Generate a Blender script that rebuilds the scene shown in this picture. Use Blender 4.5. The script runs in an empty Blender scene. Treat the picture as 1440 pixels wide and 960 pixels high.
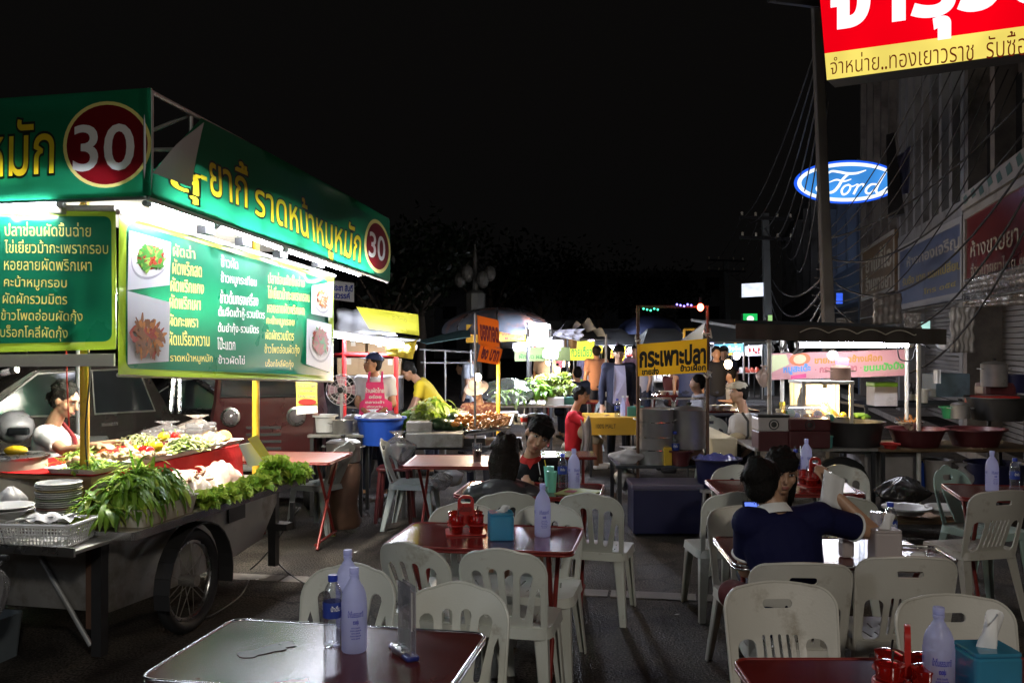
import bpy, bmesh, math, random
from mathutils import Vector, Matrix, geometry
V = Vector
rnd = random.Random(7)
R = math.radians
sc = bpy.context.scene
C = sc.collection

# ------------------------------------------------------------------ camera, night sky, exposure
FPX, CX, CY, EYE = 1300.0, 720.0, 480.0, 1.75
cam = bpy.data.objects.new('camera', bpy.data.cameras.new('camera')); C.objects.link(cam)
cam.location = (0, 0, EYE); cam.rotation_euler = (R(90), 0, 0)
cam.data.sensor_width = 36; cam.data.lens = 36 * FPX / 1440
cam.data.clip_start = .05; cam.data.clip_end = 600
sc.camera = cam
sc.render.resolution_x, sc.render.resolution_y = 1024, 682
world = bpy.data.worlds.new('World'); sc.world = world; world.use_nodes = True
wn = world.node_tree.nodes; wb = wn['Background']
sky = wn.new('ShaderNodeTexSky'); sky.sky_type = 'NISHITA'; sky.sun_disc = False
sky.sun_elevation = R(-4); sky.sun_rotation = R(200); sky.air_density = 2; sky.dust_density = 4
wmix = wn.new('ShaderNodeMixRGB'); wmix.blend_type = 'ADD'; wmix.inputs[0].default_value = 1
wmix.inputs[2].default_value = (.05, .047, .046, 1)
world.node_tree.links.new(sky.outputs[0], wmix.inputs[1])
world.node_tree.links.new(wmix.outputs[0], wb.inputs[0])
wb.inputs[1].default_value = .05
sc.view_settings.view_transform = 'Standard'; sc.view_settings.look = 'None'
sc.view_settings.exposure = 0; sc.view_settings.gamma = 1
cy = sc.cycles
cy.max_bounces = 6; cy.diffuse_bounces = 3; cy.glossy_bounces = 3; cy.transmission_bounces = 4; cy.transparent_max_bounces = 10
cy.caustics_reflective = False; cy.caustics_refractive = False
cy.sample_clamp_indirect = 3; cy.use_denoising = True

def lamp(kind, name, loc, energy, color, size=.1, rot=None, spot=None):
    l = bpy.data.lights.new(name, kind); l.energy = energy; l.color = color
    if kind == 'AREA': l.size = size
    elif kind in ('POINT', 'SPOT'): l.shadow_soft_size = size
    if spot: l.spot_size = R(spot); l.spot_blend = .6
    o = bpy.data.objects.new(name, l); C.objects.link(o); o.location = loc
    if rot: o.rotation_euler = rot
    return o

# bare fill lights, added: behind the camera, left of it, aimed at shop row
lamp('AREA', 'camera_fill_light', (1.5, -3.2, 4.6), 145, (1, .92, .81), .5, (R(52), 0, R(2)))
lamp('AREA', 'left_fill_light', (-3.2, .2, 2.6), 26, (.88, .92, 1), .9, (R(42), 0, R(-58)))
lamp('SPOT', 'shop_row_fill_light', (1.0, 2.5, 6.5), 600, (1, .9, .8), .3, (R(85), 0, R(-34)), 62)

# ------------------------------------------------------------------ where things stand
TH = R(13); SU, CU = math.sin(TH), math.cos(TH)          # street direction u, across v
def ST(s, t, z=0): return V((s*SU + t*CU, s*CU - t*SU, z))
def ray(px, py): return V(((px-CX)/FPX, 1, (CY-py)/FPX))
def at(px, py, Y): d = ray(px, py); return V((d.x*Y, Y, EYE + d.z*Y))
def on_t(px, py, t): d = ray(px, py); return at(px, py, t/(d.x*CU - SU))
def on_s(px, py, s): d = ray(px, py); return at(px, py, s/(d.x*SU + CU))
def on_z(px, py, z): d = ray(px, py); return at(px, py, (z-EYE)/d.z)

# ------------------------------------------------------------------ objects
def tag(o, label, cat, group=None, kind=None):
    if label: o['label'] = label
    if cat: o['category'] = cat
    if group: o['group'] = group
    if kind: o['kind'] = kind
    return o
def thing(name, label, cat, loc=(0, 0, 0), rz=0, group=None):
    o = bpy.data.objects.new(name, None); C.objects.link(o); o.empty_display_size = .1
    o.location = loc; o.rotation_euler = (0, 0, rz)
    return tag(o, label, cat, group)
def copy_tree(o, parent=None):
    c = o.copy(); C.objects.link(c)
    if parent: c.parent = parent
    for ch in list(o.children): copy_tree(ch, c)
    return c
def dup(o, loc, rz=0, label=None, group=None):
    c = copy_tree(o); c.location = loc; c.rotation_euler = (0, 0, rz)
    if label: c['label'] = label
    if group: c['group'] = group
    return c

def wmat(o):
    m = Matrix.Translation(o.location) @ o.rotation_euler.to_matrix().to_4x4()
    return wmat(o.parent) @ m if o.parent else m
class MB:
    """collects shapes, then links them as ONE mesh object"""
    def __init__(s): s.bm = bmesh.new(); s.M = Matrix(); s.mi = 0
    def vs(s, pts): return [s.bm.verts.new(s.M @ V(p)) for p in pts]
    def f(s, vv):
        try: x = s.bm.faces.new(vv); x.material_index = s.mi; return x
        except ValueError: return None
    def quad(s, a, b, c, d): s.f(s.vs([a, b, c, d])); return s
    def poly(s, pts): s.f(s.vs(pts)); return s
    def box(s, c, d, rz=0, bev=0, rot=None):
        m = s.M @ Matrix.Translation(V(c)) @ (rot if rot else Matrix.Rotation(rz, 4, 'Z')) @ Matrix.Diagonal((d[0], d[1], d[2], 1))
        r = bmesh.ops.create_cube(s.bm, size=1, matrix=m)
        fs = set(f for v in r['verts'] for f in v.link_faces)
        for f in fs: f.material_index = s.mi
        if bev:
            es = list(set(e for v in r['verts'] for e in v.link_edges))
            q = bmesh.ops.bevel(s.bm, geom=es, offset=bev, segments=2, affect='EDGES', profile=.6)
            for f in q['faces']: f.material_index = s.mi
        return s
    def ring(s, c, ax, ay, r, n, ry=None): return s.vs([c + ax*(r*math.cos(2*math.pi*i/n)) + ay*((ry or r)*math.sin(2*math.pi*i/n)) for i in range(n)])
    def skin(s, rings, cap=True):
        n = len(rings[0])
        for a, b in zip(rings, rings[1:]):
            for i in range(n): s.f([a[i], a[(i+1) % n], b[(i+1) % n], b[i]])
        if cap: s.f(list(reversed(rings[0]))); s.f(rings[-1])
        return s
    def tube(s, p0, p1, r0, r1=None, n=10, cap=True):
        p0, p1 = V(p0), V(p1); r1 = r0 if r1 is None else r1
        d = (p1-p0).normalized(); ax = d.orthogonal().normalized(); ay = d.cross(ax)
        return s.skin([s.ring(p0, ax, ay, r0, n), s.ring(p1, ax, ay, r1, n)], cap)
    def path(s, pts, r, n=6, cap=True, closed=False):
        pts = [V(p) for p in pts]; m = len(pts); rings = []; ax = None
        for i, p in enumerate(pts):
            d = (pts[(i+1) % m] - pts[i-1]) if closed else (pts[min(i+1, m-1)] - pts[max(i-1, 0)])
            if d.length < 1e-9: d = V((0, 0, 1))
            d.normalize()
            ax = d.orthogonal().normalized() if ax is None else (ax - d*ax.dot(d)).normalized()
            rr = r[i] if isinstance(r, (list, tuple)) else r
            rings.append(s.ring(p, ax, d.cross(ax), rr, n))
        if closed: rings.append(rings[0]); cap = False
        return s.skin(rings, cap)
    def lathe(s, prof, c=(0, 0, 0), n=20, sx=1, sy=1, cap=True):
        c = V(c); rings = [s.vs([c + V((r*sx*math.cos(2*math.pi*i/n), r*sy*math.sin(2*math.pi*i/n), z)) for i in range(n)]) for r, z in prof]
        return s.skin(rings, cap)
    def ball(s, c, r, seg=12, rings=8, rot=None):
        if not isinstance(r, (tuple, list, Vector)): r = (r, r, r)
        m = s.M @ Matrix.Translation(V(c)) @ (rot if rot else Matrix()) @ Matrix.Diagonal((r[0], r[1], r[2], 1)); nv = s.bm.verts.new
        top, bot = nv(m @ V((0, 0, 1))), nv(m @ V((0, 0, -1)))
        rg = [[nv(m @ V((math.sin(math.pi*j/rings)*math.cos(6.28319*i/seg), math.sin(math.pi*j/rings)*math.sin(6.28319*i/seg), math.cos(math.pi*j/rings)))) for i in range(seg)] for j in range(1, rings)]
        for i in range(seg):
            k = (i+1) % seg; s.f([top, rg[0][i], rg[0][k]]); s.f([bot, rg[-1][k], rg[-1][i]])
            for a, b in zip(rg, rg[1:]): s.f([a[i], b[i], b[k], a[k]])
        return s
    def capsule(s, p0, p1, r0, r1=None, n=12):
        p0, p1 = V(p0), V(p1); r1 = r0 if r1 is None else r1
        s.ball(p0, r0, n, 8); s.ball(p1, r1, n, 8)
        if (p1-p0).length > 1e-5: s.tube(p0, p1, r0, r1, n)
        return s
    def grid(s, fn, nu, nv, closed_u=False):
        g = [[None]*(nv+1) for _ in range(nu+1)]
        for i in range(nu+1):
            for j in range(nv+1):
                g[i][j] = g[0][j] if (closed_u and i == nu) else s.vs([fn(i/nu, j/nv)])[0]
        for i in range(nu):
            for j in range(nv): s.f([g[i][j], g[i+1][j], g[i+1][j+1], g[i][j+1]])
        return s
    def prism(s, pts, d):
        """polygon pts extruded by vector d"""
        a = s.vs(pts); b = s.vs([V(p) + V(d) for p in pts]); n = len(pts)
        s.f(list(reversed(a))); s.f(b)
        for i in range(n): s.f([a[i], a[(i+1) % n], b[(i+1) % n], b[i]])
        return s
    def tris(s, pts, tri):
        v = s.vs(pts)
        for t in tri: s.f([v[i] for i in t])
        return s
    def build(s, name, mat, parent=None, smooth=None, world=False, label=None, bevel=0):
        bmesh.ops.recalc_face_normals(s.bm, faces=s.bm.faces)
        me = bpy.data.meshes.new(name)
        if world and parent is not None:
            s.bm.transform(wmat(parent).inverted())
        s.bm.to_mesh(me); s.bm.free()
        for m in (mat if isinstance(mat, (list, tuple)) else [mat]): me.materials.append(m)
        if smooth is not None:
            me.polygons.foreach_set('use_smooth', [True]*len(me.polygons))
            if smooth < 180: me.set_sharp_from_angle(angle=R(smooth))
        o = bpy.data.objects.new(name, me); C.objects.link(o)
        if bevel:
            b = o.modifiers.new('bevel', 'BEVEL'); b.width = bevel; b.segments = 2; b.limit_method = 'ANGLE'
        if parent is not None: o.parent = parent
        if label: o['label'] = label
        return o
def struct(mb, name, mat, **k): o = mb.build(name, mat, **k); o['kind'] = 'structure'; return o

def rrect(w, h, r, n=6):
    pts = []
    for cx, cy_, a0 in ((w/2-r, h/2-r, 0), (-w/2+r, h/2-r, 90), (-w/2+r, -h/2+r, 180), (w/2-r, -h/2+r, 270)):
        for i in range(n+1):
            a = R(a0 + 90*i/n); pts.append((cx + r*math.cos(a), cy_ + r*math.sin(a)))
    return pts
def inside(p, poly):
    x, y = p; c = False; n = len(poly); j = n-1
    for i in range(n):
        xi, yi = poly[i]; xj, yj = poly[j]
        if (yi > y) != (yj > y) and x < (xj-xi)*(y-yi)/(yj-yi)+xi: c = not c
        j = i
    return c
def wind(p, loops):
    x, y = p; w = 0
    for L, (x0_, y0_, x1_, y1_) in loops:
        if x < x0_ or x > x1_ or y < y0_ or y > y1_: continue
        n = len(L)
        for i in range(n):
            x0, y0 = L[i]; x1, y1 = L[(i+1) % n]
            if y0 <= y < y1 and (x1-x0)*(y-y0)-(x-x0)*(y1-y0) > 0: w += 1
            elif y1 <= y < y0 and (x1-x0)*(y-y0)-(x-x0)*(y1-y0) < 0: w -= 1
    return w
def fill2d(loops, keep, extra=()):
    vs, es = [], []
    for L in loops:
        b = len(vs); n = len(L); vs += [V(p) for p in L]; es += [(b+i, b+(i+1) % n) for i in range(n)]
    vs += [V(p) for p in extra]
    ov, oe, of, *_ = geometry.delaunay_2d_cdt(vs, es, [], 0, 1e-6)
    tri = []
    for t in of:
        c = (ov[t[0]] + ov[t[1]] + ov[t[2]]) / 3
        if keep((c.x, c.y)): tri.append(tuple(t))
    return [(p.x, p.y) for p in ov], tri
def plate(mb, outline, holes, mp, thick, step=.05):
    """sheet with holes, mapped into space by mp(x, y), with thickness"""
    xs = [p[0] for p in outline]; ys = [p[1] for p in outline]
    ok = lambda p: inside(p, outline) and not any(inside(p, h) for h in holes)
    ex = []; x = min(xs)
    while x < max(xs):
        y = min(ys)
        while y < max(ys):
            if ok((x, y)): ex.append((x + .001, y + .0013))
            y += step
        x += step
    pts, tri = fill2d([outline] + list(holes), ok, ex)
    def nrm(x, y):
        e = .004; a = V(mp(x+e, y)) - V(mp(x-e, y)); b = V(mp(x, y+e)) - V(mp(x, y-e)); return a.cross(b).normalized()
    top = [V(mp(*p)) + nrm(*p)*thick/2 for p in pts]; bot = [V(mp(*p)) - nrm(*p)*thick/2 for p in pts]
    a = mb.vs(top); b = mb.vs(bot); cnt = {}
    for t in tri:
        mb.f([a[i] for i in t]); mb.f([b[i] for i in reversed(t)])
        for i in range(3):
            k = (t[i], t[(i+1) % 3]); cnt[tuple(sorted(k))] = cnt.get(tuple(sorted(k)), []) + [k]
    for ks in cnt.values():
        if len(ks) == 1: i, j = ks[0]; mb.f([a[j], a[i], b[i], b[j]])
    return mb

# ------------------------------------------------------------------ lettering
_tc, _tl = {}, {}
def glyphs(s, off=0.0):
    k = (s, off)
    if k in _tc: return _tc[k]
    loops = gloops(s, off)
    lb = boxed(loops)
    pts, tri = fill2d(loops, lambda p: wind(p, lb) != 0)
    bx = (min(p[0] for p in pts), min(p[1] for p in pts), max(p[0] for p in pts), max(p[1] for p in pts))
    _tc[k] = (pts, tri, bx); return _tc[k]
def boxed(loops): return [(L, (min(p[0] for p in L), min(p[1] for p in L), max(p[0] for p in L), max(p[1] for p in L))) for L in loops]
def gloops(s, off=0.0):
    k = (s, off)
    if k in _tl: return _tl[k]
    c = bpy.data.curves.new('lettering', 'FONT'); c.body = s; c.size = 1; c.fill_mode = 'NONE'; c.resolution_u = 4
    o = bpy.data.objects.new('lettering', c); C.objects.link(o)
    me = bpy.data.meshes.new_from_object(o.evaluated_get(bpy.context.evaluated_depsgraph_get()))
    bpy.data.objects.remove(o); bpy.data.curves.remove(c)
    nb = {}
    for e in me.edges:
        i, j = e.vertices; nb.setdefault(i, []).append(j); nb.setdefault(j, []).append(i)
    co = [(v.co.x, v.co.y) for v in me.vertices]; seen = set(); loops = []
    for i in range(len(co)):
        if i in seen or i not in nb: continue
        L = [i]; seen.add(i); nx = min(nb[i], key=lambda q: 0 if q == i+1 else 1)
        while nx not in seen:
            L.append(nx); seen.add(nx)
            c2 = [q for q in nb[nx] if q not in seen]
            if not c2: break
            nx = c2[0]
        if len(L) > 2: loops.append([co[q] for q in L])
    bpy.data.meshes.remove(me)
    if off:
        ar = lambda L: sum(L[i][0]*L[(i+1) % len(L)][1] - L[(i+1) % len(L)][0]*L[i][1] for i in range(len(L)))
        sg = 1 if ar(max(loops, key=lambda L: abs(ar(L)))) > 0 else -1; out = []
        for L in loops:
            L = [p for i, p in enumerate(L) if (p[0]-L[i-1][0])**2 + (p[1]-L[i-1][1])**2 > 1e-7]; n = len(L); Q = []
            for i in range(n):
                a, b, c = V(L[i-1]), V(L[i]), V(L[(i+1) % n]); d1 = (b-a).normalized(); d2 = (c-b).normalized()
                n1 = V((d1.y, -d1.x)); n2 = V((d2.y, -d2.x)); h = n1+n2; h = h/max(h.length_squared/2, .5) if h.length > 1e-4 else n1
                q = b + h*off*sg; Q.append((q.x, q.y))
            if len(Q) > 2: out.append(Q)
        loops = out
    _tl[k] = loops; return loops
def bil(q, u, v):
    a, b, c, d = q      # TL TR BR BL, v down
    return (a*(1-u) + b*u)*(1-v) + (d*(1-u) + c*u)*v
def qn(q):
    n = (q[1]-q[0]).cross(q[3]-q[0]).normalized()
    return n if n.dot(V((0, 0, EYE)) - q[0]) > 0 else -n
def letter(mb, s, q, lift=.004, off=0.0, ref=None):
    """write s into the 3-D quad q (TL TR BR BL)"""
    pts, tri, bx = glyphs(s, off)
    b = ref or glyphs(s, 0)[2]; n = qn(q)*lift
    mb.tris([bil(q, (x-b[0])/(b[2]-b[0]), (b[3]-y)/(b[3]-b[1])) + n for x, y in pts], tri)
    return mb
def printed_sheet(outline, items, amp=.006, step=.08, seed=0, wob=(9, 7)):
    """one rippled sheet with its print: outline = 3-D points (TL TR .. BL order), items = [(kind, data, 3-D quad, off, material index)], first match wins"""
    o = outline[0]; ex = outline[1] - o; ex.z = 0; ex.normalize(); ez = V((0, 0, 1)); n = ex.cross(ez)
    if n.dot(V((0, 0, EYE)) - o) < 0: n = -n
    to2 = lambda p: ((p-o).dot(ex), (p-o).z)
    out = [to2(p) for p in outline]; loops = [out]; tests = []
    for kind, data, q, off, mi in items:
        if kind == 'text':
            b = None; L0 = gloops(data, 0); b = (min(p[0] for L in L0 for p in L), min(p[1] for L in L0 for p in L), max(p[0] for L in L0 for p in L), max(p[1] for L in L0 for p in L))
            LL = [[to2(bil(q, (x-b[0])/(b[2]-b[0]), (b[3]-y)/(b[3]-b[1]))) for x, y in L] for L in gloops(data, off)]
            tests.append((boxed(LL), mi, True))
        elif kind == 'disc':
            LL = [[to2(bil(q, .5 + data*math.cos(6.2832*i/40), .5 + data*math.sin(6.2832*i/40))) for i in range(40)]]; tests.append((boxed(LL), mi, False))
        else:
            LL = [[to2(p) for p in q]]; tests.append((boxed(LL), mi, False))
        loops += LL
    xs = [p[0] for p in out]; ys = [p[1] for p in out]; ex_ = []
    x = min(xs)
    while x < max(xs):
        y = min(ys)
        while y < max(ys):
            if inside((x, y), out): ex_.append((x+.0017, y+.0013))
            y += step
        x += step
    pts, tri = fill2d(loops, lambda p: inside(p, out), ex_)
    r = random.Random(seed); a, b_, c_ = r.random()*6, r.random()*6, r.random()*6
    mb = MB(); vv = mb.vs([o + ex*x + ez*y + n*amp*(math.sin(x*wob[0]+a+y*3)*.5 + math.sin(y*wob[1]+b_+x*2.3)*.5 + .5*math.sin((x+y)*4.1+c_)) for x, y in pts])
    for t in tri:
        cx = sum(pts[i][0] for i in t)/3; cy_ = sum(pts[i][1] for i in t)/3; mb.mi = 0
        for lb, mi, wd in tests:
            if (wind((cx, cy_), lb) != 0) if wd else any(b[1][0] <= cx <= b[1][2] and b[1][1] <= cy_ <= b[1][3] and inside((cx, cy_), b[0]) for b in lb): mb.mi = mi; break
        mb.f([vv[i] for i in t])
    return mb
def stroke2d(pts, w):
    """a thick 2-D pen stroke as a strip: list of quads"""
    out = []; P = [V((p[0], p[1])) for p in pts]
    L, Rr = [], []
    for i, p in enumerate(P):
        d = P[min(i+1, len(P)-1)] - P[max(i-1, 0)]; d = V((0, 1)) if d.length < 1e-9 else d.normalized()
        n = V((-d.y, d.x)); ww = w[i] if isinstance(w, (list, tuple)) else w
        L.append(p + n*ww/2); Rr.append(p - n*ww/2)
    return L, Rr
def smooth_pts(pts, k=6):
    """Catmull-Rom through pts"""
    out = []; n = len(pts)
    for i in range(n-1):
        p0, p1, p2, p3 = (V(pts[max(i-1, 0)]), V(pts[i]), V(pts[i+1]), V(pts[min(i+2, n-1)]))
        for j in range(k):
            t = j/k
            out.append(.5*((2*p1) + (p2-p0)*t + (2*p0-5*p1+4*p2-p3)*t*t + (3*p1-p0-3*p2+p3)*t**3))
    out.append(V(pts[-1])); return out

# ------------------------------------------------------------------ materials
def newmat(name):
    m = bpy.data.materials.new(name); m.use_nodes = True; nt = m.node_tree
    return m, nt, nt.nodes, nt.links, nt.nodes['Principled BSDF']
def mat(name, col, rough=.5, metal=0, var=.15, scale=8, bump=0, bscale=40, spec=.5, coat=0, dirt=None, dscale=3, dthr=.55, sss=0, rvar=.1, rand=0):
    m, nt, n, l, b = newmat(name)
    tc = n.new('ShaderNodeTexCoord')
    nz = n.new('ShaderNodeTexNoise'); nz.inputs['Scale'].default_value = scale; nz.inputs['Detail'].default_value = 4
    if rand:
        oi = n.new('ShaderNodeObjectInfo'); va = n.new('ShaderNodeVectorMath'); va.operation = 'MULTIPLY_ADD'; l.new(oi.outputs['Random'], va.inputs[0]); va.inputs[1].default_value = (37, 53, 71); l.new(tc.outputs['Object'], va.inputs[2]); tco = va.outputs[0]
    else: tco = tc.outputs['Object']
    l.new(tco, nz.inputs['Vector'])
    mx = n.new('ShaderNodeMixRGB'); mx.blend_type = 'MIX'
    c = V(col[:3]); lo = c*(1-var); hi = c*(1+var)
    mx.inputs[1].default_value = (*lo, 1); mx.inputs[2].default_value = (*[min(x, 1) for x in hi], 1)
    l.new(nz.outputs['Fac'], mx.inputs[0]); out = mx.outputs[0]
    if dirt:
        nd = n.new('ShaderNodeTexNoise'); nd.inputs['Scale'].default_value = dscale; nd.inputs['Detail'].default_value = 7; nd.inputs['Roughness'].default_value = .65
        l.new(tco, nd.inputs['Vector'])
        rp = n.new('ShaderNodeValToRGB'); rp.color_ramp.elements[0].position = dthr; rp.color_ramp.elements[1].position = min(dthr+.18, 1)
        l.new(nd.outputs['Fac'], rp.inputs[0])
        m2 = n.new('ShaderNodeMixRGB'); l.new(rp.outputs[0], m2.inputs[0]); l.new(out, m2.inputs[1]); m2.inputs[2].default_value = (*dirt, 1); out = m2.outputs[0]
    if rand:
        oi = n.new('ShaderNodeObjectInfo'); mq = n.new('ShaderNodeMapRange'); mq.inputs['To Min'].default_value = 1-rand; mq.inputs['To Max'].default_value = 1+rand*.5
        l.new(oi.outputs['Random'], mq.inputs['Value']); vm = n.new('ShaderNodeVectorMath'); vm.operation = 'SCALE'; l.new(out, vm.inputs[0]); l.new(mq.outputs[0], vm.inputs['Scale']); out = vm.outputs[0]
    l.new(out, b.inputs['Base Color'])
    mr = n.new('ShaderNodeMapRange'); mr.inputs['To Min'].default_value = max(rough-rvar, .02); mr.inputs['To Max'].default_value = min(rough+rvar, 1)
    l.new(nz.outputs['Fac'], mr.inputs['Value']); l.new(mr.outputs[0], b.inputs['Roughness'])
    b.inputs['Metallic'].default_value = metal; b.inputs['Specular IOR Level'].default_value = spec
    b.inputs['Coat Weight'].default_value = coat; b.inputs['Coat Roughness'].default_value = .06
    if sss: b.inputs['Subsurface Weight'].default_value = sss; b.inputs['Subsurface Radius'].default_value = (.02, .008, .004)
    if bump:
        nb = n.new('ShaderNodeTexNoise'); nb.inputs['Scale'].default_value = bscale; nb.inputs['Detail'].default_value = 5
        l.new(tc.outputs['Object'], nb.inputs['Vector'])
        bp = n.new('ShaderNodeBump'); bp.inputs['Strength'].default_value = bump; bp.inputs['Distance'].default_value = .01
        l.new(nb.outputs['Fac'], bp.inputs['Height']); l.new(bp.outputs[0], b.inputs['Normal'])
    return m
def emit(name, col, st, var=0.0, scale=1.5):
    m, nt, n, l, b = newmat(name); n.remove(b)
    e = n.new('ShaderNodeEmission'); e.inputs[0].default_value = (*col, 1); e.inputs[1].default_value = st
    if var:
        tc = n.new('ShaderNodeTexCoord'); nz = n.new('ShaderNodeTexNoise'); nz.inputs['Scale'].default_value = scale; nz.inputs['Detail'].default_value = 1
        l.new(tc.outputs['Object'], nz.inputs['Vector'])
        mr = n.new('ShaderNodeMapRange'); mr.inputs['From Min'].default_value = .3; mr.inputs['From Max'].default_value = .7
        mr.inputs['To Min'].default_value = st*(1-var); mr.inputs['To Max'].default_value = st*(1+var)
        l.new(nz.outputs['Fac'], mr.inputs['Value']); l.new(mr.outputs[0], e.inputs[1])
    l.new(e.outputs[0], n['Material Output'].inputs[0]); return m
def vinyl(name, col, trans=.35, rough=.3, bump=.25, bscale=2.5, spec=.4):
    """printed vinyl or cloth sheet: lets light through"""
    m = mat(name, col, rough, var=.05, scale=3, bump=bump, bscale=bscale, spec=spec)
    nt = m.node_tree; n, l = nt.nodes, nt.links; b = n['Principled BSDF']
    t = n.new('ShaderNodeBsdfTranslucent'); l.new(b.inputs['Base Color'].links[0].from_socket, t.inputs[0])
    mx = n.new('ShaderNodeMixShader'); mx.inputs[0].default_value = trans
    l.new(b.outputs[0], mx.inputs[1]); l.new(t.outputs[0], mx.inputs[2]); l.new(mx.outputs[0], n['Material Output'].inputs[0])
    return m
def clear(name, tint, gloss=.12, dens=.1, col=(.6, .6, .65)):
    """thin clear plastic or glass shell"""
    m, nt, n, l, b = newmat(name); n.remove(b)
    tr = n.new('ShaderNodeBsdfTransparent'); tr.inputs[0].default_value = (*tint, 1)
    gl = n.new('ShaderNodeBsdfGlossy'); gl.inputs[1].default_value = .06
    df = n.new('ShaderNodeBsdfTranslucent'); df.inputs[0].default_value = (*col, 1)
    d2 = n.new('ShaderNodeBsdfDiffuse'); d2.inputs[0].default_value = (*col, 1)
    md = n.new('ShaderNodeMixShader'); md.inputs[0].default_value = .5; l.new(df.outputs[0], md.inputs[1]); l.new(d2.outputs[0], md.inputs[2])
    m1 = n.new('ShaderNodeMixShader'); m1.inputs[0].default_value = dens
    l.new(tr.outputs[0], m1.inputs[1]); l.new(md.outputs[0], m1.inputs[2])
    fr = n.new('ShaderNodeLayerWeight'); fr.inputs[0].default_value = .35
    mr = n.new('ShaderNodeMapRange'); mr.inputs['To Min'].default_value = gloss*.5; mr.inputs['To Max'].default_value = min(gloss*4, .8)
    l.new(fr.outputs['Facing'], mr.inputs['Value'])
    m2 = n.new('ShaderNodeMixShader'); l.new(mr.outputs[0], m2.inputs[0]); l.new(m1.outputs[0], m2.inputs[1]); l.new(gl.outputs[0], m2.inputs[2])
    l.new(m2.outputs[0], n['Material Output'].inputs[0]); return m

M = {}
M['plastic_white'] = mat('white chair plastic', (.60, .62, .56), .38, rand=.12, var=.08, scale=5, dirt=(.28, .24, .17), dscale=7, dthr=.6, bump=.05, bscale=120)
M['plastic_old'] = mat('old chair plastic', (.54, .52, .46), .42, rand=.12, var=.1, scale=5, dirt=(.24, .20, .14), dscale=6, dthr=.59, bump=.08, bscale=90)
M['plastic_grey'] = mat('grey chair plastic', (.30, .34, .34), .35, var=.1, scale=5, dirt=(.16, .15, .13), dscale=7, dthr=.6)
M['plastic_mint'] = mat('pale green chair plastic', (.42, .58, .53), .33, var=.1, scale=5, dirt=(.14, .17, .15), dscale=7, dthr=.6)
M['table_red'] = mat('red lacquered table', (.13, .012, .010), .16, var=.15, scale=6, rvar=.07, coat=.4, dirt=(.06, .01, .008), dscale=5, dthr=.6)
M['table_brown'] = mat('brown lacquered table', (.10, .022, .018), .2, var=.2, scale=5, rvar=.09, coat=0, spec=.22, dirt=(.13, .06, .05), dscale=6, dthr=.62)
M['table_salmon'] = mat('worn salmon table', (.34, .13, .09), .45, var=.2, scale=6, dirt=(.2, .09, .07), dscale=5, dthr=.55)
M['steel'] = mat('brushed steel', (.55, .55, .54), .28, 1, var=.12, scale=14, rvar=.12, dirt=(.3, .28, .25), dscale=6, dthr=.62)
M['steel_pot'] = mat('used pot steel', (.62, .60, .57), .38, .8, var=.2, scale=9, rvar=.1, dirt=(.25, .21, .17), dscale=5, dthr=.58, bump=.1, bscale=8)
M['steel_dull'] = mat('dull galvanised sheet', (.36, .35, .33), .5, .6, var=.2, scale=5, bump=.15, bscale=6, dirt=(.17, .15, .12), dscale=3, dthr=.5)
M['steel_dark'] = mat('dark painted steel', (.04, .04, .042), .45, .3, var=.25, scale=9)
M['alu'] = mat('aluminium edge', (.75, .75, .75), .22, 1, var=.06)
M['rust'] = mat('rusty leg steel', (.13, .07, .045), .7, .3, var=.4, scale=12)
M['leg_red'] = mat('red table leg paint', (.20, .02, .015), .35, .1, var=.2, scale=10)
M['black'] = mat('black rubber', (.015, .015, .016), .7, var=.3, scale=20, bump=.2, bscale=60)
M['white'] = mat('white enamel', (.75, .75, .73), .35, var=.05)
M['offwhite'] = mat('cream plastic', (.62, .58, .47), .4, var=.1, dirt=(.4, .34, .22), dscale=5, dthr=.6)
M['paper'] = mat('white paper', (.75, .75, .74), .8, var=.04, bump=.2, bscale=15)
M['wood'] = mat('worn plank', (.22, .13, .07), .65, var=.35, scale=14)
M['yellow_paint'] = mat('chipped yellow paint', (.72, .42, .03), .45, var=.15, scale=9, dirt=(.25, .13, .04), dscale=11, dthr=.58)
M['white_paint'] = mat('white painted pole', (.7, .68, .62), .5, var=.1, scale=9, dirt=(.3, .16, .07), dscale=10, dthr=.6)
M['red_paint'] = mat('red painted pole', (.5, .02, .02), .4, var=.1, scale=9)
M['grey_pole'] = mat('galvanised pole', (.42, .43, .43), .45, .6, var=.2, scale=12)
M['blue_plastic'] = mat('blue plastic', (.02, .08, .45), .35, var=.12)
M['navy_plastic'] = mat('navy plastic', (.012, .013, .055), .4, var=.15, dirt=(.05, .05, .08), dscale=4, dthr=.6)
M['red_plastic'] = mat('red plastic', (.42, .025, .02), .35, var=.12)
M['maroon_plastic'] = mat('maroon plastic', (.085, .016, .018), .4, var=.15, dirt=(.1, .05, .045), dscale=4, dthr=.6)
M['dark_tub'] = mat('charcoal plastic', (.03, .028, .027), .45, var=.2)
M['green_plastic'] = mat('green plastic', (.03, .25, .09), .4, var=.15)
M['lime_plastic'] = mat('lime plastic', (.25, .55, .06), .4, var=.1)
M['teal_plastic'] = mat('teal plastic', (.09, .36, .33), .35, var=.1)
M['mint_plastic'] = mat('mint plastic', (.22, .70, .52), .35, var=.06)
M['bag'] = clear('thin plastic bag', (.8, .8, .82), .35, .35, (.75, .74, .74))
M['clear'] = clear('clear bottle plastic', (.93, .95, .98), .22, .06)
M['red_clear'] = clear('red clear plastic', (.9, .12, .06), .2, .35, (.8, .03, .015))
M['skyblue_clear'] = clear('sky blue clear plastic', (.25, .62, .8), .12, .7, (.10, .48, .70))
M['acrylic'] = clear('acrylic sheet', (.94, .94, .96), .25, .34, (.85, .84, .88))
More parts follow.
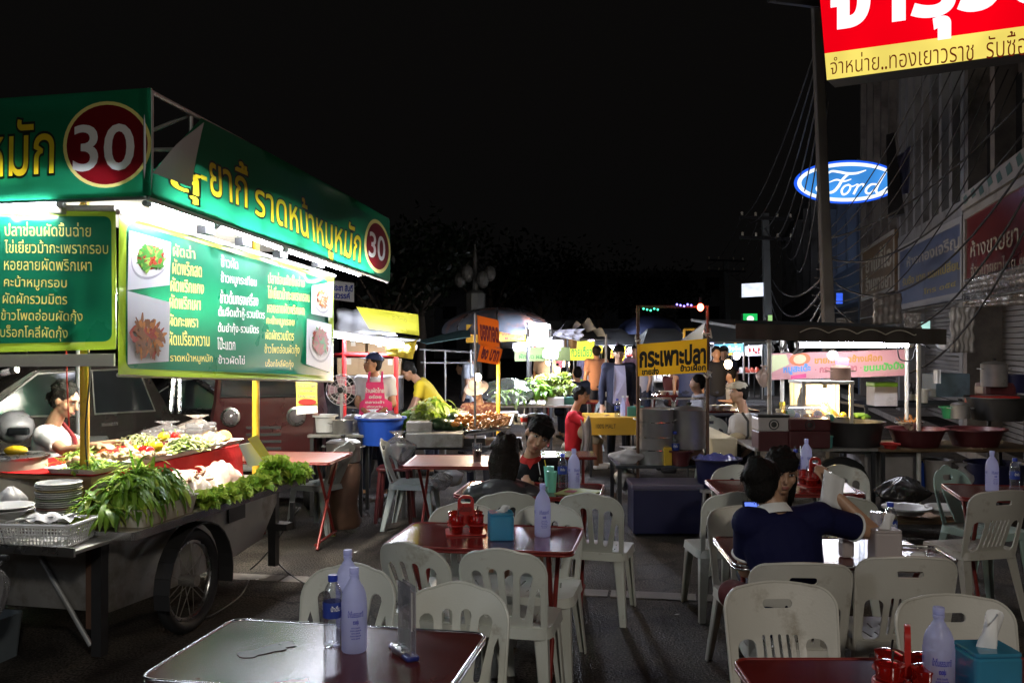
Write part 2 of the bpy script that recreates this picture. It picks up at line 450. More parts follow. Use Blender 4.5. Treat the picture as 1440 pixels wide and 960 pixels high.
M['milky'] = vinyl('milky bottle plastic', (.70, .73, 1.0), .6, .32, 0, 10, .5)
def see_through(m, k):
    n, l = m.node_tree.nodes, m.node_tree.links; o = n['Material Output']; src = o.inputs[0].links[0].from_socket
    t = n.new('ShaderNodeBsdfTransparent'); t.inputs[0].default_value = (.86, .88, .98, 1); x = n.new('ShaderNodeMixShader'); x.inputs[0].default_value = k
    l.new(src, x.inputs[1]); l.new(t.outputs[0], x.inputs[2]); l.new(x.outputs[0], o.inputs[0])
see_through(M['milky'], .28)
M['blue_print'] = mat('blue print', (.035, .035, .40), .4, var=.05)
M['cap_blue'] = mat('blue cap', (.02, .05, .42), .4, var=.05)
M['blue_label'] = mat('blue bottle label', (.03, .06, .32), .35, var=.3, scale=20)
# ================================================================== the setting
def ground_mat():
    m, nt, n, l, b = newmat('worn asphalt')
    tc = n.new('ShaderNodeTexCoord')
    n1 = n.new('ShaderNodeTexNoise'); n1.inputs['Scale'].default_value = .9; n1.inputs['Detail'].default_value = 8; n1.inputs['Roughness'].default_value = .6
    n2 = n.new('ShaderNodeTexNoise'); n2.inputs['Scale'].default_value = 70; n2.inputs['Detail'].default_value = 3
    vo = n.new('ShaderNodeTexVoronoi'); vo.inputs['Scale'].default_value = 42
    for x in (n1, n2, vo): l.new(tc.outputs['Object'], x.inputs['Vector'])
    r1 = n.new('ShaderNodeValToRGB'); e = r1.color_ramp.elements
    e[0].position = .35; e[0].color = (.020, .0175, .015, 1); e[1].position = .68; e[1].color = (.066, .058, .049, 1)
    l.new(n1.outputs['Fac'], r1.inputs[0])
    r2 = n.new('ShaderNodeValToRGB'); e = r2.color_ramp.elements
    e[0].position = .38; e[0].color = (.30, .29, .28, 1); e[1].position = .70; e[1].color = (2.8, 2.7, 2.6, 1)
    l.new(n2.outputs['Fac'], r2.inputs[0])
    mu = n.new('ShaderNodeMixRGB'); mu.blend_type = 'MULTIPLY'; mu.inputs[0].default_value = 1
    l.new(r1.outputs[0], mu.inputs[1]); l.new(r2.outputs[0], mu.inputs[2])
    # cracks and old oil stains
    vc = n.new('ShaderNodeTexVoronoi'); vc.feature = 'DISTANCE_TO_EDGE'; vc.inputs['Scale'].default_value = .55
    nw = n.new('ShaderNodeTexNoise'); nw.inputs['Scale'].default_value = 2.2; nw.inputs['Detail'].default_value = 6; l.new(tc.outputs['Object'], nw.inputs['Vector'])
    vw = n.new('ShaderNodeVectorMath'); vw.operation = 'MULTIPLY_ADD'; l.new(nw.outputs['Color'], vw.inputs[0]); vw.inputs[1].default_value = (.7, .7, .7); l.new(tc.outputs['Object'], vw.inputs[2]); l.new(vw.outputs[0], vc.inputs['Vector'])
    rc = n.new('ShaderNodeValToRGB'); e = rc.color_ramp.elements; e[0].position = 0; e[0].color = (.25, .25, .25, 1); e[1].position = .012; e[1].color = (1, 1, 1, 1); l.new(vc.outputs['Distance'], rc.inputs[0])
    rs_ = n.new('ShaderNodeValToRGB'); e = rs_.color_ramp.elements; e[0].position = .40; e[0].color = (.45, .43, .42, 1); e[1].position = .52; e[1].color = (1, 1, 1, 1); l.new(nw.outputs['Fac'], rs_.inputs[0])
    for x in (rc, rs_):
        m3 = n.new('ShaderNodeMixRGB'); m3.blend_type = 'MULTIPLY'; m3.inputs[0].default_value = 1; l.new(mu.outputs[0], m3.inputs[1]); l.new(x.outputs[0], m3.inputs[2]); mu = m3
    # pale grit
    r3 = n.new('ShaderNodeValToRGB'); e = r3.color_ramp.elements; e[0].position = 0; e[0].color = (1, 1, 1, 1); e[1].position = .13; e[1].color = (0, 0, 0, 1)
    l.new(vo.outputs['Distance'], r3.inputs[0])
    wn_ = n.new('ShaderNodeTexWhiteNoise'); l.new(vo.outputs['Position'], wn_.inputs['Vector'])
    gt = n.new('ShaderNodeMath'); gt.operation = 'GREATER_THAN'; gt.inputs[1].default_value = .62; l.new(wn_.outputs['Value'], gt.inputs[0])
    mm = n.new('ShaderNodeMath'); mm.operation = 'MULTIPLY'; l.new(r3.outputs[0], mm.inputs[0]); l.new(gt.outputs[0], mm.inputs[1])
    mx = n.new('ShaderNodeMixRGB'); l.new(mm.outputs[0], mx.inputs[0]); l.new(mu.outputs[0], mx.inputs[1]); mx.inputs[2].default_value = (.30, .29, .27, 1)
    l.new(mx.outputs[0], b.inputs['Base Color'])
    mr = n.new('ShaderNodeMapRange'); mr.inputs['From Min'].default_value = .35; mr.inputs['From Max'].default_value = .7; mr.inputs['To Min'].default_value = .62; mr.inputs['To Max'].default_value = .95; b.inputs['Specular IOR Level'].default_value = .25
    l.new(n1.outputs['Fac'], mr.inputs['Value']); l.new(mr.outputs[0], b.inputs['Roughness'])
    bp = n.new('ShaderNodeBump'); bp.inputs['Strength'].default_value = 1; bp.inputs['Distance'].default_value = .02
    l.new(n2.outputs['Fac'], bp.inputs['Height']); l.new(bp.outputs[0], b.inputs['Normal'])
    return m
M['asphalt'] = ground_mat()
g = MB(); g.grid(lambda u, v: V((-150 + 300*u, -60 + 320*v, 0)), 12, 12)
struct(g, 'road', M['asphalt'])
M['concrete'] = mat('pale concrete', (.21, .19, .17), .8, var=.3, scale=5, bump=.3, bscale=50, dirt=(.08, .075, .07), dscale=2, dthr=.5)
g = MB()
a0, a1 = at(180, 812, 6.93), at(1060, 849, 6.17); a0.z = a1.z = 0
dv = (a1-a0).normalized(); nv_ = V((-dv.y, dv.x, 0)); L_ = (a1-a0).length; k = 0.0
while k < L_:
    w_ = min(.58, L_-k); p = a0 + dv*k
    g.prism([p, p + dv*w_, p + dv*w_ + nv_*.17, p + nv_*.17], (0, 0, .006)); k += .6
struct(g, 'drain_strip', M['concrete'])
# pavement in front of the shop row
g = MB(); g.prism([ST(6, 3.55), ST(90, 3.55), ST(90, 3.98), ST(6, 3.98)], (0, 0, .13)); struct(g, 'pavement', M['concrete'])

# ------------------------------------------------------------------ the shophouse row on the right
M['wall_brown'] = mat('sooty render', (.20, .175, .15), .85, var=.3, scale=1.2, dirt=(.07, .06, .05), dscale=.8, dthr=.45, bump=.2)
M['wall_grey'] = mat('grey render', (.22, .22, .22), .85, var=.3, scale=1.2, dirt=(.09, .085, .08), dscale=.8, dthr=.5, bump=.2)
M['wall_blue'] = mat('pale blue glazed front', (.12, .17, .27), .35, var=.3, scale=1)
M['shutter'] = mat('steel shutter', (.16, .15, .14), .5, .5, var=.2, scale=2, dirt=(.07, .06, .05), dscale=1.5)
M['dark_glass'] = mat('dark window glass', (.015, .017, .02), .08, var=.2)
def shophouse(s0, s1, h, wall, label, fins, t0=4.0, floors=3):
    b = thing('shophouse', label, 'building', ST((s0+s1)/2, t0))
    T = lambda s, t, z: ST(s, t, z)
    m = MB()
    gap = .25
    for sa, sb, za, zb in ((s0, s1, 3.0, 4.2), (s0, s0+gap, 0, 3.0), (s1-gap, s1, 0, 3.0)):
        m.prism([T(sa, t0, za), T(sb, t0, za), T(sb, t0+7, za), T(sa, t0+7, za)], (0, 0, zb-za))
    m.prism([T(s0, t0+.35, 4.2), T(s1, t0+.35, 4.2), T(s1, t0+7, 4.2), T(s0, t0+7, 4.2)], (0, 0, h-4.2))
    m.build('wall', wall, b, world=True)
    # rolling shutter
    m = MB(); z = .1; m.mi = 0
    while z < 3.0:
        m.prism([T(s0+gap, t0+.55, z), T(s1-gap, t0+.55, z), T(s1-gap, t0+.6, z), T(s0+gap, t0+.6, z)], (0, 0, .075)); z += .09
    m.build('shutter', M['shutter'], b, world=True)
    # upper windows and fins
    n = fins; w = (s1-s0)/n
    for i in range(n+1):
        s = s0 + .12 + i*(s1-s0-.24)/n
        m = MB(); m.prism([T(s-.12, t0+.02, 4.2), T(s+.12, t0+.02, 4.2), T(s+.12, t0+.35, 4.2), T(s-.12, t0+.35, 4.2)], (0, 0, h-4.4)); m.build('fin', wall, b, world=True)
    fh = (h-4.4)/floors
    for i in range(n):
        for k in range(floors):
            sa = s0 + .3 + i*(s1-s0-.24)/n; sb = sa + w - .4; za = 4.5 + k*fh
            m = MB(); m.prism([T(sa, t0+.30, za), T(sb, t0+.30, za), T(sb, t0+.34, za), T(sa, t0+.34, za)], (0, 0, fh*.62)); wdw = m.build('window', M['dark_glass'], b, world=True)
    m = MB(); m.prism([T(s0, t0-.06, h-.2), T(s1, t0-.06, h-.2), T(s1, t0+7, h-.2), T(s0, t0+7, h-.2)], (0, 0, .35)); m.build('roof', wall, b, world=True)
    return b
shophouse(7.5, 17.3, 10.5, M['wall_brown'], 'nearest dark brown shophouse, above the dark red shop board', 6)
shophouse(17.35, 23.5, 11.5, M['wall_grey'], 'dark shophouse with vertical fins above the long blue grey shop board', 7)
shophouse(23.55, 30, 10.5, M['wall_brown'], 'narrow dark shophouse above the small old brown shop board', 5)
shophouse(30.05, 42, 7.2, M['wall_blue'], 'far low building with dim bluish front behind the big utility pole', 4, floors=1)
shophouse(42.05, 70, 9, M['wall_grey'], 'farthest dark block at the end of the street', 6)

# ------------------------------------------------------------------ shop boards on the row
M['board_red'] = mat('faded maroon board', (.15, .02, .02), .3, var=.3, scale=2, dirt=(.08, .03, .03), dscale=2)
M['board_blue'] = mat('faded blue board', (.08, .10, .17), .45, var=.3, scale=2, dirt=(.05, .05, .06), dscale=3)
M['board_brown'] = mat('faded brown board', (.16, .10, .05), .5, var=.4, scale=2, dirt=(.05, .04, .03), dscale=3)
M['board_pale'] = mat('faded cream board', (.36, .33, .28), .5, var=.3, scale=2, dirt=(.12, .1, .08), dscale=3)
M['ink_cream'] = mat('cream lettering', (.50, .45, .34), .5, dirt=(.2, .17, .12), dscale=6)
M['ink_yellow'] = mat('ochre lettering', (.42, .33, .07), .5, dirt=(.18, .15, .06), dscale=6)
M['ink_blue'] = mat('deep blue lettering', (.04, .06, .16), .5)
M['foil'] = mat('crumpled silvery sheet', (.42, .39, .36), .25, .55, var=.25, scale=4, bump=1, bscale=9)
def quad_box(mb, q, d, n=None):
    """slab behind quad q"""
    n = qn(q) if n is None else n
    b = [p - n*d for p in q]; a = mb.vs(q); c = mb.vs(b)
    mb.f(a); mb.f(list(reversed(c)))
    for i in range(4): mb.f([a[(i+1) % 4], a[i], c[i], c[(i+1) % 4]])
    return mb
def frame_strip(mb, q, w, d):
    """frame round quad q, standing proud"""
    n = qn(q)*d; u = (q[1]-q[0]).normalized()*w; v = (q[3]-q[0]).normalized()*w
    for a, b, c, e in ((q[0], q[1], q[1]+v, q[0]+v), (q[3]-v, q[2]-v, q[2], q[3]), (q[0]+v, q[0]+v+u, q[3]-v+u, q[3]-v), (q[1]+v-u, q[1]+v, q[2]-v, q[2]-v-u)):
        mb.prism([a, b, c, e], n)
    return mb
def cen(q): return (q[0]+q[1]+q[2]+q[3])/4
TS = 3.93
def tq(x0, x1, yt0, yt1, yb1, yb0, t=TS): return [on_t(x0, yt0, t), on_t(x1, yt1, t), on_t(x1, yb1, t), on_t(x0, yb0, t)]
# maroon board with pale border
q = tq(1357, 1600, 300, 150, 410, 430)
b = thing('shop_board', 'dark maroon shop board with pale border and cream Thai lettering, upper right edge', 'sign', cen(q))
quad_box(MB(), q, .06).build('panel', M['board_red'], b, world=True)
frame_strip(MB(), q, .12, .03).build('frame', M['board_pale'], b, world=True)
m = MB(); letter(m, 'ห้างขายยา ตลาดเก่า', tq(1366, 1530, 340, 260, 318, 362), .012, .01); m.build('lettering', M['ink_cream'], b, world=True)
m = MB(); letter(m, 'จำหน่ายยาไทย ยาจีน สมุนไพร', tq(1366, 1530, 370, 330, 385, 395), .012, .005)
m.build('lettering', M['ink_cream'], b, world=True)
q = tq(1352, 1600, 275, 85, 140, 297, TS-.02)
b = thing('shop_board', 'painted strip board with green and white patches, above the maroon shop board', 'sign', cen(q))
quad_box(MB(), q, .05).build('panel', M['board_pale'], b, world=True)
m = MB()
for i in range(14):
    u = .02 + i*.07; vv = .15 + .3*rnd.random(); a, c = bil(q, u, vv), bil(q, u+.045, vv+.45)
    m.tris([bil(q, u, vv) + qn(q)*.006, bil(q, u+.03, vv-.1) + qn(q)*.006, bil(q, u+.05, vv+.4) + qn(q)*.006, bil(q, u+.015, vv+.5) + qn(q)*.006], [(0, 1, 2), (0, 2, 3)])
m.build('painted_pattern', mat('faded green paint', (.05, .12, .09), .6, var=.4), b, world=True)
def drape(name, q, matl, label, cat, wav=5, amp=.05, nx=26, ny=16, parent=None, sag=0, group=None):
    n = qn(q); ph = [rnd.random()*6 for _ in range(4)]
    m = MB()
    m.grid(lambda u, v: bil(q, u, v) + n*(amp*(math.sin(u*wav*6.28+ph[0]+v*2)*.5 + math.sin(v*wav*4+ph[1]+math.sin(u*5+ph[2])*1.5)*.6 + math.sin((u-v)*9+ph[3])*.4)) - V((0, 0, sag*math.sin(math.pi*u)*(1-v))), nx, ny)
    o = m.build(name, matl, parent, smooth=180, world=parent is not None)
    sd = o.modifiers.new('thick', 'SOLIDIFY'); sd.thickness = .004
    return tag(o, label, cat, group) if parent is None else o
drape('plastic_sheet', tq(1357, 1600, 393, 330, 420, 433, TS-.05), M['foil'], 'crumpled shiny plastic sheet hanging along the bottom of the maroon board', 'sheet', 9, .03)
q = tq(1264, 1354, 348, 303, 420, 436)
b = thing('shop_board', 'long blue grey shop board with yellow line of Thai lettering', 'sign', cen(q))
quad_box(MB(), q, .08).build('panel', M['board_blue'], b, world=True)
frame_strip(MB(), q, .12, .02).build('frame', mat('pale grey frame', (.33, .32, .31), .5, var=.2), b, world=True)
m = MB(); letter(m, 'ห้างทองเจริญ', tq(1276, 1350, 362, 325, 352, 378), .012, .02); m.build('lettering', M['board_pale'], b, world=True)
m = MB(); letter(m, 'รับซื้อ ขาย แลกเปลี่ยน', tq(1270, 1352, 391, 362, 378, 402), .012, .01); m.build('lettering', M['ink_yellow'], b, world=True, label='ochre second line of lettering')
m = MB(); letter(m, 'โทร ๐๕๔', tq(1300, 1345, 406, 392, 402, 414), .012, .01)
m.build('lettering', M['ink_yellow'], b, world=True, label='ochre telephone line at the bottom')
q = tq(1212, 1258, 352, 322, 408, 424)
b = thing('shop_board', 'small old brown shop board with peeling cream lettering', 'sign', cen(q))
quad_box(MB(), q, .08).build('panel', M['board_brown'], b, world=True)
frame_strip(MB(), q, .1, .02).build('frame', M['board_pale'], b, world=True)
m = MB(); letter(m, 'ยาแก้ไอ', tq(1218, 1254, 360, 338, 372, 384), .012, .03); m.build('lettering', M['ink_cream'], b, world=True); m = MB(); letter(m, 'ร้านขายยา', tq(1218, 1254, 388, 378, 402, 410), .012, .03); m.build('lettering', M['ink_cream'], b, world=True)
# narrow awnings under the boards
M['awning_dark'] = mat('dirty awning canvas', (.10, .11, .11), .8, var=.3, scale=2)
for (sa, sb, z, lb) in ((8, 17.2, 2.3, 'dark canvas awning under the maroon shop board'), (17.5, 23.4, 2.3, 'dark canvas awning under the blue grey shop board')):
    m = MB(); m.prism([ST(sa, 3.9, z+.12), ST(sb, 3.9, z+.12), ST(sb, 3.1, z-.02), ST(sa, 3.1, z-.02)], (0, 0, .02)); tag(m.build('awning', M['awning_dark']), lb, 'awning')
M['cloth_grey'] = mat('grey wrinkled tarp', (.33, .31, .29), .4, .2, var=.25, scale=4, bump=.6, bscale=8)
def hang(px0, px1, y0, y1, Y, label, mt='cloth_grey', wav=5, amp=.018):
    return drape('hanging_tarp', [at(px0, y0, Y), at(px1, y0, Y+.1), at(px1, y1, Y+.1), at(px0, y1, Y)], M[mt], label, 'tarp', wav, amp)
hang(1337, 1371, 432, 496, 11.5, 'long wrinkled grey tarp hanging below the maroon board', amp=.022)
hang(1271, 1295, 440, 462, 12.5, 'short wrinkled tarp hanging above the right end of the satay stall roof')
hang(1176, 1196, 447, 463, 14, 'small pale cloth hanging behind the satay stall roof')
hang(1228, 1268, 412, 455, 15, 'grey plastic cover bunched under the old brown board', 'foil')

# ------------------------------------------------------------------ big lit signs on the right
M['lit_red'] = emit('lit red sign face', (1.0, .0, .008), .95, .1)
M['lit_white'] = emit('lit white lettering', (1, .93, .97), 1.25)
M['lit_yellow'] = emit('lit yellow strip', (1.0, .80, .16), .98, .12, 3)
M['ink_brown'] = emit('dark red lettering on a lit sign', (.16, .015, .005), .8)
RA, RB = at(1150, 480, 9.4), at(1650, 480, 7.8); RN = V((RB.y-RA.y, RA.x-RB.x, 0)).normalized()
def rs(px, py): d = ray(px, py); return at(px, py, RA.dot(RN)/d.dot(RN))
q = [rs(1137, -190), rs(1720, -250), rs(1720, 36), rs(1163, 113)]
b = thing('lightbox_sign', 'huge red and yellow lit sign with white Thai lettering, top right', 'sign', cen(q))
quad_box(MB(), [p - qn(q)*.02 for p in q], .3).build('box', mat('black sign casing', (.02, .02, .02), .5), b, world=True)
qr = [q[0], q[1], bil(q, 1, 1) + (q[1]-q[2])*.13, bil(q, 0, 1) + (q[0]-q[3])*.122]
m = MB(); m.quad(*[p + qn(q)*.004 for p in qr]); m.build('red_panel', M['lit_red'], b, world=True)
qy = [qr[3], qr[2], q[2], q[3]]
m = MB(); m.quad(*[p + qn(q)*.004 for p in qy]); m.build('yellow_panel', M['lit_yellow'], b, world=True)
m = MB(); letter(m, 'จำหน่าย..ทองเยาวราช  รับซื้อ', [rs(1168, 80), rs(1444, 41), rs(1444, 78), rs(1168, 106)], .012, -.006); m.build('lettering', M['ink_brown'], b, world=True)
m = MB(); letter(m, 'จารุวัฒน์', [rs(1168, -62), rs(1650, -128), rs(1650, 8), rs(1168, 74)], .012, .03); m.build('large_lettering', M['lit_white'], b, world=True)

# blue oval sign with white script lettering
YF = 17.0
def oval(mb, cx, cy_, rx, ry, Y, n=48, x1=9999): return mb.poly([at(min(cx + rx*math.cos(6.2832*i/n), x1), cy_ - ry*math.sin(6.2832*i/n) - .06*(rx*math.cos(6.2832*i/n))*.4, Y) for i in range(n)])
b = thing('lightbox_sign', 'oval blue lit sign with white ring and script lettering', 'sign', at(1192, 256, YF))
m = MB(); n_ = 48
m.skin([m.vs([at(1192 + 76*math.cos(6.2832*i/n_), 256 - 31*math.sin(6.2832*i/n_) - 1.8*math.cos(6.2832*i/n_), Y) for i in range(n_)]) for Y in (YF, YF+.3)]); m.build('box', M['steel_dark'], b, world=True)
m = MB(); oval(m, 1192, 256, 75.5, 30.5, YF-.01); m.build('rim_panel', emit('lit deep blue', (.02, .13, 1), 1.0), b, world=True)
m = MB(); oval(m, 1192, 256, 71, 27.5, YF-.02); m.build('ring_panel', emit('lit cool white', (.88, .94, 1), 1.25), b, world=True)
m = MB(); oval(m, 1192, 256, 65, 22.5, YF-.03); m.build('face_panel', emit('lit sky blue', (.06, .33, .90), .9, .35, 1.3), b, world=True)
fx = lambda x, y: (1080 + x/3.84, 80 + y/3.84)
strokes = [
    ([(318, 650), (322, 632), (345, 618), (385, 622), (430, 630), (480, 628), (530, 612)], [7, 10, 12, 14, 15, 13, 5]),      # F top swash
    ([(440, 628), (405, 660), (380, 700), (352, 728), (312, 735), (275, 730), (262, 712), (272, 695), (290, 696)], [12, 15, 16, 15, 12, 12, 11, 10, 6]),  # F stem and curl
    ([(330, 678), (370, 664), (410, 672), (450, 660)], [5, 10, 10, 5]),
    ([(436, 690), (412, 700), (398, 722), (404, 742), (424, 738), (442, 716), (444, 696), (432, 690), (452, 700), (474, 692)], [9, 11, 13, 13, 11, 11, 11, 9, 8, 6]),   # o
    ([(474, 690), (486, 692), (474, 720), (462, 742), (476, 712), (500, 690), (518, 690), (512, 702)], [7, 11, 13, 12, 9, 10, 12, 8]),                 # r
    ([(586, 688), (556, 690), (532, 712), (530, 732), (548, 738), (574, 718), (592, 688)], [10, 12, 14, 14, 11, 11, 11]),   # d bowl
    ([(632, 628), (612, 660), (590, 700), (584, 726), (596, 736), (622, 722), (644, 702)], [11, 14, 15, 14, 12, 9, 5])]     # d stem
m = MB()
for k, (pts, w) in enumerate(strokes):
    sp = smooth_pts([(x, y, 0) for x, y in pts], 6); ws = []
    for i in range(len(sp)): f = i/6; j = min(int(f), len(w)-2); ws.append((w[j] + (w[j+1]-w[j])*(f-j))*.95)
    L, Rr = stroke2d(sp, ws)
    for i in range(len(L)-1): m.quad(*[at(*fx(p.x, p.y), YF-.04-.002*k) for p in (L[i], L[i+1], Rr[i+1], Rr[i])])
m.build('lettering', emit('lit white script', (.95, .97, 1), 1.3), b, world=True)
m = MB(); m.prism([at(1246, 190, 16), at(1257, 186, 16), at(1272, 300, 16), at(1249, 305, 16)], (.11, .25, 0)); tag(m.build('sign_casing', M['steel_dark']), 'dark edge of an unlit projecting sign, hiding the right end of the oval sign', 'sign')
drape('banner', [at(1256, 226, 16.2), at(1280, 205, 16.2), at(1277, 272, 16.2), at(1258, 275, 16.2)], mat('pale blue banner', (.3, .34, .6), .5, var=.4, scale=3), 'narrow wrinkled pale banner beside the oval sign', 'banner', 2, .06)

def small_sign(px0, py0, px1, py1, Y, col, st, label, extra=None, tilt=0):
    q = [at(px0, py0+tilt, Y), at(px1, py0, Y), at(px1, py1, Y), at(px0, py1+tilt, Y)]
    b = thing('lightbox_sign', label, 'sign', cen(q))
    quad_box(MB(), [p + V((0, .015, 0)) for p in q], .25).build('box', M['steel_dark'], b, world=True)
    m = MB(); m.quad(*q); m.build('face_panel', emit('lit ' + label.split()[0], col, st, .2, 4), b, world=True)
    if extra: extra(b, q)
    return b
def bands(cols):
    def f(b, q):
        for (u0, v0, u1, v1, c, s) in cols:
            m = MB(); n = qn(q)*.01; m.quad(*[bil(q, u, v) + n for u, v in ((u0, v0), (u1, v0), (u1, v1), (u0, v1))]); m.build('colour_band', emit('lit band', c, s), b, world=True)
    return f
def faint(txt, c, s, u0=.08, v0=.2, u1=.92, v1=.6):
    def f(b, q):
        m = MB(); letter(m, txt, [bil(q, u0, v0), bil(q, u1, v0), bil(q, u1, v1), bil(q, u0, v1)], .015, .02); m.build('lettering', emit('lit lettering', c, s), b, world=True)
    return f
small_sign(1043, 397, 1079, 416, 30, (.78, .84, 1), 1.25, 'small glaring white lit sign on a far pole', tilt=2)
def grn(b, q):
    m = MB(); c = cen(q) + qn(q)*.02; m.M = Matrix.Translation(c); m.lathe([(.0, 0), (.001, 0)], n=4)
    m = MB(); m.poly([bil(q, .5 + .26*math.cos(i*.5236), .36 + .22*math.sin(i*.5236)) + qn(q)*.02 for i in range(12)]); m.build('emblem', emit('lit white emblem', (.9, 1, .92), 1.2), b, world=True)
    faint('ธนาคาร', (.9, 1, .9), 1.2, .1, .68, .9, .9)(b, q)
small_sign(1045, 441, 1065, 461, 34, (.02, .62, .13), .95, 'small green lit sign with a pale emblem', grn)
small_sign(1080, 443, 1086, 459, 26, (.5, .9, .35), .8, 'thin green and white lit sign beside the big pole')
def redw(b, q): bands([(.02, .55, .98, .98, (1, .85, .75), 1.1), (.02, .75, .98, .98, (1, .75, .2), .9)])(b, q); faint('เปิด', (1, .9, .9), 1.2, .15, .08, .85, .42)(b, q)
small_sign(1010, 454, 1028, 478, 26, (.95, .01, .05), .9, 'small red and white lit sign above the far stalls', redw)
small_sign(1176, 412, 1185, 427, 24, (.05, .15, 1), 1, 'tiny blue lit sign hanging behind the big utility pole')
small_sign(1290, 451, 1308, 463, 14.5, (.55, .95, .85), .9, 'small pale green lit panel under the blue grey board', tilt=3)

# ------------------------------------------------------------------ utility poles, cables
M['pole_conc'] = mat('concrete pole', (.12, .11, .10), .85, var=.25, scale=3, dirt=(.09, .08, .07), dscale=2, bump=.3)
def upole(top, base, w, label, arms=()):
    b = thing('utility_pole', label, 'pole', base); Y_ = base.y < 20
    m = MB(); d = (V(top)-V(base)); r0, r1 = w*.62, w*.45
    rings = [m.vs([V(p) + V((x*r, y*r, 0)) for x, y in ((-1, -1), (1, -1), (1, 1), (-1, 1))]) for p, r in ((base, r0), (top, r1))]
    m.skin(rings); m.build('shaft', M['pole_conc'] if Y_ else M['awning_dark'], b, world=True, bevel=.015)
    for f, l in arms:
        p = V(base) + d*f; mm = MB(); mm.box(p + V((0, -w*.6, 0)), (l, .08, .1), rz=.3)
        a = mm.build('crossarm', M['steel_dark'], b, world=True)
        for k in (-.45, -.2, .2, .45):
            mm = MB(); mm.lathe([(.03, 0), (.045, .03), (.03, .06), (.045, .09), (.02, .13)], p + V((k*l*.95, -w*.6 + k*l*.3, .05)), 8); mm.build('insulator', M['offwhite'], b, world=True)
    return b
pb = on_z(1169, 640, 0); pb = ST(14, 1.95)
big_base = at(1172, 0, 13.5); big_base.z = 0; big_top = at(1146, -40, 13.2)
upole(big_top, big_base, .135, 'tall leaning concrete utility pole in front of the oval blue sign', ((.93, 1.6),))
fb = at(1082, 480, 30); fb.z = 0; upole(at(1076, 300, 30), fb, .22, 'far utility pole with crossarms beside the small white lit sign', ((.86, 2), (.97, 2)))
fb = at(1026, 480, 48); fb.z = 0; upole(at(1020, 365, 48), fb, .25, 'farthest utility pole down the street', ((.9, 2.2), (.99, 2.2)))
M['cable'] = mat('black cable', (.03, .03, .03), .6, var=.2)
def cable(p, q, sag, r=.012, label='dark overhead cable strung between the utility poles', group='overhead cables', n=14, name='overhead_cable', mt=None):
    m = MB(); m.path([V(p).lerp(V(q), i/n) - V((0, 0, sag*4*(i/n)*(1-i/n))) for i in range(n+1)], r, 5)
    return tag(m.build(name, mt or M['cable'], smooth=180), label, 'cable', group)
far1, far2 = at(1076, 308, 30), at(1020, 372, 48)
for i in range(7):
    cable(at(1150 + i*2.5, 60 + i*14, 13.2), far1 + V((-.8 + i*.27, 0, -.1*i)), .5 + .2*i)
    cable(far1 + V((-.8 + i*.27, 0, -.06*i)), far2 + V((-.9 + i*.3, 0, -.1*i)), .4 + .15*i, .014)
for i in range(9):
    cable(at(1320 + i*14, 70 + i*4, 9.5 + i*.1), at(1156 - i*2, 330 + i*12, 15.5), .25 + .1*i, .008)
    if i % 2 == 0: cable(at(1450, 130 + i*22, 10), at(1165, 335 + i*14, 14.5), .3 + .12*i, .014)
for i in range(4):
    cable(at(1165, 380 + 12*i, 14.5), at(1085, 390 + 18*i, 29), .5 + .2*i, .02)

# ------------------------------------------------------------------ dark lamp standard far behind the stalls
M['globe'] = mat('unlit globe', (.10, .10, .09), .4)
b = thing('lamp_standard', 'unlit ornate lamp standard rising dimly in the black sky', 'lamp post', (-1.2, 30, 0))
m = MB(); m.lathe([(.28, 0), (.22, 1), (.18, 2.6), (.32, 2.7), (.34, 3.3), (.22, 3.4)], (-1.2, 30, 0), 10); m.lathe([(.10, 3.4), (.07, 4.4), (.02, 4.9)], (-1.2, 30, 0), 8); m.build('shaft', M['globe'], b, world=True)
for i in range(6):
    a = i*1.0472; m = MB(); m.ball((-1.2 + .48*math.cos(a), 30 + .48*math.sin(a), 3.95 - .2*(i % 2)), (.2, .2, .26), 10, 7); m.build('globe', M['globe'], b, world=True)
# ================================================================== the green food stall on the left
M['vinyl_green'] = vinyl('green vinyl banner', (.012, .19, .088), .66, .35, .3, 2.2)
M['menu_green'] = vinyl('green menu sheet', (.008, .17, .085), .06, .3, .35, 2.0)
M['vinyl_back'] = vinyl('grey back of the vinyl', (.38, .36, .35), .3, .6)
M['menu_lime'] = vinyl('lime menu border', (.34, .50, .04), .1, .3, .2, 3)
M['ink_yel'] = mat('yellow lettering', (.80, .66, .06), .4, var=.05)
M['ink_yel_pale'] = mat('pale yellow lettering', (.85, .80, .28), .4, var=.05)
M['ink_white'] = mat('white lettering', (.80, .82, .80), .4, var=.05)
M['ink_black'] = mat('black lettering', (.01, .012, .01), .5)
M['v_yel'] = vinyl('yellow print', (.80, .62, .03), .62, .35, .3, 2.2)
M['v_pale'] = vinyl('pale yellow print', (.85, .80, .26), .55, .35, .3, 2.2)
M['v_white'] = vinyl('white print', (.8, .82, .8), .5, .35, .3, 2.2)
M['v_black'] = vinyl('black print', (.008, .012, .008), .1, .35, .3, 2.2)
M['v_red'] = vinyl('dark red print', (.17, .006, .010), .6, .35, .3, 2.2)
M['disc_red'] = mat('dark red disc', (.20, .008, .014), .4, var=.05)
M['photo_white'] = mat('white photo ground', (.74, .75, .76), .35, var=.03)
M['tube'] = emit('fluorescent tube', (.86, .88, 1.0), 140)
M['tube_soft'] = emit('fluorescent tube dim', (.86, .88, 1.0), 110)
M['tube_in'] = emit('tube inside the stall', (1, .93, .80), 800)
M['fixture'] = mat('white lamp batten', (.7, .7, .72), .4)
M['fixture_dull'] = mat('grimy white ceiling', (.4, .4, .38), .5, dirt=(.2, .18, .15))
TB, TM = -3.0, -3.3          # across-street planes of the side banner and the side menu
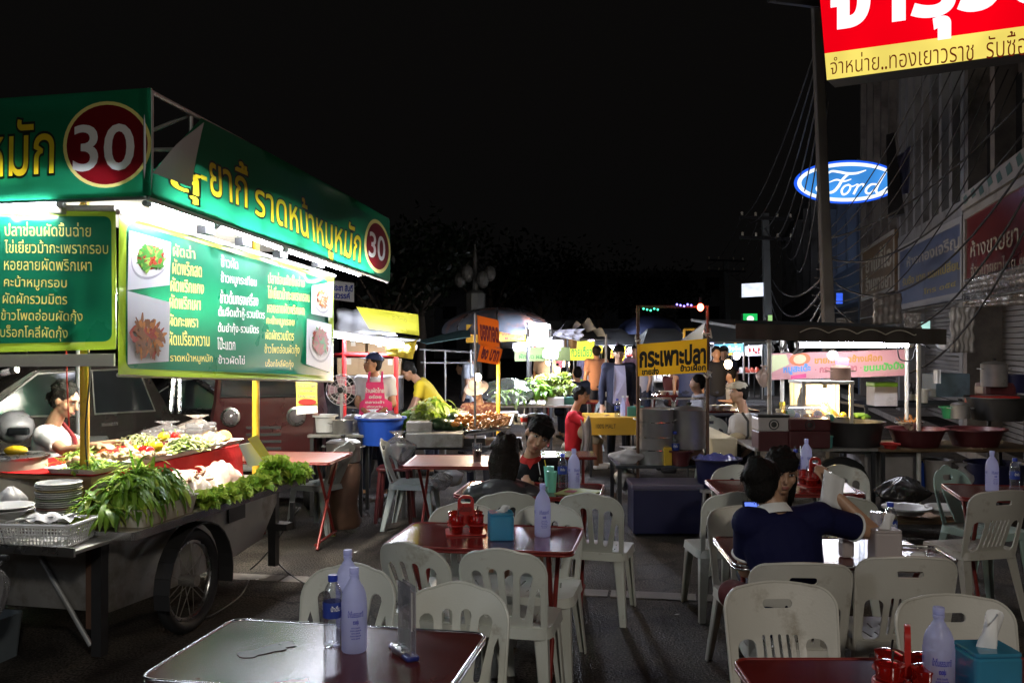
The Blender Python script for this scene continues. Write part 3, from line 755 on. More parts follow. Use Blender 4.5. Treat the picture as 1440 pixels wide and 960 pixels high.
SB, SM = 4.395, 4.52         # along-street planes of the front banner and the front menu
stall = thing('food_stall', 'big green food stall with Thai menu boards and 30 discs on its banners', 'stall', ST(5.4, -3.6))
def part(mb, name, mt, **k): return mb.build(name, mt, stall, world=True, **k)
def wavy(q, n_u, n_v, amp, mb, seed=0):
    n = qn(q); r = random.Random(seed); a, b_, c_ = r.random()*6, r.random()*6, r.random()*6
    mb.grid(lambda u, v: bil(q, u, v) + n*amp*(math.sin(u*11+a+v*3)*.5 + math.sin(v*7+b_+u*4)*.5 - .9), n_u, n_v); return mb
# front banner
qf = [on_s(-200, 153, SB), on_s(213, 124, SB), on_s(213, 275, SB), on_s(-200, 290, SB)]
sq = lambda x0, y0, x1, y1, tl=0: [on_s(x0, y0, SB), on_s(x1, y0+tl, SB), on_s(x1, y1+tl, SB), on_s(x0, y1, SB)]
GM = [M['vinyl_green'], M['v_black'], M['v_yel'], M['v_pale'], M['v_red'], M['v_white']]
dq = sq(89, 144, 212, 266, -3)
it = [('text', '30', sq(104, 177, 187, 241, -3), .012, 5), ('disc', .46, dq, 0, 4), ('disc', .5, dq, 0, 3)]
for off, mi in ((.008, 2), (.045, 1)):
    it += [('text', 'หมัก', sq(-22, 172, 76, 250, -6), off, mi), ('text', 'ราดหน้าหมู', sq(-190, 178, -32, 262, -8), off, mi)]
part(printed_sheet(qf, it, .011, .09, 3, (6, 9)), 'front_banner', GM, smooth=180)
# side banner, its near top corner folded over
T_ = lambda px, py, d=0: on_t(px, py, TB + d)
tq4 = lambda a, b, c, d, pl=TB: [on_t(*a, pl), on_t(*b, pl), on_t(*c, pl), on_t(*d, pl)]
qs = [T_(213, 125), T_(549, 308), T_(549, 396), T_(213, 277)]
dq = tq4((511, 300), (549, 318), (549, 390), (511, 377))
it = [('text', '30', tq4((518, 325), (541, 335), (541, 368), (518, 360)), .012, 5), ('disc', .43, dq, 0, 4), ('disc', .5, dq, 0, 3)]
for off, mi in ((.008, 2), (.045, 1)):
    it += [('text', 'สุ', tq4((238, 232), (280, 248), (280, 290), (238, 276)), off, mi), ('text', '-ยากี้', tq4((280, 196), (350, 232), (350, 293), (280, 268)), off, mi), ('text', 'ราดหน้าหมูหมัก', tq4((360, 247), (507, 316), (507, 385), (360, 318)), off, mi)]
part(printed_sheet([T_(287, 166), T_(549, 308), T_(549, 396), T_(213, 277), T_(214, 240)], it, .013, .09, 5, (5, 8)), 'side_banner', GM, smooth=180)
m = MB()
f0, f1, f2 = T_(287, 172, .01), T_(214, 243, .012), T_(270, 264, .10)
for i in range(8):
    for j in range(8-i):
        P_ = lambda a, b: f0*(1-a-b) + f1*a + f2*b + V((0, -.05*math.sin((a+b)*2.6)*math.sin(a*3+.4), 0))
        m.poly([P_(i/8, j/8), P_((i+1)/8, j/8), P_(i/8, (j+1)/8)])
        if i+j < 7: m.poly([P_((i+1)/8, j/8), P_((i+1)/8, (j+1)/8), P_(i/8, (j+1)/8)])
part(m, 'folded_flap', M['vinyl_back'], smooth=180, label='grey folded-over corner of the side banner')
# canopy frame, roof sheet half-way up the banner, tubes
zr = 2.80
farS = 8.0
m = MB(); m.prism([ST(SB+.06, TB-.05, 2.66), ST(farS, TB-.05, 2.55), ST(farS, -4.75, 2.62), ST(SB+.06, -4.75, 2.72)], (0, 0, .02)); part(m, 'roof_sheet', M['fixture_dull'])
m = MB()
for a, b in ((T_(213, 125), T_(549, 308)), (T_(213, 277), T_(549, 396))): m.tube(a + V((-.03, .03, 0)), b + V((-.03, .03, 0)), .014)
for a, b in ((qf[0], qf[1]), (qf[3], qf[2])): m.tube(a + V((0, .05, 0)), b + V((-.02, .05, 0)), .014)
for u in (0, .12, .34, .6, .85, 1): m.tube(bil(qs, u, 0) + V((-.04, .02, 0)), bil(qs, u, 1) + V((-.04, .02, 0)), .012)
for u in (.35, .62, 1): m.tube(bil(qf, u, 0) + V((-.02, .05, 0)), bil(qf, u, 1) + V((-.02, .05, 0)), .012)
m.tube(bil(qs, .12, .35) + V((-.04, .02, 0)), bil(qf, .9, .55) + V((0, .05, 0)), .012)
m.tube(bil(qs, .12, 0) + V((-.04, .02, 0)), bil(qs, .12, .5) + V((-.8, .1, 0)), .012)
part(m, 'canopy_frame', M['grey_pole'])
m = MB(); m.tube(on_t(165, 298, TM), on_t(470, 388, TM), .018); m.tube(on_s(-200, 290, SM), on_s(163, 293, SM), .018); part(m, 'menu_rail', M['white_paint'])
def tube_lamp(p, q, parent, mt='tube', r=.015, cap=True):
    p, q = V(p), V(q); d = (q-p).normalized()
    m = MB(); m.tube(p, q, r, n=8); t = m.build('tube', M[mt], parent, world=True)
    for e, s_ in ((p, 1), (q, -1)): m = MB(); m.tube(e - d*.03*s_, e + d*.015*s_, r*1.15, n=8); m.build('tube_socket', M['fixture'], parent, world=True)
    m = MB(); up = V((0, 0, .032)); w = d.cross(V((0, 0, 1)))*.022
    m.prism([p+up-w, q+up-w, q+up+w, p+up+w], (0, 0, .03)); m.build('batten', M['fixture'], parent, world=True)
tl = -3.13
for k, (a, b) in enumerate((((208, 287), (300, 318)), ((306, 317), (396, 350)), ((402, 352), (505, 386)))):
    tl_ = thing('tube_lamp', ['nearest', 'middle', 'farthest'][k] + ' fluorescent tube along the side of the green stall', 'lamp', on_t(*a, tl), group='tubes of the green stall')
    tube_lamp(on_t(*a, tl), on_t(*b, tl), tl_)
for k, (a, b) in enumerate((((-170, 292), (-62, 291)), ((-50, 290), (84, 288)))):
    tl_ = thing('tube_lamp', ['outer tube lamp at the left frame edge of the green stall front', 'fluorescent tube above the front menu board of the green stall'][k], 'lamp', on_s(*a, SM-.07), group='tubes of the green stall')
    tube_lamp(on_s(*a, SM-.07), on_s(*b, SM-.07), tl_)
for k, (s0, s1) in enumerate(((4.75, 5.75), (5.95, 6.95))):
    tl_ = thing('tube_lamp', ['tube lamp over the mushrooms inside the green stall', 'tube lamp over the wrapped food inside the green stall'][k], 'lamp', ST(s0, -3.46, 2.0), group='tubes of the green stall')
    tube_lamp(ST(s0, -3.46, 2.0), ST(s1, -3.46, 2.0), tl_, 'tube_in')
# lamp clips
for (px, py) in ((298, 318), (350, 335), (402, 352), (455, 366)):
    m = MB(); m.box(on_t(px-8, py+6, -3.2), (.06, .12, .05), rz=-.2); part(m, 'lamp_clip', M['steel_dark'])
m = MB(); m.box(on_s(80, 293, SM-.04), (.08, .06, .06)); part(m, 'lamp_clip', M['offwhite'])
# menu boards ----------------------------------------------------------------
qm = [on_s(-200, 291, SM), on_s(163, 294, SM), on_s(163, 491, SM), on_s(-200, 500, SM)]
qi = [on_s(-190, 304, SM), on_s(157, 304, SM), on_s(157, 480, SM), on_s(-190, 486, SM)]
mf = lambda x0, y0, x1, y1: [on_s(x0, y0, SM), on_s(x1, y0+1.5, SM), on_s(x1, y1, SM), on_s(x0, y1-1.5, SM)]
front_lines = [('ปลาช่อนผัดขึ้นฉ่าย', 7, 312, 128, 333), ('ไข่เยี่ยวม้ากะเพรากรอบ', 6, 337, 152, 357), ('หอยลายผัดพริกเผา', 5, 362, 128, 381), ('คะน้าหมูกรอบ', 5, 387, 93, 409),
    ('ผัดผักรวมมิตร', 4, 411, 94, 428), ('ข้าวโพดอ่อนผัดกุ้ง', 2, 434, 116, 456), ('บร็อกโคลี่ผัดกุ้ง', 1, 457, 96, 480)]
MM = [M['menu_lime'], M['menu_green'], M['v_black'], vinyl('pale yellow menu print', (.82, .76, .20), .06, .35, .3, 2.2), vinyl('white menu print', (.78, .8, .78), .06, .35, .3, 2.2)]
def rq(q, r):
    w, h = (q[1]-q[0]).length, (q[3]-q[0]).length
    return [bil(q, x/w+.5, .5-y/h) for x, y in rrect(w, h, r, 5)]
it = []
for off, mi in ((.006, 3), (.03, 2)): it += [('text', s_, mf(x0, y0, x1, y1), off, mi) for s_, x0, y0, x1, y1 in front_lines]
it.append(('poly', None, rq(qi, .05), 0, 1))
part(printed_sheet(qm, it, .007, .08, 8, (6, 9)), 'menu_board', MM, smooth=180)
# side menu
qm = tq4((166, 299), (470, 389), (468, 535), (166, 528), TM)
qi = tq4((176, 312), (462, 394), (461, 528), (176, 518), TM)
slope = lambda x, y: (y-480)/(1014-x)*-1    # lines run to the street's vanishing point
def ml(x0, y0, x1, y1, k=.10): return tq4((x0, y0), (x1, y0+(x1-x0)*k+1), (x1, y1+(x1-x0)*(k*.6)), (x0, y1-1), TM)
cols = [('ink_yel_pale', [('ผัดฉ่า', 243, 341, 274, 361), ('ผัดพริกสด', 242, 363, 283, 386), ('ผัดพริกแกง', 240, 389, 286, 410), ('ผัดพริกเผา', 239, 413, 282, 434), ('ผัดกะเพรา', 238, 441, 279, 459), ('ผัดเปรี้ยวหวาน', 237, 464, 295, 486), ('ราดหน้าหมูหมัก', 239, 496, 299, 512)]),
        ('ink_white', [('ข้าวผัด', 311, 358, 335, 376), ('ข้าวหมูกระเทียม', 310, 381, 361, 402), ('ข้าวต้มทรงเครื่อง', 309, 407, 363, 427), ('ต้มจืดเต้าหู้-รวมมิตร', 307, 430, 372, 449), ('ต้มยำกุ้ง-รวมมิตร', 307, 453, 364, 471), ('โป๊ะแตก', 306, 474, 331, 492), ('ข้าวผัดไข่', 307, 499, 344, 512)]),
        ('ink_yel_pale', [('ปลาช่อนผัดขึ้นฉ่าย', 378, 381, 428, 399), ('ไข่เยี่ยวม้ากะเพรากรอบ', 377, 401, 435, 420), ('หอยลายผัดพริกเผา', 376, 424, 427, 440), ('คะน้าหมูกรอบ', 375, 443, 413, 460), ('ผัดผักรวมมิตร', 374, 463, 413, 478), ('ข้าวโพดอ่อนผัดกุ้ง', 373, 483, 421, 501), ('บร็อกโคลี่ผัดกุ้ง', 374, 505, 414, 519)])]
it = []
for first, off in ((1, .010), (0, .035)):
    for mt, lines in cols:
        it += [('text', s_, ml(x0, y0, x1, y1, max(.0, (480-y0)/(1014-x0))), off, (3 if mt == 'ink_yel_pale' else 4) if first else 2) for s_, x0, y0, x1, y1 in lines]
it.append(('poly', None, rq(qi, .06), 0, 1))
part(printed_sheet(qm, it, .008, .08, 9, (5, 9)), 'menu_board', MM, smooth=180)
# printed dish photographs
F = {'red': mat('red sauce', (.42, .05, .02), .3, var=.3, scale=30), 'green': mat('stir-fried green', (.06, .26, .03), .35, var=.5, scale=30), 'lgreen': mat('pale green vegetable', (.30, .50, .08), .4, var=.3, scale=25),
     'brown': mat('fried brown', (.30, .11, .03), .4, var=.5, scale=25), 'orange': mat('orange', (.6, .22, .03), .4, var=.3, scale=25), 'cream': mat('cream', (.65, .55, .38), .45, var=.2, scale=25), 'shade': mat('grey plate edge', (.4, .4, .42), .4)}
def dish(q, mix, plate_col, cu, cv, ru, rv, seed, tilt=-.3, full=False):
    r = random.Random(seed); n = qn(q)
    m = MB(); m.quad(*[p + n*.016 for p in q]); ph = part(m, 'dish_photo', M['photo_white'])
    if not full:
        for k, (a, b, mt) in enumerate(((1.0, 1.0, F['shade']), (.97, .95, M['white']), (.72, .66, F['red']))):
            m = MB(); m.poly([bil(q, cu + (ru*a*math.cos(t)*math.cos(tilt) - rv*b*math.sin(t)*math.sin(tilt)), cv - .03*k + (ru*a*math.cos(t)*math.sin(tilt) + rv*b*math.sin(t)*math.cos(tilt))) + n*(.0175+.001*k) for t in [i*.2094 for i in range(30)]])
            m.build('printed_plate', mt, ph, world=True)
    ms = {c: MB() for c in mix}
    for i in range(90):
        c = mix[i % len(mix)]; a = r.random()*6.28; rad = math.sqrt(r.random())*.62
        u, v = cu + ru*rad*math.cos(a), cv - .05 + rv*rad*math.sin(a)
        l, w, t = (.05 + .10*r.random()), .02 + .03*r.random(), r.random()*3.14
        pts = []
        for k in range(7): b = k*.8976; x, y = l*math.cos(b), w*math.sin(b); pts.append(bil(q, min(max(u + x*math.cos(t) - y*math.sin(t), .01), .99), min(max(v + x*math.sin(t) + y*math.cos(t), .01), .99)) + n*(.021 + i*.00004))
        ms[c].poly(pts)
    for c in ms: ms[c].build('printed_food', F[c], ph, world=True)
dish(tq4((178, 324), (237, 341), (235, 401), (176, 408), TM), ['green', 'green', 'lgreen', 'red', 'green'], 'white', .5, .47, .45, .36, 4)
dish(tq4((176, 409), (236, 425), (234, 508), (176, 512), TM), ['brown', 'red', 'brown', 'orange', 'brown'], 'white', .45, .68, .62, .42, 5, full=True)
dish(tq4((436, 402), (466, 396), (465, 447), (435, 441), TM), ['cream', 'brown', 'orange', 'cream'], 'white', .5, .5, .40, .42, 6)
dish(tq4((429, 448), (464, 456), (463, 524), (428, 512), TM), ['red', 'brown', 'green', 'red'], 'white', .52, .48, .44, .38, 8)
m = MB(); a, b = on_t(166, 527, TM-.01), on_t(468, 536, TM-.01); m.tube(a, b, .012); part(m, 'bottom_rail', M['white_paint'])
m = MB(); a, b = on_s(-150, 500, SM+.02), on_s(160, 497, SM+.02); m.prism([a, b, b - V((0, 0, .07)), a - V((0, 0, .07))], (0, .02, 0)); part(m, 'bottom_rail', M['white_paint'])
# poles
def pole(px, ytop, s, t, z0, r, mt, nm='post'):
    m = MB(); p = ST(s, t, z0); m.tube(p, ST(s, t, 2.62), r, n=12); return part(m, nm, M[mt], smooth=60)
pole(117, 490, 4.62, -3.585, .74, .026, 'yellow_paint'); pole(360, 535, 6.2, -3.365, .74, .026, 'yellow_paint'); pole(208, 530, 5.9, -4.62, .1, .028, 'grey_pole')
for k, (x, col) in enumerate(((117, 1),)):
    c0 = ST(4.62, -3.585, 0)
    m = MB(); m.path([c0 + V((.03 + .012*math.sin(z*9), -.03, z)) for z in [.75 + .07*i for i in range(27)]], .005, 5); part(m, 'wire', M['black'])
m = MB(); m.path([on_s(93, 492, 4.6), on_s(94, 530, 4.6), on_s(97, 600, 4.62)], .004, 5); part(m, 'wire', M['red_plastic'])
m = MB(); m.path([on_s(44, 488, 4.6), on_s(30, 508, 4.6), on_s(22, 520, 4.6)], .004, 5); part(m, 'wire', M['black'])
b = thing('light_bulb', 'small unlit bulb dangling under the front menu board', 'bulb', on_s(15, 522, 4.6))
m = MB(); m.capsule(on_s(20, 520, 4.6), on_s(5, 524, 4.6), .02); m.build('bulb', M['acrylic'], b, world=True)
m = MB(); m.tube(on_s(24, 519, 4.6), on_s(17, 521, 4.6), .022); m.build('socket', M['steel'], b, world=True)
# cart ------------------------------------------------------------------------
cart = thing('pushcart', 'grey sheet metal pushcart with spoked wheel under the green stall', 'cart', ST(5.2, -3.6))
def cp(mb, name, mt, **k): return mb.build(name, mt, cart, world=True, **k)
Lb = lambda s0, s1, t0, t1, z0, z1: [[ST(s0, t0, z0), ST(s1, t0, z0), ST(s1, t1, z0), ST(s0, t1, z0)], (0, 0, z1-z0)]
m = MB()
body = [(4.40, .28), (4.40, .70), (6.32, .70), (6.32, .55), (6.1, .33), (5.6, .27), (4.9, .26)]
m.prism([ST(s, -3.26, z) for s, z in body], ST(0, -.95, 0)); cp(m, 'body', M['steel_dull'])
m = MB(); m.prism(*Lb(4.24, 6.30, -3.00, -4.3, .735, .755)); cp(m, 'top_sheet', mat('greasy steel counter', (.5, .44, .36), .35, .7, var=.2, scale=6, dirt=(.3, .2, .1), dscale=5), bevel=.004)
m = MB(); m.prism(*Lb(4.24, 6.30, -3.004, -2.99, .715, .758)); m.prism(*Lb(4.225, 4.24, -3.0, -3.45, .715, .758)); cp(m, 'edge_rail', M['alu'])
m = MB(); m.prism(*Lb(3.95, 4.235, -3.12, -4.6, .70, .72)); cp(m, 'front_shelf', M['steel_dull'], bevel=.003)
m = MB(); m.prism(*Lb(3.94, 3.955, -3.12, -4.6, .69, .735)); cp(m, 'edge_rail', M['steel'])
for s, t in ((4.36, -3.29), (4.36, -4.2), (6.33, -3.29), (6.33, -4.2)):
    m = MB(); m.box(ST(s, t, .40 if s < 5 else .42), (.06, .06, .68), rz=-TH); cp(m, 'leg', M['steel_dark'])
m = MB(); m.box(ST(6.36, -3.25, .37), (.16, .12, .05), rz=-TH); m.box(ST(6.42, -3.18, .44), (.03, .03, .2), rz=-TH); cp(m, 'hitch', M['steel_dark'])
for a, b in (((4.38, -3.75, .66), (4.38, -3.36, .1)),):
    m = MB(); m.tube(ST(*a), ST(*b), .014); cp(m, 'brace', M['grey_pole'])
m = MB(); m.box(ST(4.37, -3.34, .55), (.05, .05, .7), rz=-TH); cp(m, 'corner_post', M['rust'])
m = MB(); m.prism([ST(5.62, -3.255, .53), ST(5.84, -3.255, .53), ST(5.84, -3.255, .66), ST(5.62, -3.255, .66)], ST(0, .006, 0)); cp(m, 'access_panel', M['steel_dark'])
# wheel
wc = ST(5.0, -3.16, .31)
W = Matrix.Translation(wc) @ Matrix.Rotation(-TH, 4, 'Z') @ Matrix.Rotation(R(90), 4, 'Y')
wh = MB(); wh.M = W; wh.path([(.275*math.cos(i*.1745), .275*math.sin(i*.1745), 0) for i in range(36)], .038, 8, closed=True)
wheel = cp(wh, 'wheel', M['black'], smooth=180)
def wp(mb, name, mt): return mb.build(name, mt, wheel, smooth=60, world=True)
m = MB(); m.M = W; m.path([(.232*math.cos(i*.1745), .232*math.sin(i*.1745), 0) for i in range(36)], .014, 6, closed=True); wp(m, 'rim', M['steel'])
m = MB(); m.M = W; m.tube((0, 0, -.05), (0, 0, .06), .035)
for i in range(18):
    a = i*.349; m.tube((.03*math.cos(a), .03*math.sin(a), .03*(-1)**i), (.23*math.cos(a+.25*(-1)**i), .23*math.sin(a+.25*(-1)**i), 0), .003, n=4)
wp(m, 'hub', M['steel_dull'])
m = MB()
for i in range(15):
    a = -.25 + i*3.64/14
    p = wc + ST(.345*math.cos(a), 0, 0) + V((0, 0, .345*math.sin(a)))
    if i: m.prism([p0, p, p + ST(0, .1, 0), p0 + ST(0, .1, 0)], ((p0+p)/2 - wc).normalized()*.008)
    p0 = p
cp(m, 'mudguard', M['steel_dark'])
# ================================================================== dining tables and plastic chairs
def arch(w, h0, h1, rc, n=8, bulge=.015):
    """outline of a chair back: sides from h0, rounded top corners"""
    pts = [(-w*.93, h0), (w*.93, h0), (w, h1-rc)]
    for i in range(1, n+1): a = R(90*i/n); pts.append((w-rc + rc*math.cos(a), h1-rc + rc*math.sin(a)))
    for i in range(1, 6): f = i/6; x = (w-rc)*(1-2*f); pts.append((x, h1 + bulge*math.sin(math.pi*f)))
    for i in range(n+1): a = R(90+90*i/n); pts.append((-w+rc + rc*math.cos(a), h1-rc + rc*math.sin(a)))
    return pts
def slot(x0, y0, w0, x1, y1, w1, n=5):
    """tapered slot with round ends from (x0,y0) up to (x1,y1)"""
    pts = []
    for i in range(n+1): a = R(180+180*i/n); pts.append((x0 + w0*math.cos(a), y0 + w0*math.sin(a)))
    for i in range(n+1): a = R(180*i/n); pts.append((x1 + w1*math.cos(a), y1 + w1*math.sin(a)))
    return pts
def make_chair(kind, matl, label, group):
    t = thing('plastic_chair', label, 'chair', (0, 0, 0), 0, group)
    if kind == 'fan':
        out = arch(.205, .40, .80, .11, 8, .02)
        holes = [slot(s*.027, .50, .011, s*.037, .705, .021) for s in (-1, 1)] + [slot(s*.085, .49, .013, s*.115, .685, .027) for s in (-1, 1)]
        holes += [[(s*.125, .44), (s*.165, .44), (s*.172, .60), (s*.165, .635), (s*.15, .60)][::s] for s in (-1, 1)]
    elif kind == 'handle':
        out = arch(.215, .40, .82, .075, 8, .012)
        holes = [[(x, y) for x, y in [(p[0], p[1]+.755) for p in rrect(.115, .032, .015, 4)]]]
        holes += [[(p[0]*1 + s*.132, p[1] + .535) for p in rrect(.075, .20, .03, 4)] for s in (-1, 1)]
        holes += [slot(x, .47, .006, x, .64, .006) for x in (-.062, -.031, 0, .031, .062)]
    else:
        out = arch(.19, .40, .80, .13, 8, .03)
        holes = [[(p[0]*(1-.25*abs(p[0])), p[1]+.745) for p in rrect(.10, .04, .019, 4)]]
        holes += [[(s*.05, .44), (s*.14, .44), (s*.155, .60), (s*.13, .66), (s*.095, .675), (s*.075, .64), (s*.062, .55)][::s] for s in (-1, 1)]
    def back(x, h):
        f = (h-.43); return V((x, -.185 - f*.24 - .045*(1-(x/.2)**2)*min(1, max(0, f*5)), h))
    m = MB(); plate(m, out, holes, back, .009, .035)
    m.path([back(x*.985, h) for x, h in out[1:]] + [back(out[0][0]*.985, out[0][1])], .0068, 6)
    m.build('backrest', matl, t, smooth=50)
    so = [(x, y) for x, y in rrect(.42, .41, .07, 5)]
    sh = [slot(x*.05, -.11 + .0, .006, x*.056, -.02, .006) for x in (-2, -1, 0, 1, 2)] + [slot(x*.05 + .0, .05, .005, x*.053, .10, .005) for x in (-2, -1, 0, 1, 2)]
    def seat(x, y): return V((x, y, .43 - .018*(1-(x/.21)**2)*(1-(y/.21)**2) + .01*(y > .12)*((y-.12)/.08)*-1))
    m = MB(); plate(m, so, sh, seat, .008, .04)
    ring = [seat(x, y) for x, y in so]; a = m.vs(ring); b = m.vs([p*1 + V((p.x*.03, p.y*.03, -.045)) for p in ring]); n = len(ring)
    for i in range(n): m.f([a[i], a[(i+1) % n], b[(i+1) % n], b[i]])
    m.build('seat', matl, t, smooth=50)
    for sx in (-1, 1):
        for sy in (-1, 1):
            m = MB(); tx, ty = sx*.185, sy*.175; bx, by = sx*(.215 if sy < 0 else .205), (.225 if sy > 0 else -.265)
            prof = [(0, .062), (.3, .052), (1, .034)]; rings = []
            for f, w in prof:
                c = V((tx + (bx-tx)*f, ty + (by-ty)*f, .425*(1-f)))
                rings.append(m.vs([c + V((sx*.008, sy*.008, 0)), c + V((sx*.008 - sx*w, sy*.008, 0)), c + V((sx*.002 - sx*w, sy*.0, 0)), c + V((-sx*.002, -sy*.004, 0)), c + V((0, sy*.002 - sy*w, 0)), c + V((sx*.008, sy*.008 - sy*w, 0))]))
            m.skin(rings); m.build('leg', matl, t)
    return t
GA, GB, GC = 'fan-backed white plastic chairs', 'handle-backed old plastic chairs', 'grey plastic chairs'
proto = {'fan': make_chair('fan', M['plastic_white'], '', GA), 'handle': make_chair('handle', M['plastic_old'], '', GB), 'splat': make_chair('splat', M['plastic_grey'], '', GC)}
mint = make_chair('splat', M['plastic_mint'], '', 'pale green plastic chair')
used = set()
def chair(kind, px, Y, head, label, src=None):
    """px, Y: where the middle of the back's top edge stands; head: degrees the chair faces, 0 = away along +Y"""
    p = src or proto[kind]; a = R(head)
    x = (px-CX)/FPX*Y; d = -.31                      # top of the back sits behind the seat centre
    loc = V((x - d*math.sin(-a), Y - d*math.cos(a), 0))
    if id(p) in used: c = dup(p, loc, a, label)
    else: c = p; used.add(id(p)); c.location = loc; c.rotation_euler = (0, 0, a); c['label'] = label
    return c
chair('fan', 497, 3.86, 168, 'white chair at the far left corner of the stained brown table, behind the bottles')
chair('fan', 643, 3.56, 176, 'white chair tucked against the stained brown table, beside the menu stand')
chair('fan', 572, 4.29, -32, 'white chair turned away at the left near corner of the glossy red table')
chair('fan', 703, 4.16, -12, 'white chair at the near side of the red table, directly below the blue tissue box')
chair('fan', 772, 5.30, 168, 'white chair at the far right corner of the red table, behind the milky bottle')
chair('fan', 650, 5.34, 190, 'white chair half hidden behind the red condiment caddy')
chair('fan', 713, 5.72, 6, 'white chair of the woman in the leather jacket')
chair('fan', 828, 5.68, -16, 'empty white chair right of the woman in leather jacket')
chair('handle', 1092, 3.52, 182, 'curved white chair nearest the camera, in front of the man in blue')
chair('handle', 1130, 3.84, -4, 'white chair the man in the dark blue polo sits on')
chair('handle', 1280, 3.95, -4, 'old white chair right of the man in blue, at the near side of his table')
chair('handle', 1334, 3.34, 180, 'white chair behind the blue tissue box at the front right table')
chair('handle', 1044, 5.15, 184, 'white chair the girl with the phone sits on')
chair('fan', 1036, 5.72, 4, 'white chair left of the girl, at the near side of the table behind her')
chair('fan', 1190, 5.55, -6, 'white chair behind the raised hand, at the table with the small red caddy')
chair('fan', 1036, 6.95, 178, 'white chair at the far left of the table behind the girl')
chair('fan', 1180, 6.95, 182, 'white chair at the far right of the table with the small red caddy')
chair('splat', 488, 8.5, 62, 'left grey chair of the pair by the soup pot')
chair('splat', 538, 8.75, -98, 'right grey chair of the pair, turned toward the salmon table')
chair('splat', 1331, 6.85, 204, 'pale green chair left of the table at the right edge', src=mint)
chair('handle', 1412, 5.70, 14, 'old white chair at the near side of the table at the right edge')
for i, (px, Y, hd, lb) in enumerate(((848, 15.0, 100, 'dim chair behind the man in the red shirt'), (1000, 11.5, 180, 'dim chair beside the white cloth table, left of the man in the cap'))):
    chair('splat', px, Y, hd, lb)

def table(x, y, rz, w, d, top, label, leg='leg_red', rim='alu', h=.75, r=.05, name='folding_table'):
    t = thing(name, label, 'table', (x, y, 0), R(rz))
    m = MB(); m.prism([(px_, py_, h-.022) for px_, py_ in rrect(w, d, r)], (0, 0, .02)); m.build('tabletop', M[top], t, bevel=.004)
    pts = [(px_, py_, h-.004) for px_, py_ in rrect(w+.004, d+.004, r)]
    m = MB(); m.path(pts, .0065, 6, closed=True); m.path([(a, b_, h-.02) for a, b_, _ in pts], .006, 6, closed=True); m.build('edge_trim', M[rim], t, smooth=180)
    for sx in (-1, 1):
        for sg in (-1, 1):
            m = MB(); m.tube((sx*(w/2-.12), sg*(d/2-.07), h-.03), (sx*(w/2-.12 - (.0 if sg > 0 else .03)), -sg*(d/2-.05), .012), .0125); m.build('leg', M[leg], t, smooth=60)
        m = MB(); m.tube((sx*(w/2-.135), -(d/2-.06), .05), (sx*(w/2-.135), (d/2-.06), .05), .011); m.build('crossbar', M[leg], t, smooth=60)
    return t
T1 = table(-.60, 2.965, -10.5, .93, .60, 'table_brown', 'stained brown table in the front left corner with two milky bottles', rim='alu')
T2 = table(-.125, 4.76, -9.8, .93, .60, 'table_red', 'glossy red table with the blue tissue box and red caddy on it', rim='leg_red')
T3 = table(1.19, 2.62, 0, .98, .60, 'table_red', 'dark red table cut off by the bottom right edge', rim='leg_red')
T4 = table(1.49, 4.42, -3, .95, .60, 'table_brown', 'brown table with napkin holder in front of the man in blue', rim='alu')
T5 = table(1.86, 6.38, -2, .95, .60, 'table_red', 'dark red table behind the girl with a small red caddy on it', rim='leg_red')
T6 = table(3.42, 6.12, -13, .95, .60, 'table_red', 'dark red table at the right edge holding two bottles', rim='leg_red')
T7 = table(.13, 6.27, -9, .95, .60, 'table_red', 'dark red table of the couple with mint cups and a pale menu', rim='leg_red')
T8 = table(-.40, 7.78, -3, .92, .75, 'table_salmon', 'worn salmon table with a soda glass in front of the snack vendor', leg='leg_red', rim='leg_red', r=.02)
T9 = table(-1.95, 8.05, -6, .95, .70, 'table_salmon', 'worn salmon table beside the lettuce end of the green stall', leg='leg_red', rim='leg_red', r=.02)

# ------------------------------------------------------------------ bottles and table things
def wrap_text(mb, s, r, z0, z1, a0, a1, off=0.0):
    pts, tri, b = glyphs(s, off)
    def f(x, y):
        u = (x-b[0])/(b[2]-b[0]); v = (y-b[1])/(b[3]-b[1]); a = a0 + (a1-a0)*u; return V((r*math.cos(a), r*math.sin(a), z0 + (z1-z0)*v))
    mb.tris([f(*p) for p in pts], tri)
def milky():
    t = thing('water_bottle', '', 'bottle', group='milky white water bottles')
    pr = [(.0, .002), (.037, .0), (.041, .006), (.0415, .155)]
    z = .159
    for q_ in (.0412, .0405, .0392, .0370, .0335, .0285, .0220): pr += [(q_, z), (q_-.0016, z+.0055)]; z += .0095
    pr += [(.0165, .227), (.0135, .232), (.0135, .24), (.0155, .241), (.0155, .247), (.0135, .248), (.013, .256), (.0, .256)]
    m = MB(); m.lathe(pr, n=28, cap=False); m.build('body', M['milky'], t, smooth=50)
    m = MB(); m.lathe([(.0, .251), (.0155, .251), (.0155, .267), (.014, .269), (.0, .269)], n=18, cap=False); m.build('cap', M['milky'], t, smooth=40)
    m = MB()
    for a in (R(-90), R(20), R(160)):
        wrap_text(m, 'น้ำดื่มธรรมชาติ', .0422, .118, .14, a-.62, a+.62, .015)
        for k in range(5): wrap_text(m, 'สะอาด ปลอดภัย', .0422, .048 + k*.0085, .054 + k*.0085, a-.34 - .08*(k % 2), a+.34 + .08*(k % 2), .02)
        wrap_text(m, 'ขวดขุ่น', .0422, .092, .112, a-.22, a+.22, .045)
    m.build('printing', M['blue_print'], t)
    return t
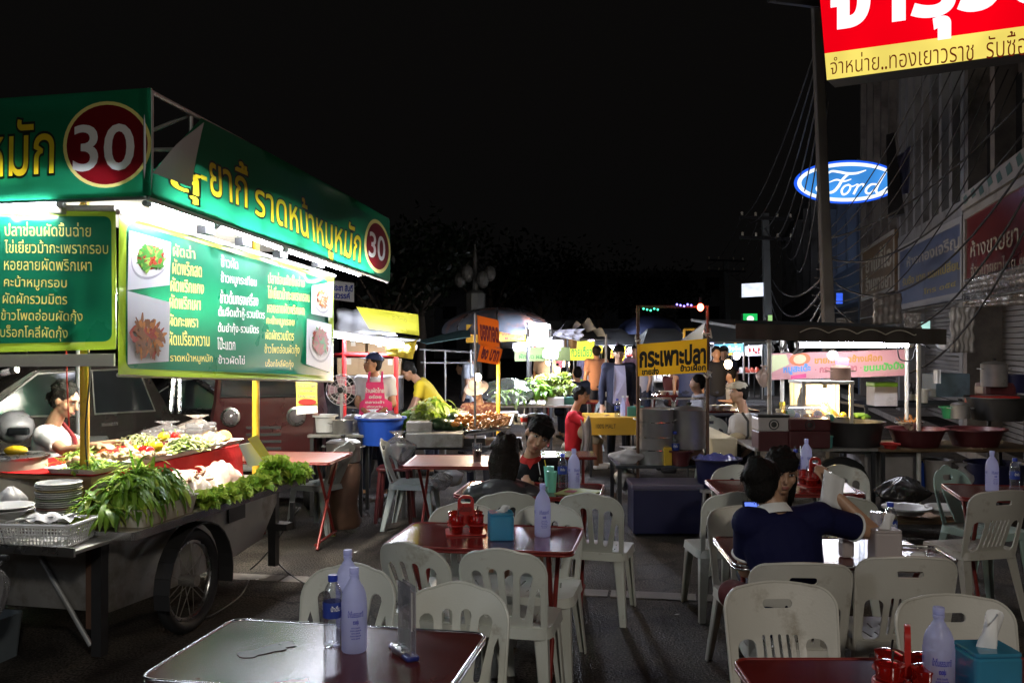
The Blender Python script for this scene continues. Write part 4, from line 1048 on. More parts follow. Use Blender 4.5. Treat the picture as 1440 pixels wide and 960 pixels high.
def clearb():
    t = thing('water_bottle', '', 'bottle', group='clear water bottles with blue caps')
    pr = [(.0, .004), (.026, .0), (.031, .008)]
    z = .012
    for i in range(9): pr += [(.0315, z), (.0295, z+.006)]; z += .0085
    pr += [(.0315, .092), (.0315, .15), (.029, .156), (.031, .163), (.030, .178), (.022, .198), (.013, .212), (.0125, .222), (.0, .222)]
    m = MB(); m.lathe(pr, n=24, cap=False); m.build('body', M['clear'], t, smooth=50)
    m = MB(); m.lathe([(.0322, .098), (.0325, .099), (.0325, .148), (.0322, .149)], n=24, cap=False); lb = m.build('label', M['blue_label'], t, smooth=50)
    m = MB()
    for a in (R(-90), R(30), R(150)): wrap_text(m, 'น้ำดื่ม', .0331, .122, .14, a-.5, a+.5, .03)
    m.build('printing', M['ink_white'], lb)
    m = MB(); m.lathe([(.0, .214), (.0155, .214), (.0158, .232), (.0145, .235), (.0, .235)], n=18, cap=False); m.build('cap', M['cap_blue'], t, smooth=40)
    return t
B = {'m': milky(), 'c': clearb()}; bused = set()
def bottle(k, px, pyb, z, label, rz=0, Y=None, sc_=1):
    p = at(px, pyb, Y) if Y else on_z(px, pyb, z); p.z = z
    if k in bused: o = dup(B[k], p, rz, label)
    else: o = B[k]; bused.add(k); o.location = p; o['label'] = label; o.rotation_euler = (0, 0, rz)
    if sc_ != 1: o.scale = (sc_,)*3
    return o
ZT = .75
bottle('m', 498, 914, ZT, 'milky bottle at the front of the stained brown table', .3)
bottle('m', 489, 880, ZT, 'second milky bottle on the stained brown table, mostly hidden by the first', 1.2)
bottle('c', 468, 908, ZT, 'clear bottle with blue cap on the stained brown table', .5)
bottle('m', 763, 753, ZT, 'milky bottle on the glossy red table beside the blue tissue box', .2)
bottle('m', 1320, 990, ZT, 'milky bottle at the bottom right between the red caddy and blue box', -.2)
bottle('m', 807, 686, ZT, 'milky bottle beside the mint cups on the couple table', .6)
bottle('c', 791, 686, ZT, 'clear bottle beside the mint cups on the couple table')
bottle('m', 1134, 667, ZT, 'milky bottle behind the small red caddy', .4)
bottle('c', 1119, 678, ZT, 'clear bottle in front of the girl, beside the small red caddy')
bottle('m', 1395, 690, ZT, 'milky bottle on the table at the right edge', .1)
bottle('c', 1427, 694, ZT, 'clear bottle on the table at the right edge')
bottle('c', 1252, 775, ZT, 'clear bottle behind the white napkin holder', .2)
bottle('c', 868, 584, ZT, 'clear bottle on the yellow cloth table, left one', 0, Y=12.0, sc_=1.1)

def caddy(px, py, label, rz, sc_=1):
    t = thing('condiment_caddy', label, 'caddy', on_z(px, py, ZT), rz, 'red condiment caddies'); t.scale = (sc_,)*3
    m = MB(); m.prism([(x, y, .0) for x, y in rrect(.21, .19, .03)], (0, 0, .006))
    for sx in (-1, 1):
        for sy in (-1, 1): m.path([(sx*.052 + .044*math.cos(a*.3142), sy*.047 + .044*math.sin(a*.3142), .05) for a in range(20)], .004, 5, closed=True)
    m.build('tray', M['red_plastic'], t)
    m = MB(); o = [(p[0], p[1] + .12) for p in rrect(.085, .15, .035, 5)]; hh = [(p[0], p[1] + .165) for p in rrect(.055, .026, .012, 4)]
    plate(m, o, [hh], lambda x, y: V((x, 0, y)), .016, .03); m.build('handle', M['red_plastic'], t, smooth=40)
    m = MB(); letter(m, 'เครื่องปรุง', [V((-.03, -.011, .145)), V((.03, -.011, .145)), V((.03, -.011, .10)), V((-.03, -.011, .10))], 0, .01); m.build('lettering', M['ink_black'], t)
    for i, (sx, sy) in enumerate(((-1, -1), (1, -1), (-1, 1), (1, 1))):
        c = (sx*.052, sy*.047, .006)
        m = MB(); m.lathe([(.0, 0), (.030, 0), (.034, .004), (.040, .088)], c, 18, cap=False); j = m.build('jar', M['red_clear'], t, smooth=50)
        m = MB(); m.lathe([(.0, .004), (.030, .004), (.036, .052), (.0, .055)], c, 16, cap=False); m.build('sauce', mat('dark sauce', ((.12, .015, .01), (.20, .03, .01), (.10, .03, .015), (.25, .10, .05))[i], .35), j, smooth=40)
        m = MB(); m.lathe([(.041, .086), (.042, .092), (.02, .1), (.0, .101)], c, 18, cap=False); m.build('lid', M['red_clear'], j, smooth=50)
        m = MB(); m.tube((c[0], c[1], .05), (c[0]+.015, c[1]-.01, .13), .003); m.build('spoon', M['black'], j)
    return t
caddy(655, 748, 'red condiment caddy on the glossy red table', .1)
caddy(1276, 975, 'red condiment caddy at the bottom right, left of the milky bottle', 1.2)
caddy(1146, 682, 'small red condiment caddy on the table behind the girl', .2)
def tissue_box(px, py, label, matl, w, d, h, rz, tis=.05, parent_label=None, Y=None):
    t = thing('tissue_box', label, 'tissue box', on_z(px, py, ZT), rz)
    m = MB(); m.prism([(x, y, 0) for x, y in rrect(w, d, .015)], (0, 0, h)); m.build('box', matl, t, bevel=.008)
    m = MB(); m.prism([(x, y, h) for x, y in rrect(w*.99, d*.99, .015)], (0, 0, .012)); m.build('lid', matl, t, bevel=.004)
    m = MB(); r = random.Random(int(px)); m.grid(lambda u, v: V((.03*math.cos(u*6.28)*(1-.2*v) + .02*v + .006*math.sin(u*19), .016*math.sin(u*6.28) + .008*math.sin(u*13+v*4), h + .005 + tis*v*(1+.25*math.sin(u*9)))), 20, 6, True); m.build('tissue', M['paper'], t, smooth=180)
    return t
tissue_box(704, 757, 'sky blue tissue box on the glossy red table', M['skyblue_clear'], .125, .12, .125, .12, .03)
tissue_box(1388, 985, 'sky blue tissue box with upright tissue at the bottom right', M['skyblue_clear'], .135, .13, .14, .05, .085)
M['napkin_white'] = vinyl('milky napkin holder', (.62, .55, .53), .35, .35, 0)
tissue_box(1244, 788, 'milky white napkin holder on the brown table right of the man in blue', M['napkin_white'], .125, .11, .135, 0, .06)
tissue_box(1190, 782, 'smaller milky tissue box left of the napkin holder', M['napkin_white'], .06, .06, .075, .1, .015)
# acrylic menu stand on the brown table
t = thing('menu_stand', 'clear acrylic menu stand with a blue foot on the stained brown table', 'menu stand', on_z(572, 922, ZT), R(-62))
m = MB(); m.prism([(x, y, 0) for x, y in rrect(.12, .045, .012)], (0, 0, .014)); m.build('foot', mat('blue plastic foot', (.02, .03, .18), .3), t, bevel=.004)
for dy in (-.008, .008):
    m = MB(); m.box((0, dy, .125), (.11, .003, .215)); m.build('panel', M['acrylic'], t)
m = MB(); m.box((.01, 0, .15), (.07, .002, .12)); cd = m.build('printed_card', M['paper'], t)
m = MB(); m.box((.0, -.0018, .17), (.05, .001, .04)); m.box((0, -.0018, .125), (.05, .001, .02)); m.build('print', M['ink_black'], cd)
o = MB().capsule((-.035, 0, .014), (.035, 0, .014), .014).build('lighter', M['steel'], None, smooth=60)
o.location = on_z(559, 919, ZT); o.rotation_euler = (0, 0, R(-55)); tag(o, 'shiny short metal tube lying at the foot of the menu stand', 'lighter')
# wet stains on the brown table
M['wet'] = mat('spilled water', (.012, .008, .008), .3, var=.1, spec=.12)
m = MB(); r = random.Random(3)
for i in range(26):
    f = i/25; c = on_z(344 + 64*f + 3*math.sin(i*1.9), 921 - 17*f + 2*math.sin(i*2.7), ZT+.0003 + .00003*i); rx = .010 + .016*abs(math.sin(i*.62 + .4))
    m.poly([c + V((rx*math.cos(a*.524)*(1+.3*r.random()), rx*.7*math.sin(a*.524)*(1+.3*r.random()), 0)) for a in range(12)])
o = m.build('spill_film', M['wet']); o['kind'] = 'stuff'; tag(o, 'dark wet puddles in a row on the stained brown table', 'spill')

# mint cups, menus, trays
def cup(px, py, label, col='mint_plastic', straw=None, h=.14, r=.036):
    t = thing('drinking_cup', label, 'cup', on_z(px, py, ZT), 0, 'mint plastic cups')
    m = MB(); m.lathe([(.0, 0), (r*.72, 0), (r, h), (r*.93, h), (r*.68, .008), (.0, .008)], n=20, cap=False); m.build('cup', M[col], t, smooth=40)
    if straw: m = MB(); m.tube((0, 0, .01), (-.03, 0, h+.045), .003); m.build('straw', M[straw], t)
cup(776, 692, 'nearer mint cup on the couple table'); cup(772, 684, 'farther mint cup with a yellow straw on the couple table', straw='ink_yel')
def sheet_on(pxs, z, matl, label, cat, name='menu_card', th=.003):
    ps = [on_z(px, py, z) for px, py in pxs]
    return tag(MB().prism(ps, (0, 0, th)).build(name, matl), label, cat)
sheet_on([(779, 694), (803, 685), (848, 690), (826, 698)], ZT+.001, mat('pale green card', (.48, .55, .20), .5), 'pale green menu card on the couple table', 'menu')
sheet_on([(793, 691), (800, 689), (812, 690), (806, 693)], ZT+.005, M['red_plastic'], 'red cutlery sleeve lying on the pale green menu', 'cutlery')
sheet_on([(1160, 695), (1172, 680), (1190, 679), (1203, 692)], ZT+.001, mat('pinkish menu', (.6, .42, .36), .35), 'pinkish laminated menu lying right of the small red caddy', 'menu')
# steel tray right of the napkin holder
t = thing('steel_tray', 'shiny rectangular steel tray right of the napkin holder', 'tray', on_z(1292, 782, ZT), R(-4))
m = MB(); m.prism([(x, y, .002) for x, y in rrect(.23, .30, .03)], (0, 0, .004)); m.build('base', M['steel'], t)
m = MB(); m.path([(x, y, .014) for x, y in rrect(.24, .31, .035)], .007, 6, closed=True); m.build('rim', M['steel'], t, smooth=180)
m = MB(); m.grid(lambda u, v: V((.05*(1-.3*v)*math.cos(u*6.28) + .008*math.sin(u*17), .04*math.sin(u*6.28)*(1-.5*v), .02 + .035*v + .006*math.sin(u*11))), 16, 5, True)
o = m.build('crumpled_napkin', M['paper'], smooth=180); o.location = on_z(1290, 795, ZT); tag(o, 'crumpled napkin lying on the steel tray', 'napkin')
t = thing('dark_glass', 'clear glass bottle standing left of the napkin holder', 'bottle', on_z(1212, 789, ZT))
m = MB(); m.lathe([(.0, 0), (.014, 0), (.015, .09), (.007, .12), (.007, .14), (0, .14)], n=14, cap=False); m.build('body', M['clear'], t, smooth=50)
m = MB(); m.lathe([(.0, .138), (.009, .138), (.009, .155), (0, .156)], n=12, cap=False); m.build('cap', M['white'], t, smooth=40)
t = thing('upturned_glass', 'tall clear glass leaning behind the napkin holder', 'glass', on_z(1232, 772, ZT))
m = MB(); m.lathe([(.0, 0), (.026, 0), (.034, .13), (.031, .13), (.024, .006), (0, .006)], n=18, cap=False); m.build('glass', M['acrylic'], t, smooth=50)
m = MB(); m.tube((0, 0, .1), (.0, 0, .18), .028, .03, 16); m.build('stacked_cup', M['acrylic'], t)
# soda glass on the salmon table
t = thing('soda_glass', 'glass of dark soda on the worn salmon table', 'glass', on_z(671, 650, ZT))
m = MB(); m.lathe([(.0, 0), (.034, 0), (.042, .16), (.039, .16), (.03, .006), (0, .006)], n=18, cap=False); m.build('glass', M['clear'], t, smooth=50)
m = MB(); m.lathe([(.0, .008), (.031, .008), (.036, .10), (0, .10)], n=16, cap=False); m.build('drink', mat('cola', (.02, .008, .006), .1), t, smooth=50)

# the added fill lights for the tables are set up with the camera
# ================================================================== people
def blob(mb, name, mt, parent, voxel=.01, it=4, label=None):
    """fuse the closed shapes in mb into one continuous skin"""
    me = bpy.data.meshes.new(name); bmesh.ops.recalc_face_normals(mb.bm, faces=mb.bm.faces)
    mb.bm.transform(wmat(parent).inverted()); mb.bm.to_mesh(me); mb.bm.free()
    o = bpy.data.objects.new(name, me); C.objects.link(o)
    r = o.modifiers.new('r', 'REMESH'); r.mode = 'VOXEL'; r.voxel_size = voxel
    s = o.modifiers.new('s', 'SMOOTH'); s.iterations = it; s.factor = .5
    m2 = bpy.data.meshes.new_from_object(o.evaluated_get(bpy.context.evaluated_depsgraph_get()))
    o.modifiers.clear(); o.data = m2; bpy.data.meshes.remove(me); m2.name = name
    m2.materials.clear(); m2.materials.append(mt); m2.polygons.foreach_set('use_smooth', [True]*len(m2.polygons))
    o.parent = parent
    if label: o['label'] = label
    return o
M['skin'] = mat('light brown skin', (.46, .27, .17), .45, var=.08, scale=12, sss=.08, bump=.05, bscale=90)
M['skin_tan'] = mat('tanned skin', (.36, .19, .11), .45, var=.1, scale=12, sss=.08)
M['hair'] = mat('black hair', (.009, .008, .007), .6, var=.4, scale=60, bump=.8, bscale=90, spec=.1)
M['hair_brown'] = mat('dark brown hair', (.014, .010, .008), .55, var=.5, scale=60, bump=.8, bscale=90, spec=.12)
M['lips'] = mat('lips', (.30, .10, .08), .4)
M['eye_white'] = mat('eye', (.6, .58, .55), .2); M['eye_dark'] = mat('iris', (.01, .008, .007), .15)
def cloth(name, col, var=.12, rough=.8, bump=.9, spec=.2): return mat(name, col, rough, var=var, scale=6, bump=bump, bscale=9, spec=spec)
def pose(px, Y, h, sit=True, k=1.0, z0=0.0):
    x = (px-CX)/FPX*Y; a = R(h); F_ = V((-math.sin(a), math.cos(a), 0)); Rt = V((math.cos(a), math.sin(a), 0)); U = V((0, 0, 1)); o = V((x, Y, z0))
    L = lambda r, f, z: o + Rt*r*k + F_*f*k + U*z*(k if not sit else 1)
    d = dict(F=F_, R=Rt, k=k, o=o)
    if sit:
        zs = lambda z: .47 + (z-.47)*k
        L = lambda r, f, z: o + Rt*r*k + F_*f*k + U*zs(z)
        d.update(pel=L(0, 0, .54), neck=L(0, .02, 1.03), head=L(0, .05, 1.18))
        for s, n in ((1, 'R'), (-1, 'L')):
            d['sh'+n] = L(s*.175, 0, .985); d['el'+n] = L(s*.23, .06, .72); d['wr'+n] = L(s*.15, .27, .74)
            d['hip'+n] = L(s*.085, .02, .53); d['kn'+n] = L(s*.13, .43, .52); d['an'+n] = L(s*.13, .40, .09) - U*(.09*(1-k))
            d['an'+n].z = z0 + .08
    else:
        d.update(pel=L(0, 0, .88), neck=L(0, 0, 1.40), head=L(0, .03, 1.545))
        for s, n in ((1, 'R'), (-1, 'L')):
            d['sh'+n] = L(s*.175, 0, 1.35); d['el'+n] = L(s*.235, -.02, 1.07); d['wr'+n] = L(s*.24, .05, .84)
            d['hip'+n] = L(s*.085, 0, .86); d['kn'+n] = L(s*.10, .02, .47); d['an'+n] = L(s*.11, -.02, .08)
    d['face'] = F_.copy(); d['up'] = U
    return d
def loft(mb, secs, xdir, n=18):
    rings = []
    for i, (p, rx, ry) in enumerate(secs):
        a = secs[min(i+1, len(secs)-1)][0] - secs[max(i-1, 0)][0]; a.normalize()
        x = (xdir - a*xdir.dot(a)).normalized(); y = a.cross(x)
        rings.append(mb.ring(V(p), x, y, rx, n, ry))
    mb.skin(rings)
def torso(mb, d, e=0.0, top=1.0, low=True, bust=0):
    k = d['k']; p, n = d['pel'], d['neck']; x = (d['shR']-d['shL']).normalized(); hx = (d['hipR']-d['hipL']).normalized()
    at_ = lambda f: p.lerp(n, f)
    B_ = [(-.16, .15, .105), (0.0, .165, .115), (.22, .15, .105), (.45, .155, .105), (.68, .172, .112), (.84, .172, .10), (.93, .12, .085), (1.0, .065, .062)]
    if not low: B_ = B_[1:]
    loft(mb, [(at_(f), rx*k+e, ry*k+e) for f, rx, ry in B_ if f <= top], x)
    for s in ('R', 'L'): mb.capsule(at_(.86), d['sh'+s], .068*k+e, .062*k+e)
def hand(mb, w, dr, pn, thumb_side, k=1.0, curl=.5):
    dr = dr.normalized(); sd = dr.cross(pn).normalized(); pn = sd.cross(dr).normalized()
    for i in range(4):
        o = (i-1.5)*.019*k
        mb.capsule(w + dr*.015*k + sd*o*.7, w + dr*.082*k + sd*o, .014*k, .0115*k, 8)
        L_ = (.062, .075, .07, .055)[i]*k*(.55)
        a = w + dr*.085*k + sd*o; b = a + (dr*(1-curl*.4) + pn*curl*.6).normalized()*L_; c = b + (dr*(1-curl) + pn*curl).normalized()*L_*.85
        mb.capsule(a, b, .0092*k, .0086*k, 8); mb.capsule(b, c, .0086*k, .0075*k, 8)
    t0 = w + dr*.03*k + sd*thumb_side*.024*k; t1 = t0 + (dr*.7 + sd*thumb_side*.6 + pn*.3).normalized()*.04*k; t2 = t1 + (dr*.9 + pn*.35).normalized()*.03*k
    mb.capsule(t0, t1, .0125*k, .0105*k, 8); mb.capsule(t1, t2, .0105*k, .0085*k, 8)
def head_frame(d):
    f = d['face'].normalized(); u = (d['up'] - f*d['up'].dot(f)).normalized(); r = f.cross(u)
    m = Matrix((r, f, u)).transposed().to_4x4(); m.translation = d['head']; k = d.get('hk', d['k']**.5)
    return m @ Matrix.Diagonal((k, k, k, 1))
def person(d, label, shirt, trousers, skin='skin', sleeve='short', hair='short', hairmat='hair', shoe='black', voxel=.010, group=None, face=True, apron=None, legs=True, hands=True, cap=None, collar=None, longcut=False):
    t = thing('person', label, 'person', (d['o'].x, d['o'].y, d['o'].z), 0, group); k = d['k']
    S = M[skin]
    m = MB(); torso(m, d)
    H = head_frame(d); hd = lambda *p: H @ V(p)
    m.capsule(d['neck'] - (d['head']-d['neck'])*.15, d['head'].lerp(d['neck'], .25), .058*k, .052*k)
    hk = H.to_scale()[0]; rot = H.to_3x3().normalized().to_4x4()
    E = lambda c, r: m.ball(hd(*c), [q*hk for q in r], 14, 10, rot)
    E((0, -.012, .022), (.076, .092, .094)); E((0, .02, -.05), (.058, .064, .062)); E((0, .055, -.092), (.026, .024, .02))
    E((.038, .048, -.03), (.028, .03, .03)); E((-.038, .048, -.03), (.028, .03, .03)); E((0, .068, .03), (.05, .02, .018))
    m.capsule(hd(0, .084, .012), hd(0, .104, -.028), .0085*hk, .014*hk); E((.079, -.005, -.008), (.011, .02, .03)); E((-.079, -.005, -.008), (.011, .02, .03))
    E((0, .082, -.062), (.024, .012, .012))
    for n in 'RL':
        m.capsule(d['sh'+n], d['el'+n], .050*k, .040*k); m.capsule(d['el'+n], d['wr'+n], .040*k, .026*k)
        if hands:
            fd = d.get('hd'+n) or (d['wr'+n]-d['el'+n]).normalized(); pn = d.get('pn'+n) or V((0, 0, -1))
            if abs(fd.normalized().dot(pn)) > .9: pn = d['F']
            hand(m, d['wr'+n], fd, pn, -1 if n == 'R' else 1, k, d.get('curl', .5))
        if legs:
            m.capsule(d['hip'+n], d['kn'+n], .078*k, .055*k); m.capsule(d['kn'+n], d['an'+n], .055*k, .036*k)
            ft = d['F']*.14; m.capsule(d['an'+n] - V((0, 0, .04)), d['an'+n] + ft - V((0, 0, .052)), .035*k, .028*k)
    blob(m, 'body', S, t, voxel)
    # shirt with sleeves
    m = MB(); torso(m, d, .014, 1.0)
    for n in 'RL':
        if sleeve == 'long': m.capsule(d['sh'+n], d['el'+n], .062*k, .054*k); m.capsule(d['el'+n], d['wr'+n].lerp(d['el'+n], .06), .054*k, .038*k)
        elif sleeve == 'short': m.tube(d['sh'+n], d['sh'+n].lerp(d['el'+n], .66), .066*k, .062*k, 14); m.ball(d['sh'+n], .067*k)
    sh = blob(m, 'shirt', shirt, t, voxel, 3)
    if collar:
        m = MB(); x = d['R']; c = d['neck'].lerp(d['head'], .16)
        ax = (d['head']-d['neck']).normalized(); xx = (d['shR']-d['shL']).normalized(); yy = ax.cross(xx)
        m.grid(lambda u, v: c + xx*((.066 + .016*v)*k*math.cos(u*6.2832)) + yy*((.064 + .018*v)*k*math.sin(u*6.2832)) + ax*(.02 - .045*v), 24, 3, True); m.build('collar', collar, t, smooth=180, world=True)
    if legs:
        m = MB(); p = d['pel']; m.ball(p - V((0, 0, .0)), (.168*k, .135*k, .11*k))
        for n in 'RL':
            m.capsule(d['hip'+n], d['kn'+n], .094*k, .072*k)
            if longcut: m.tube(d['kn'+n], d['an'+n].lerp(d['kn'+n], .08), .068*k, .055*k, 14)
        blob(m, 'trousers', trousers, t, voxel*1.2, 3)
        for n in 'RL':
            m = MB(); a = d['an'+n]; m.capsule(a - V((0, 0, .045)), a + d['F']*.15*k - V((0, 0, .05)), .042*k, .034*k); blob(m, 'shoe', M[shoe], t, .012, 2)
    # hair
    hm = M[hairmat]
    if hair:
        m = MB(); r = random.Random(len(label)); hh = lambda c, q: m.ball(hd(*c), [z*hk for z in q], 14, 10, rot)
        hh((0, -.022, .038), (.086, .094, .088)); hh((0, -.05, -.015), (.076, .058, .07))
        for s in (-1, 1): hh((s*.066, -.022, .02), (.018, .045, .05))
        for i in range(26):
            a = r.random()*6.28; e_ = r.random()*1.3; c = (.078*math.cos(a)*math.cos(e_), -.025 + .085*math.sin(a)*math.cos(e_), .045 + .082*math.sin(e_)); 
            if c[1] < .045 or c[2] > .08: m.capsule(hd(*c), hd(c[0]*1.08, c[1]*1.1-.012, c[2]-.022), .016*hk, .010*hk, 8)
        if hair == 'long':
            for i in range(9):
                x = -.068 + i*.017; y = -.075 + abs(x)*.5
                hl = d.get('hl', 1); m.path([hd(x, y, .0), hd(x*1.15, y-.012, -.09*hl), hd(x*1.1, y-.02 + r.random()*.012, -.18*hl), hd(x*.95, y-.025, -.27*hl - .03*r.random())], [.024*hk, .023*hk, .017*hk, .007*hk], 8)
        if hair == 'bun': hh((0, -.115, -.02), (.034, .03, .034))
        if hair in ('fringe', 'long'):
            for i in range(9):
                x = -.06 + i*.015; m.capsule(hd(x, .058, .085), hd(x*1.15 + .012, .088 - abs(x)*.35, .036 - .012*r.random()), .016*hk, .009*hk, 8)
        hb = blob(m, 'hair', hm, t, max(.0075, voxel*.75), 2)
        if voxel < .0095:
            m = MB(); vs_ = hb.data.vertices; ow = wmat(t); hc = d['head']
            for i in range(520):
                v = vs_[r.randrange(len(vs_))]; p = ow @ v.co; nn = v.normal; dn = (V((0, 0, -1)) - nn*-nn.z + nn*.16 + V((r.gauss(0, .3), r.gauss(0, .3), r.gauss(0, .2)))).normalized()
                L_ = r.uniform(.02, .045)*hk; sd = dn.cross(nn).normalized()*.0016; p = p - nn*.002
                m.quad(p - sd, p + sd, p + dn*L_*.6 + sd*.7 + nn*.003, p + dn*L_*.6 - sd*.7 + nn*.003); 
            m.build('hair_strands', hm, hb, world=True)
    if face:
        for s in (-1, 1):
            m = MB(); m.ball(hd(s*.031, .0815, .008), (.0145*hk, .006*hk, .0068*hk), 10, 6, rot); ey = m.build('eye', M['eye_white'], t, smooth=180, world=True)
            m = MB(); m.ball(hd(s*.031, .0865, .008), (.0062*hk, .003*hk, .0062*hk), 10, 6, rot); m.build('iris', M['eye_dark'], ey, smooth=180, world=True)
            m = MB(); m.path([hd(s*.014, .092, .029), hd(s*.032, .090, .034), hd(s*.049, .078, .029)], [.003*hk, .0042*hk, .002*hk], 6); m.build('eyebrow', M['hair'], t, world=True)
            m = MB(); m.path([hd(s*.016, .087, .014), hd(s*.031, .0885, .0165), hd(s*.046, .079, .012)], .0022*hk, 5); m.build('eyelid', M['eye_dark'], t, world=True)
        m = MB(); m.ball(hd(0, .0925, -.058), (.023*hk, .005*hk, .0045*hk), 10, 6, rot); m.ball(hd(0, .091, -.066), (.019*hk, .006*hk, .0055*hk), 10, 6, rot); m.build('mouth', M['lips'], t, smooth=180, world=True)
    if cap:
        m = MB(); m.ball(hd(0, -.012, .055), (.089*hk, .104*hk, .078*hk), 18, 10, rot)
        geom = m.bm.verts[:] + m.bm.edges[:] + m.bm.faces[:]
        bmesh.ops.bisect_plane(m.bm, geom=geom, plane_co=hd(0, 0, .045), plane_no=hd(0, 0, .045) - hd(0, 0, .1), clear_outer=True)
        c = m.build('cap', cap, t, smooth=180, world=True)
        m = MB(); m.prism([hd(.07*math.cos(a*.2618), .07 + .085*math.sin(a*.2618), .048 - .012*math.sin(a*.2618)) for a in range(13)], hd(0, 0, .006) - hd(0, 0, 0)); m.build('brim', cap, c, world=True)
    return t
blk = cloth('black cloth', (.012, .012, .014)); denim = cloth('dark denim', (.025, .03, .05)); grey_c = cloth('grey cloth', (.24, .23, .22)); khaki = cloth('khaki cloth', (.33, .28, .2))

# man in the blue polo, from behind
d = pose(1112, 4.13, -6)
d.update(neck=at(1090, 722, 4.16), head=at(1074, 680, 4.20), shL=at(1052, 735, 4.12), shR=at(1152, 728, 4.18), elR=at(1228, 748, 4.28), wrR=at(1174, 694, 4.34), elL=at(1049, 800, 4.22), wrL=at(1085, 800, 4.45))
d['pel'] = at(1122, 862, 4.10); d['knL'] = at(1030, 835, 4.45); d['face'] = V((.62, .78, -.05)); d['up'] = V((-.18, 0, 1)); d['hk'] = .97
d['hdR'] = V((-.35, .15, .8)); d['pnR'] = V((-.4, .8, 0))
navy = cloth('navy polo', (.006, .007, .042))
man = person(d, 'man in navy polo seen from behind, raising a folded paper in one hand', navy, cloth('maroon shorts', (.09, .015, .015)), collar=M['white'], voxel=.008, hair='short')
for n in 'RL':
    m = MB(); c = d['sh'+n].lerp(d['el'+n], .655); ax = (d['el'+n]-d['sh'+n]).normalized(); x = ax.orthogonal().normalized(); y = ax.cross(x)
    m.path([c + x*.062*math.cos(a*.3142) + y*.062*math.sin(a*.3142) for a in range(20)], .0065, 6, closed=True); m.build('sleeve_trim', M['white'], man, smooth=180, world=True)
m = MB(); p = d['wrR'] + V((-.03, -.03, .03)); m.grid(lambda u, v: p + V((-.05 + .10*u + .02*v, -.012*math.sin(u*5), -.06 + .15*v - .05*u)), 8, 6); o = m.build('folded_paper', M['paper'], smooth=180); sd = o.modifiers.new('t', 'SOLIDIFY'); sd.thickness = .003
tag(o, 'folded white paper held up by the man in navy polo', 'paper')
# girl with the phone, behind him
d = pose(1078, 4.92, 178, k=.92)
d.update(head=at(1100, 662, 4.86), neck=at(1092, 713, 4.93), shL=at(1122, 740, 4.95), shR=at(1048, 735, 4.92), elL=at(1106, 780, 4.9), face=V((-.05, -.95, -.22)), up=V((0, -.2, 1)), wrR=at(1068, 742, 4.68), elR=at(1052, 775, 4.86), wrL=at(1082, 745, 4.68), pnR=V((0, -1, .3)))
person(d, 'girl with long dark hair looking down at a phone, behind the man in navy', cloth('cream blouse', (.52, .46, .36)), denim, hair='long', voxel=.008)
t = thing('phone', 'lit phone held by the girl behind the man in navy', 'phone', at(1062, 716, 4.66))
Rp = Matrix.Rotation(R(-28), 4, 'X') @ Matrix.Rotation(R(-20), 4, 'Y')
m = MB(); m.box(at(1062, 714, 4.64), (.068, .009, .125), rot=Matrix.Rotation(R(90), 4, 'Y') @ Matrix.Rotation(R(-25), 4, 'Z')); m.build('case', M['black'], t, world=True)
m = MB(); m.box(at(1062, 714, 4.632), (.058, .006, .10), rot=Matrix.Rotation(R(90), 4, 'Y') @ Matrix.Rotation(R(-25), 4, 'Z')); m.build('screen', emit('phone screen', (.15, .25, 1), 1.2), t, world=True)
# woman in leather jacket
d = pose(712, 6.02, -4, k=.92)
d.update(head=at(712, 638, 6.10), neck=at(710, 674, 6.05), pel=at(706, 745, 5.98), shL=at(666, 697, 6.02), shR=at(750, 697, 6.04), elL=at(660, 752, 6.15), elR=at(760, 752, 6.18), face=V((.25, .95, -.1)))
d['hl'] = .62; d['hk'] = 1.08
jk = mat('black leather', (.045, .045, .048), .3, var=.3, scale=5, bump=.5, bscale=10, rvar=.1)
person(d, 'woman with long dark hair in black leather jacket, seen from behind', jk, denim, sleeve='long', hair='long', hairmat='hair_brown', voxel=.009, face=False)
# man with tilted head facing us
d = pose(752, 6.85, 166)
d.update(head=at(757, 612, 6.72), neck=at(745, 647, 6.80), shR=at(706, 668, 6.85), shL=at(784, 657, 6.85), elL=at(800, 706, 6.72), wrL=at(776, 706, 6.50), elR=at(705, 712, 6.7), wrR=at(735, 708, 6.5), pel=at(745, 740, 6.95), face=V((.10, -.96, -.22)), up=V((.42, 0, .9)))
d['hk'] = 1.1
guy = person(d, 'young man in black shirt with red collar, head tilted, facing the camera', blk, denim, sleeve='long', hair='fringe', collar=cloth('red collar', (.42, .03, .025)), voxel=.008)
m = MB(); nk = d['neck']; m.poly([nk + V((-.035, -.085, .01)), nk + V((.04, -.085, .015)), nk + V((.0, -.118, -.05))]); m.build('neckline', M['red_plastic'], guy, world=True)
m = MB(); m.tube(nk + V((.06, -.10, .0)), nk + V((.075, -.118, -.09)), .003); m.build('lanyard', M['white'], guy, world=True)
m = MB(); m.ball(nk + V((.078, -.125, -.12)), (.017, .006, .02)); m.build('pendant', M['steel'], guy, smooth=180, world=True)

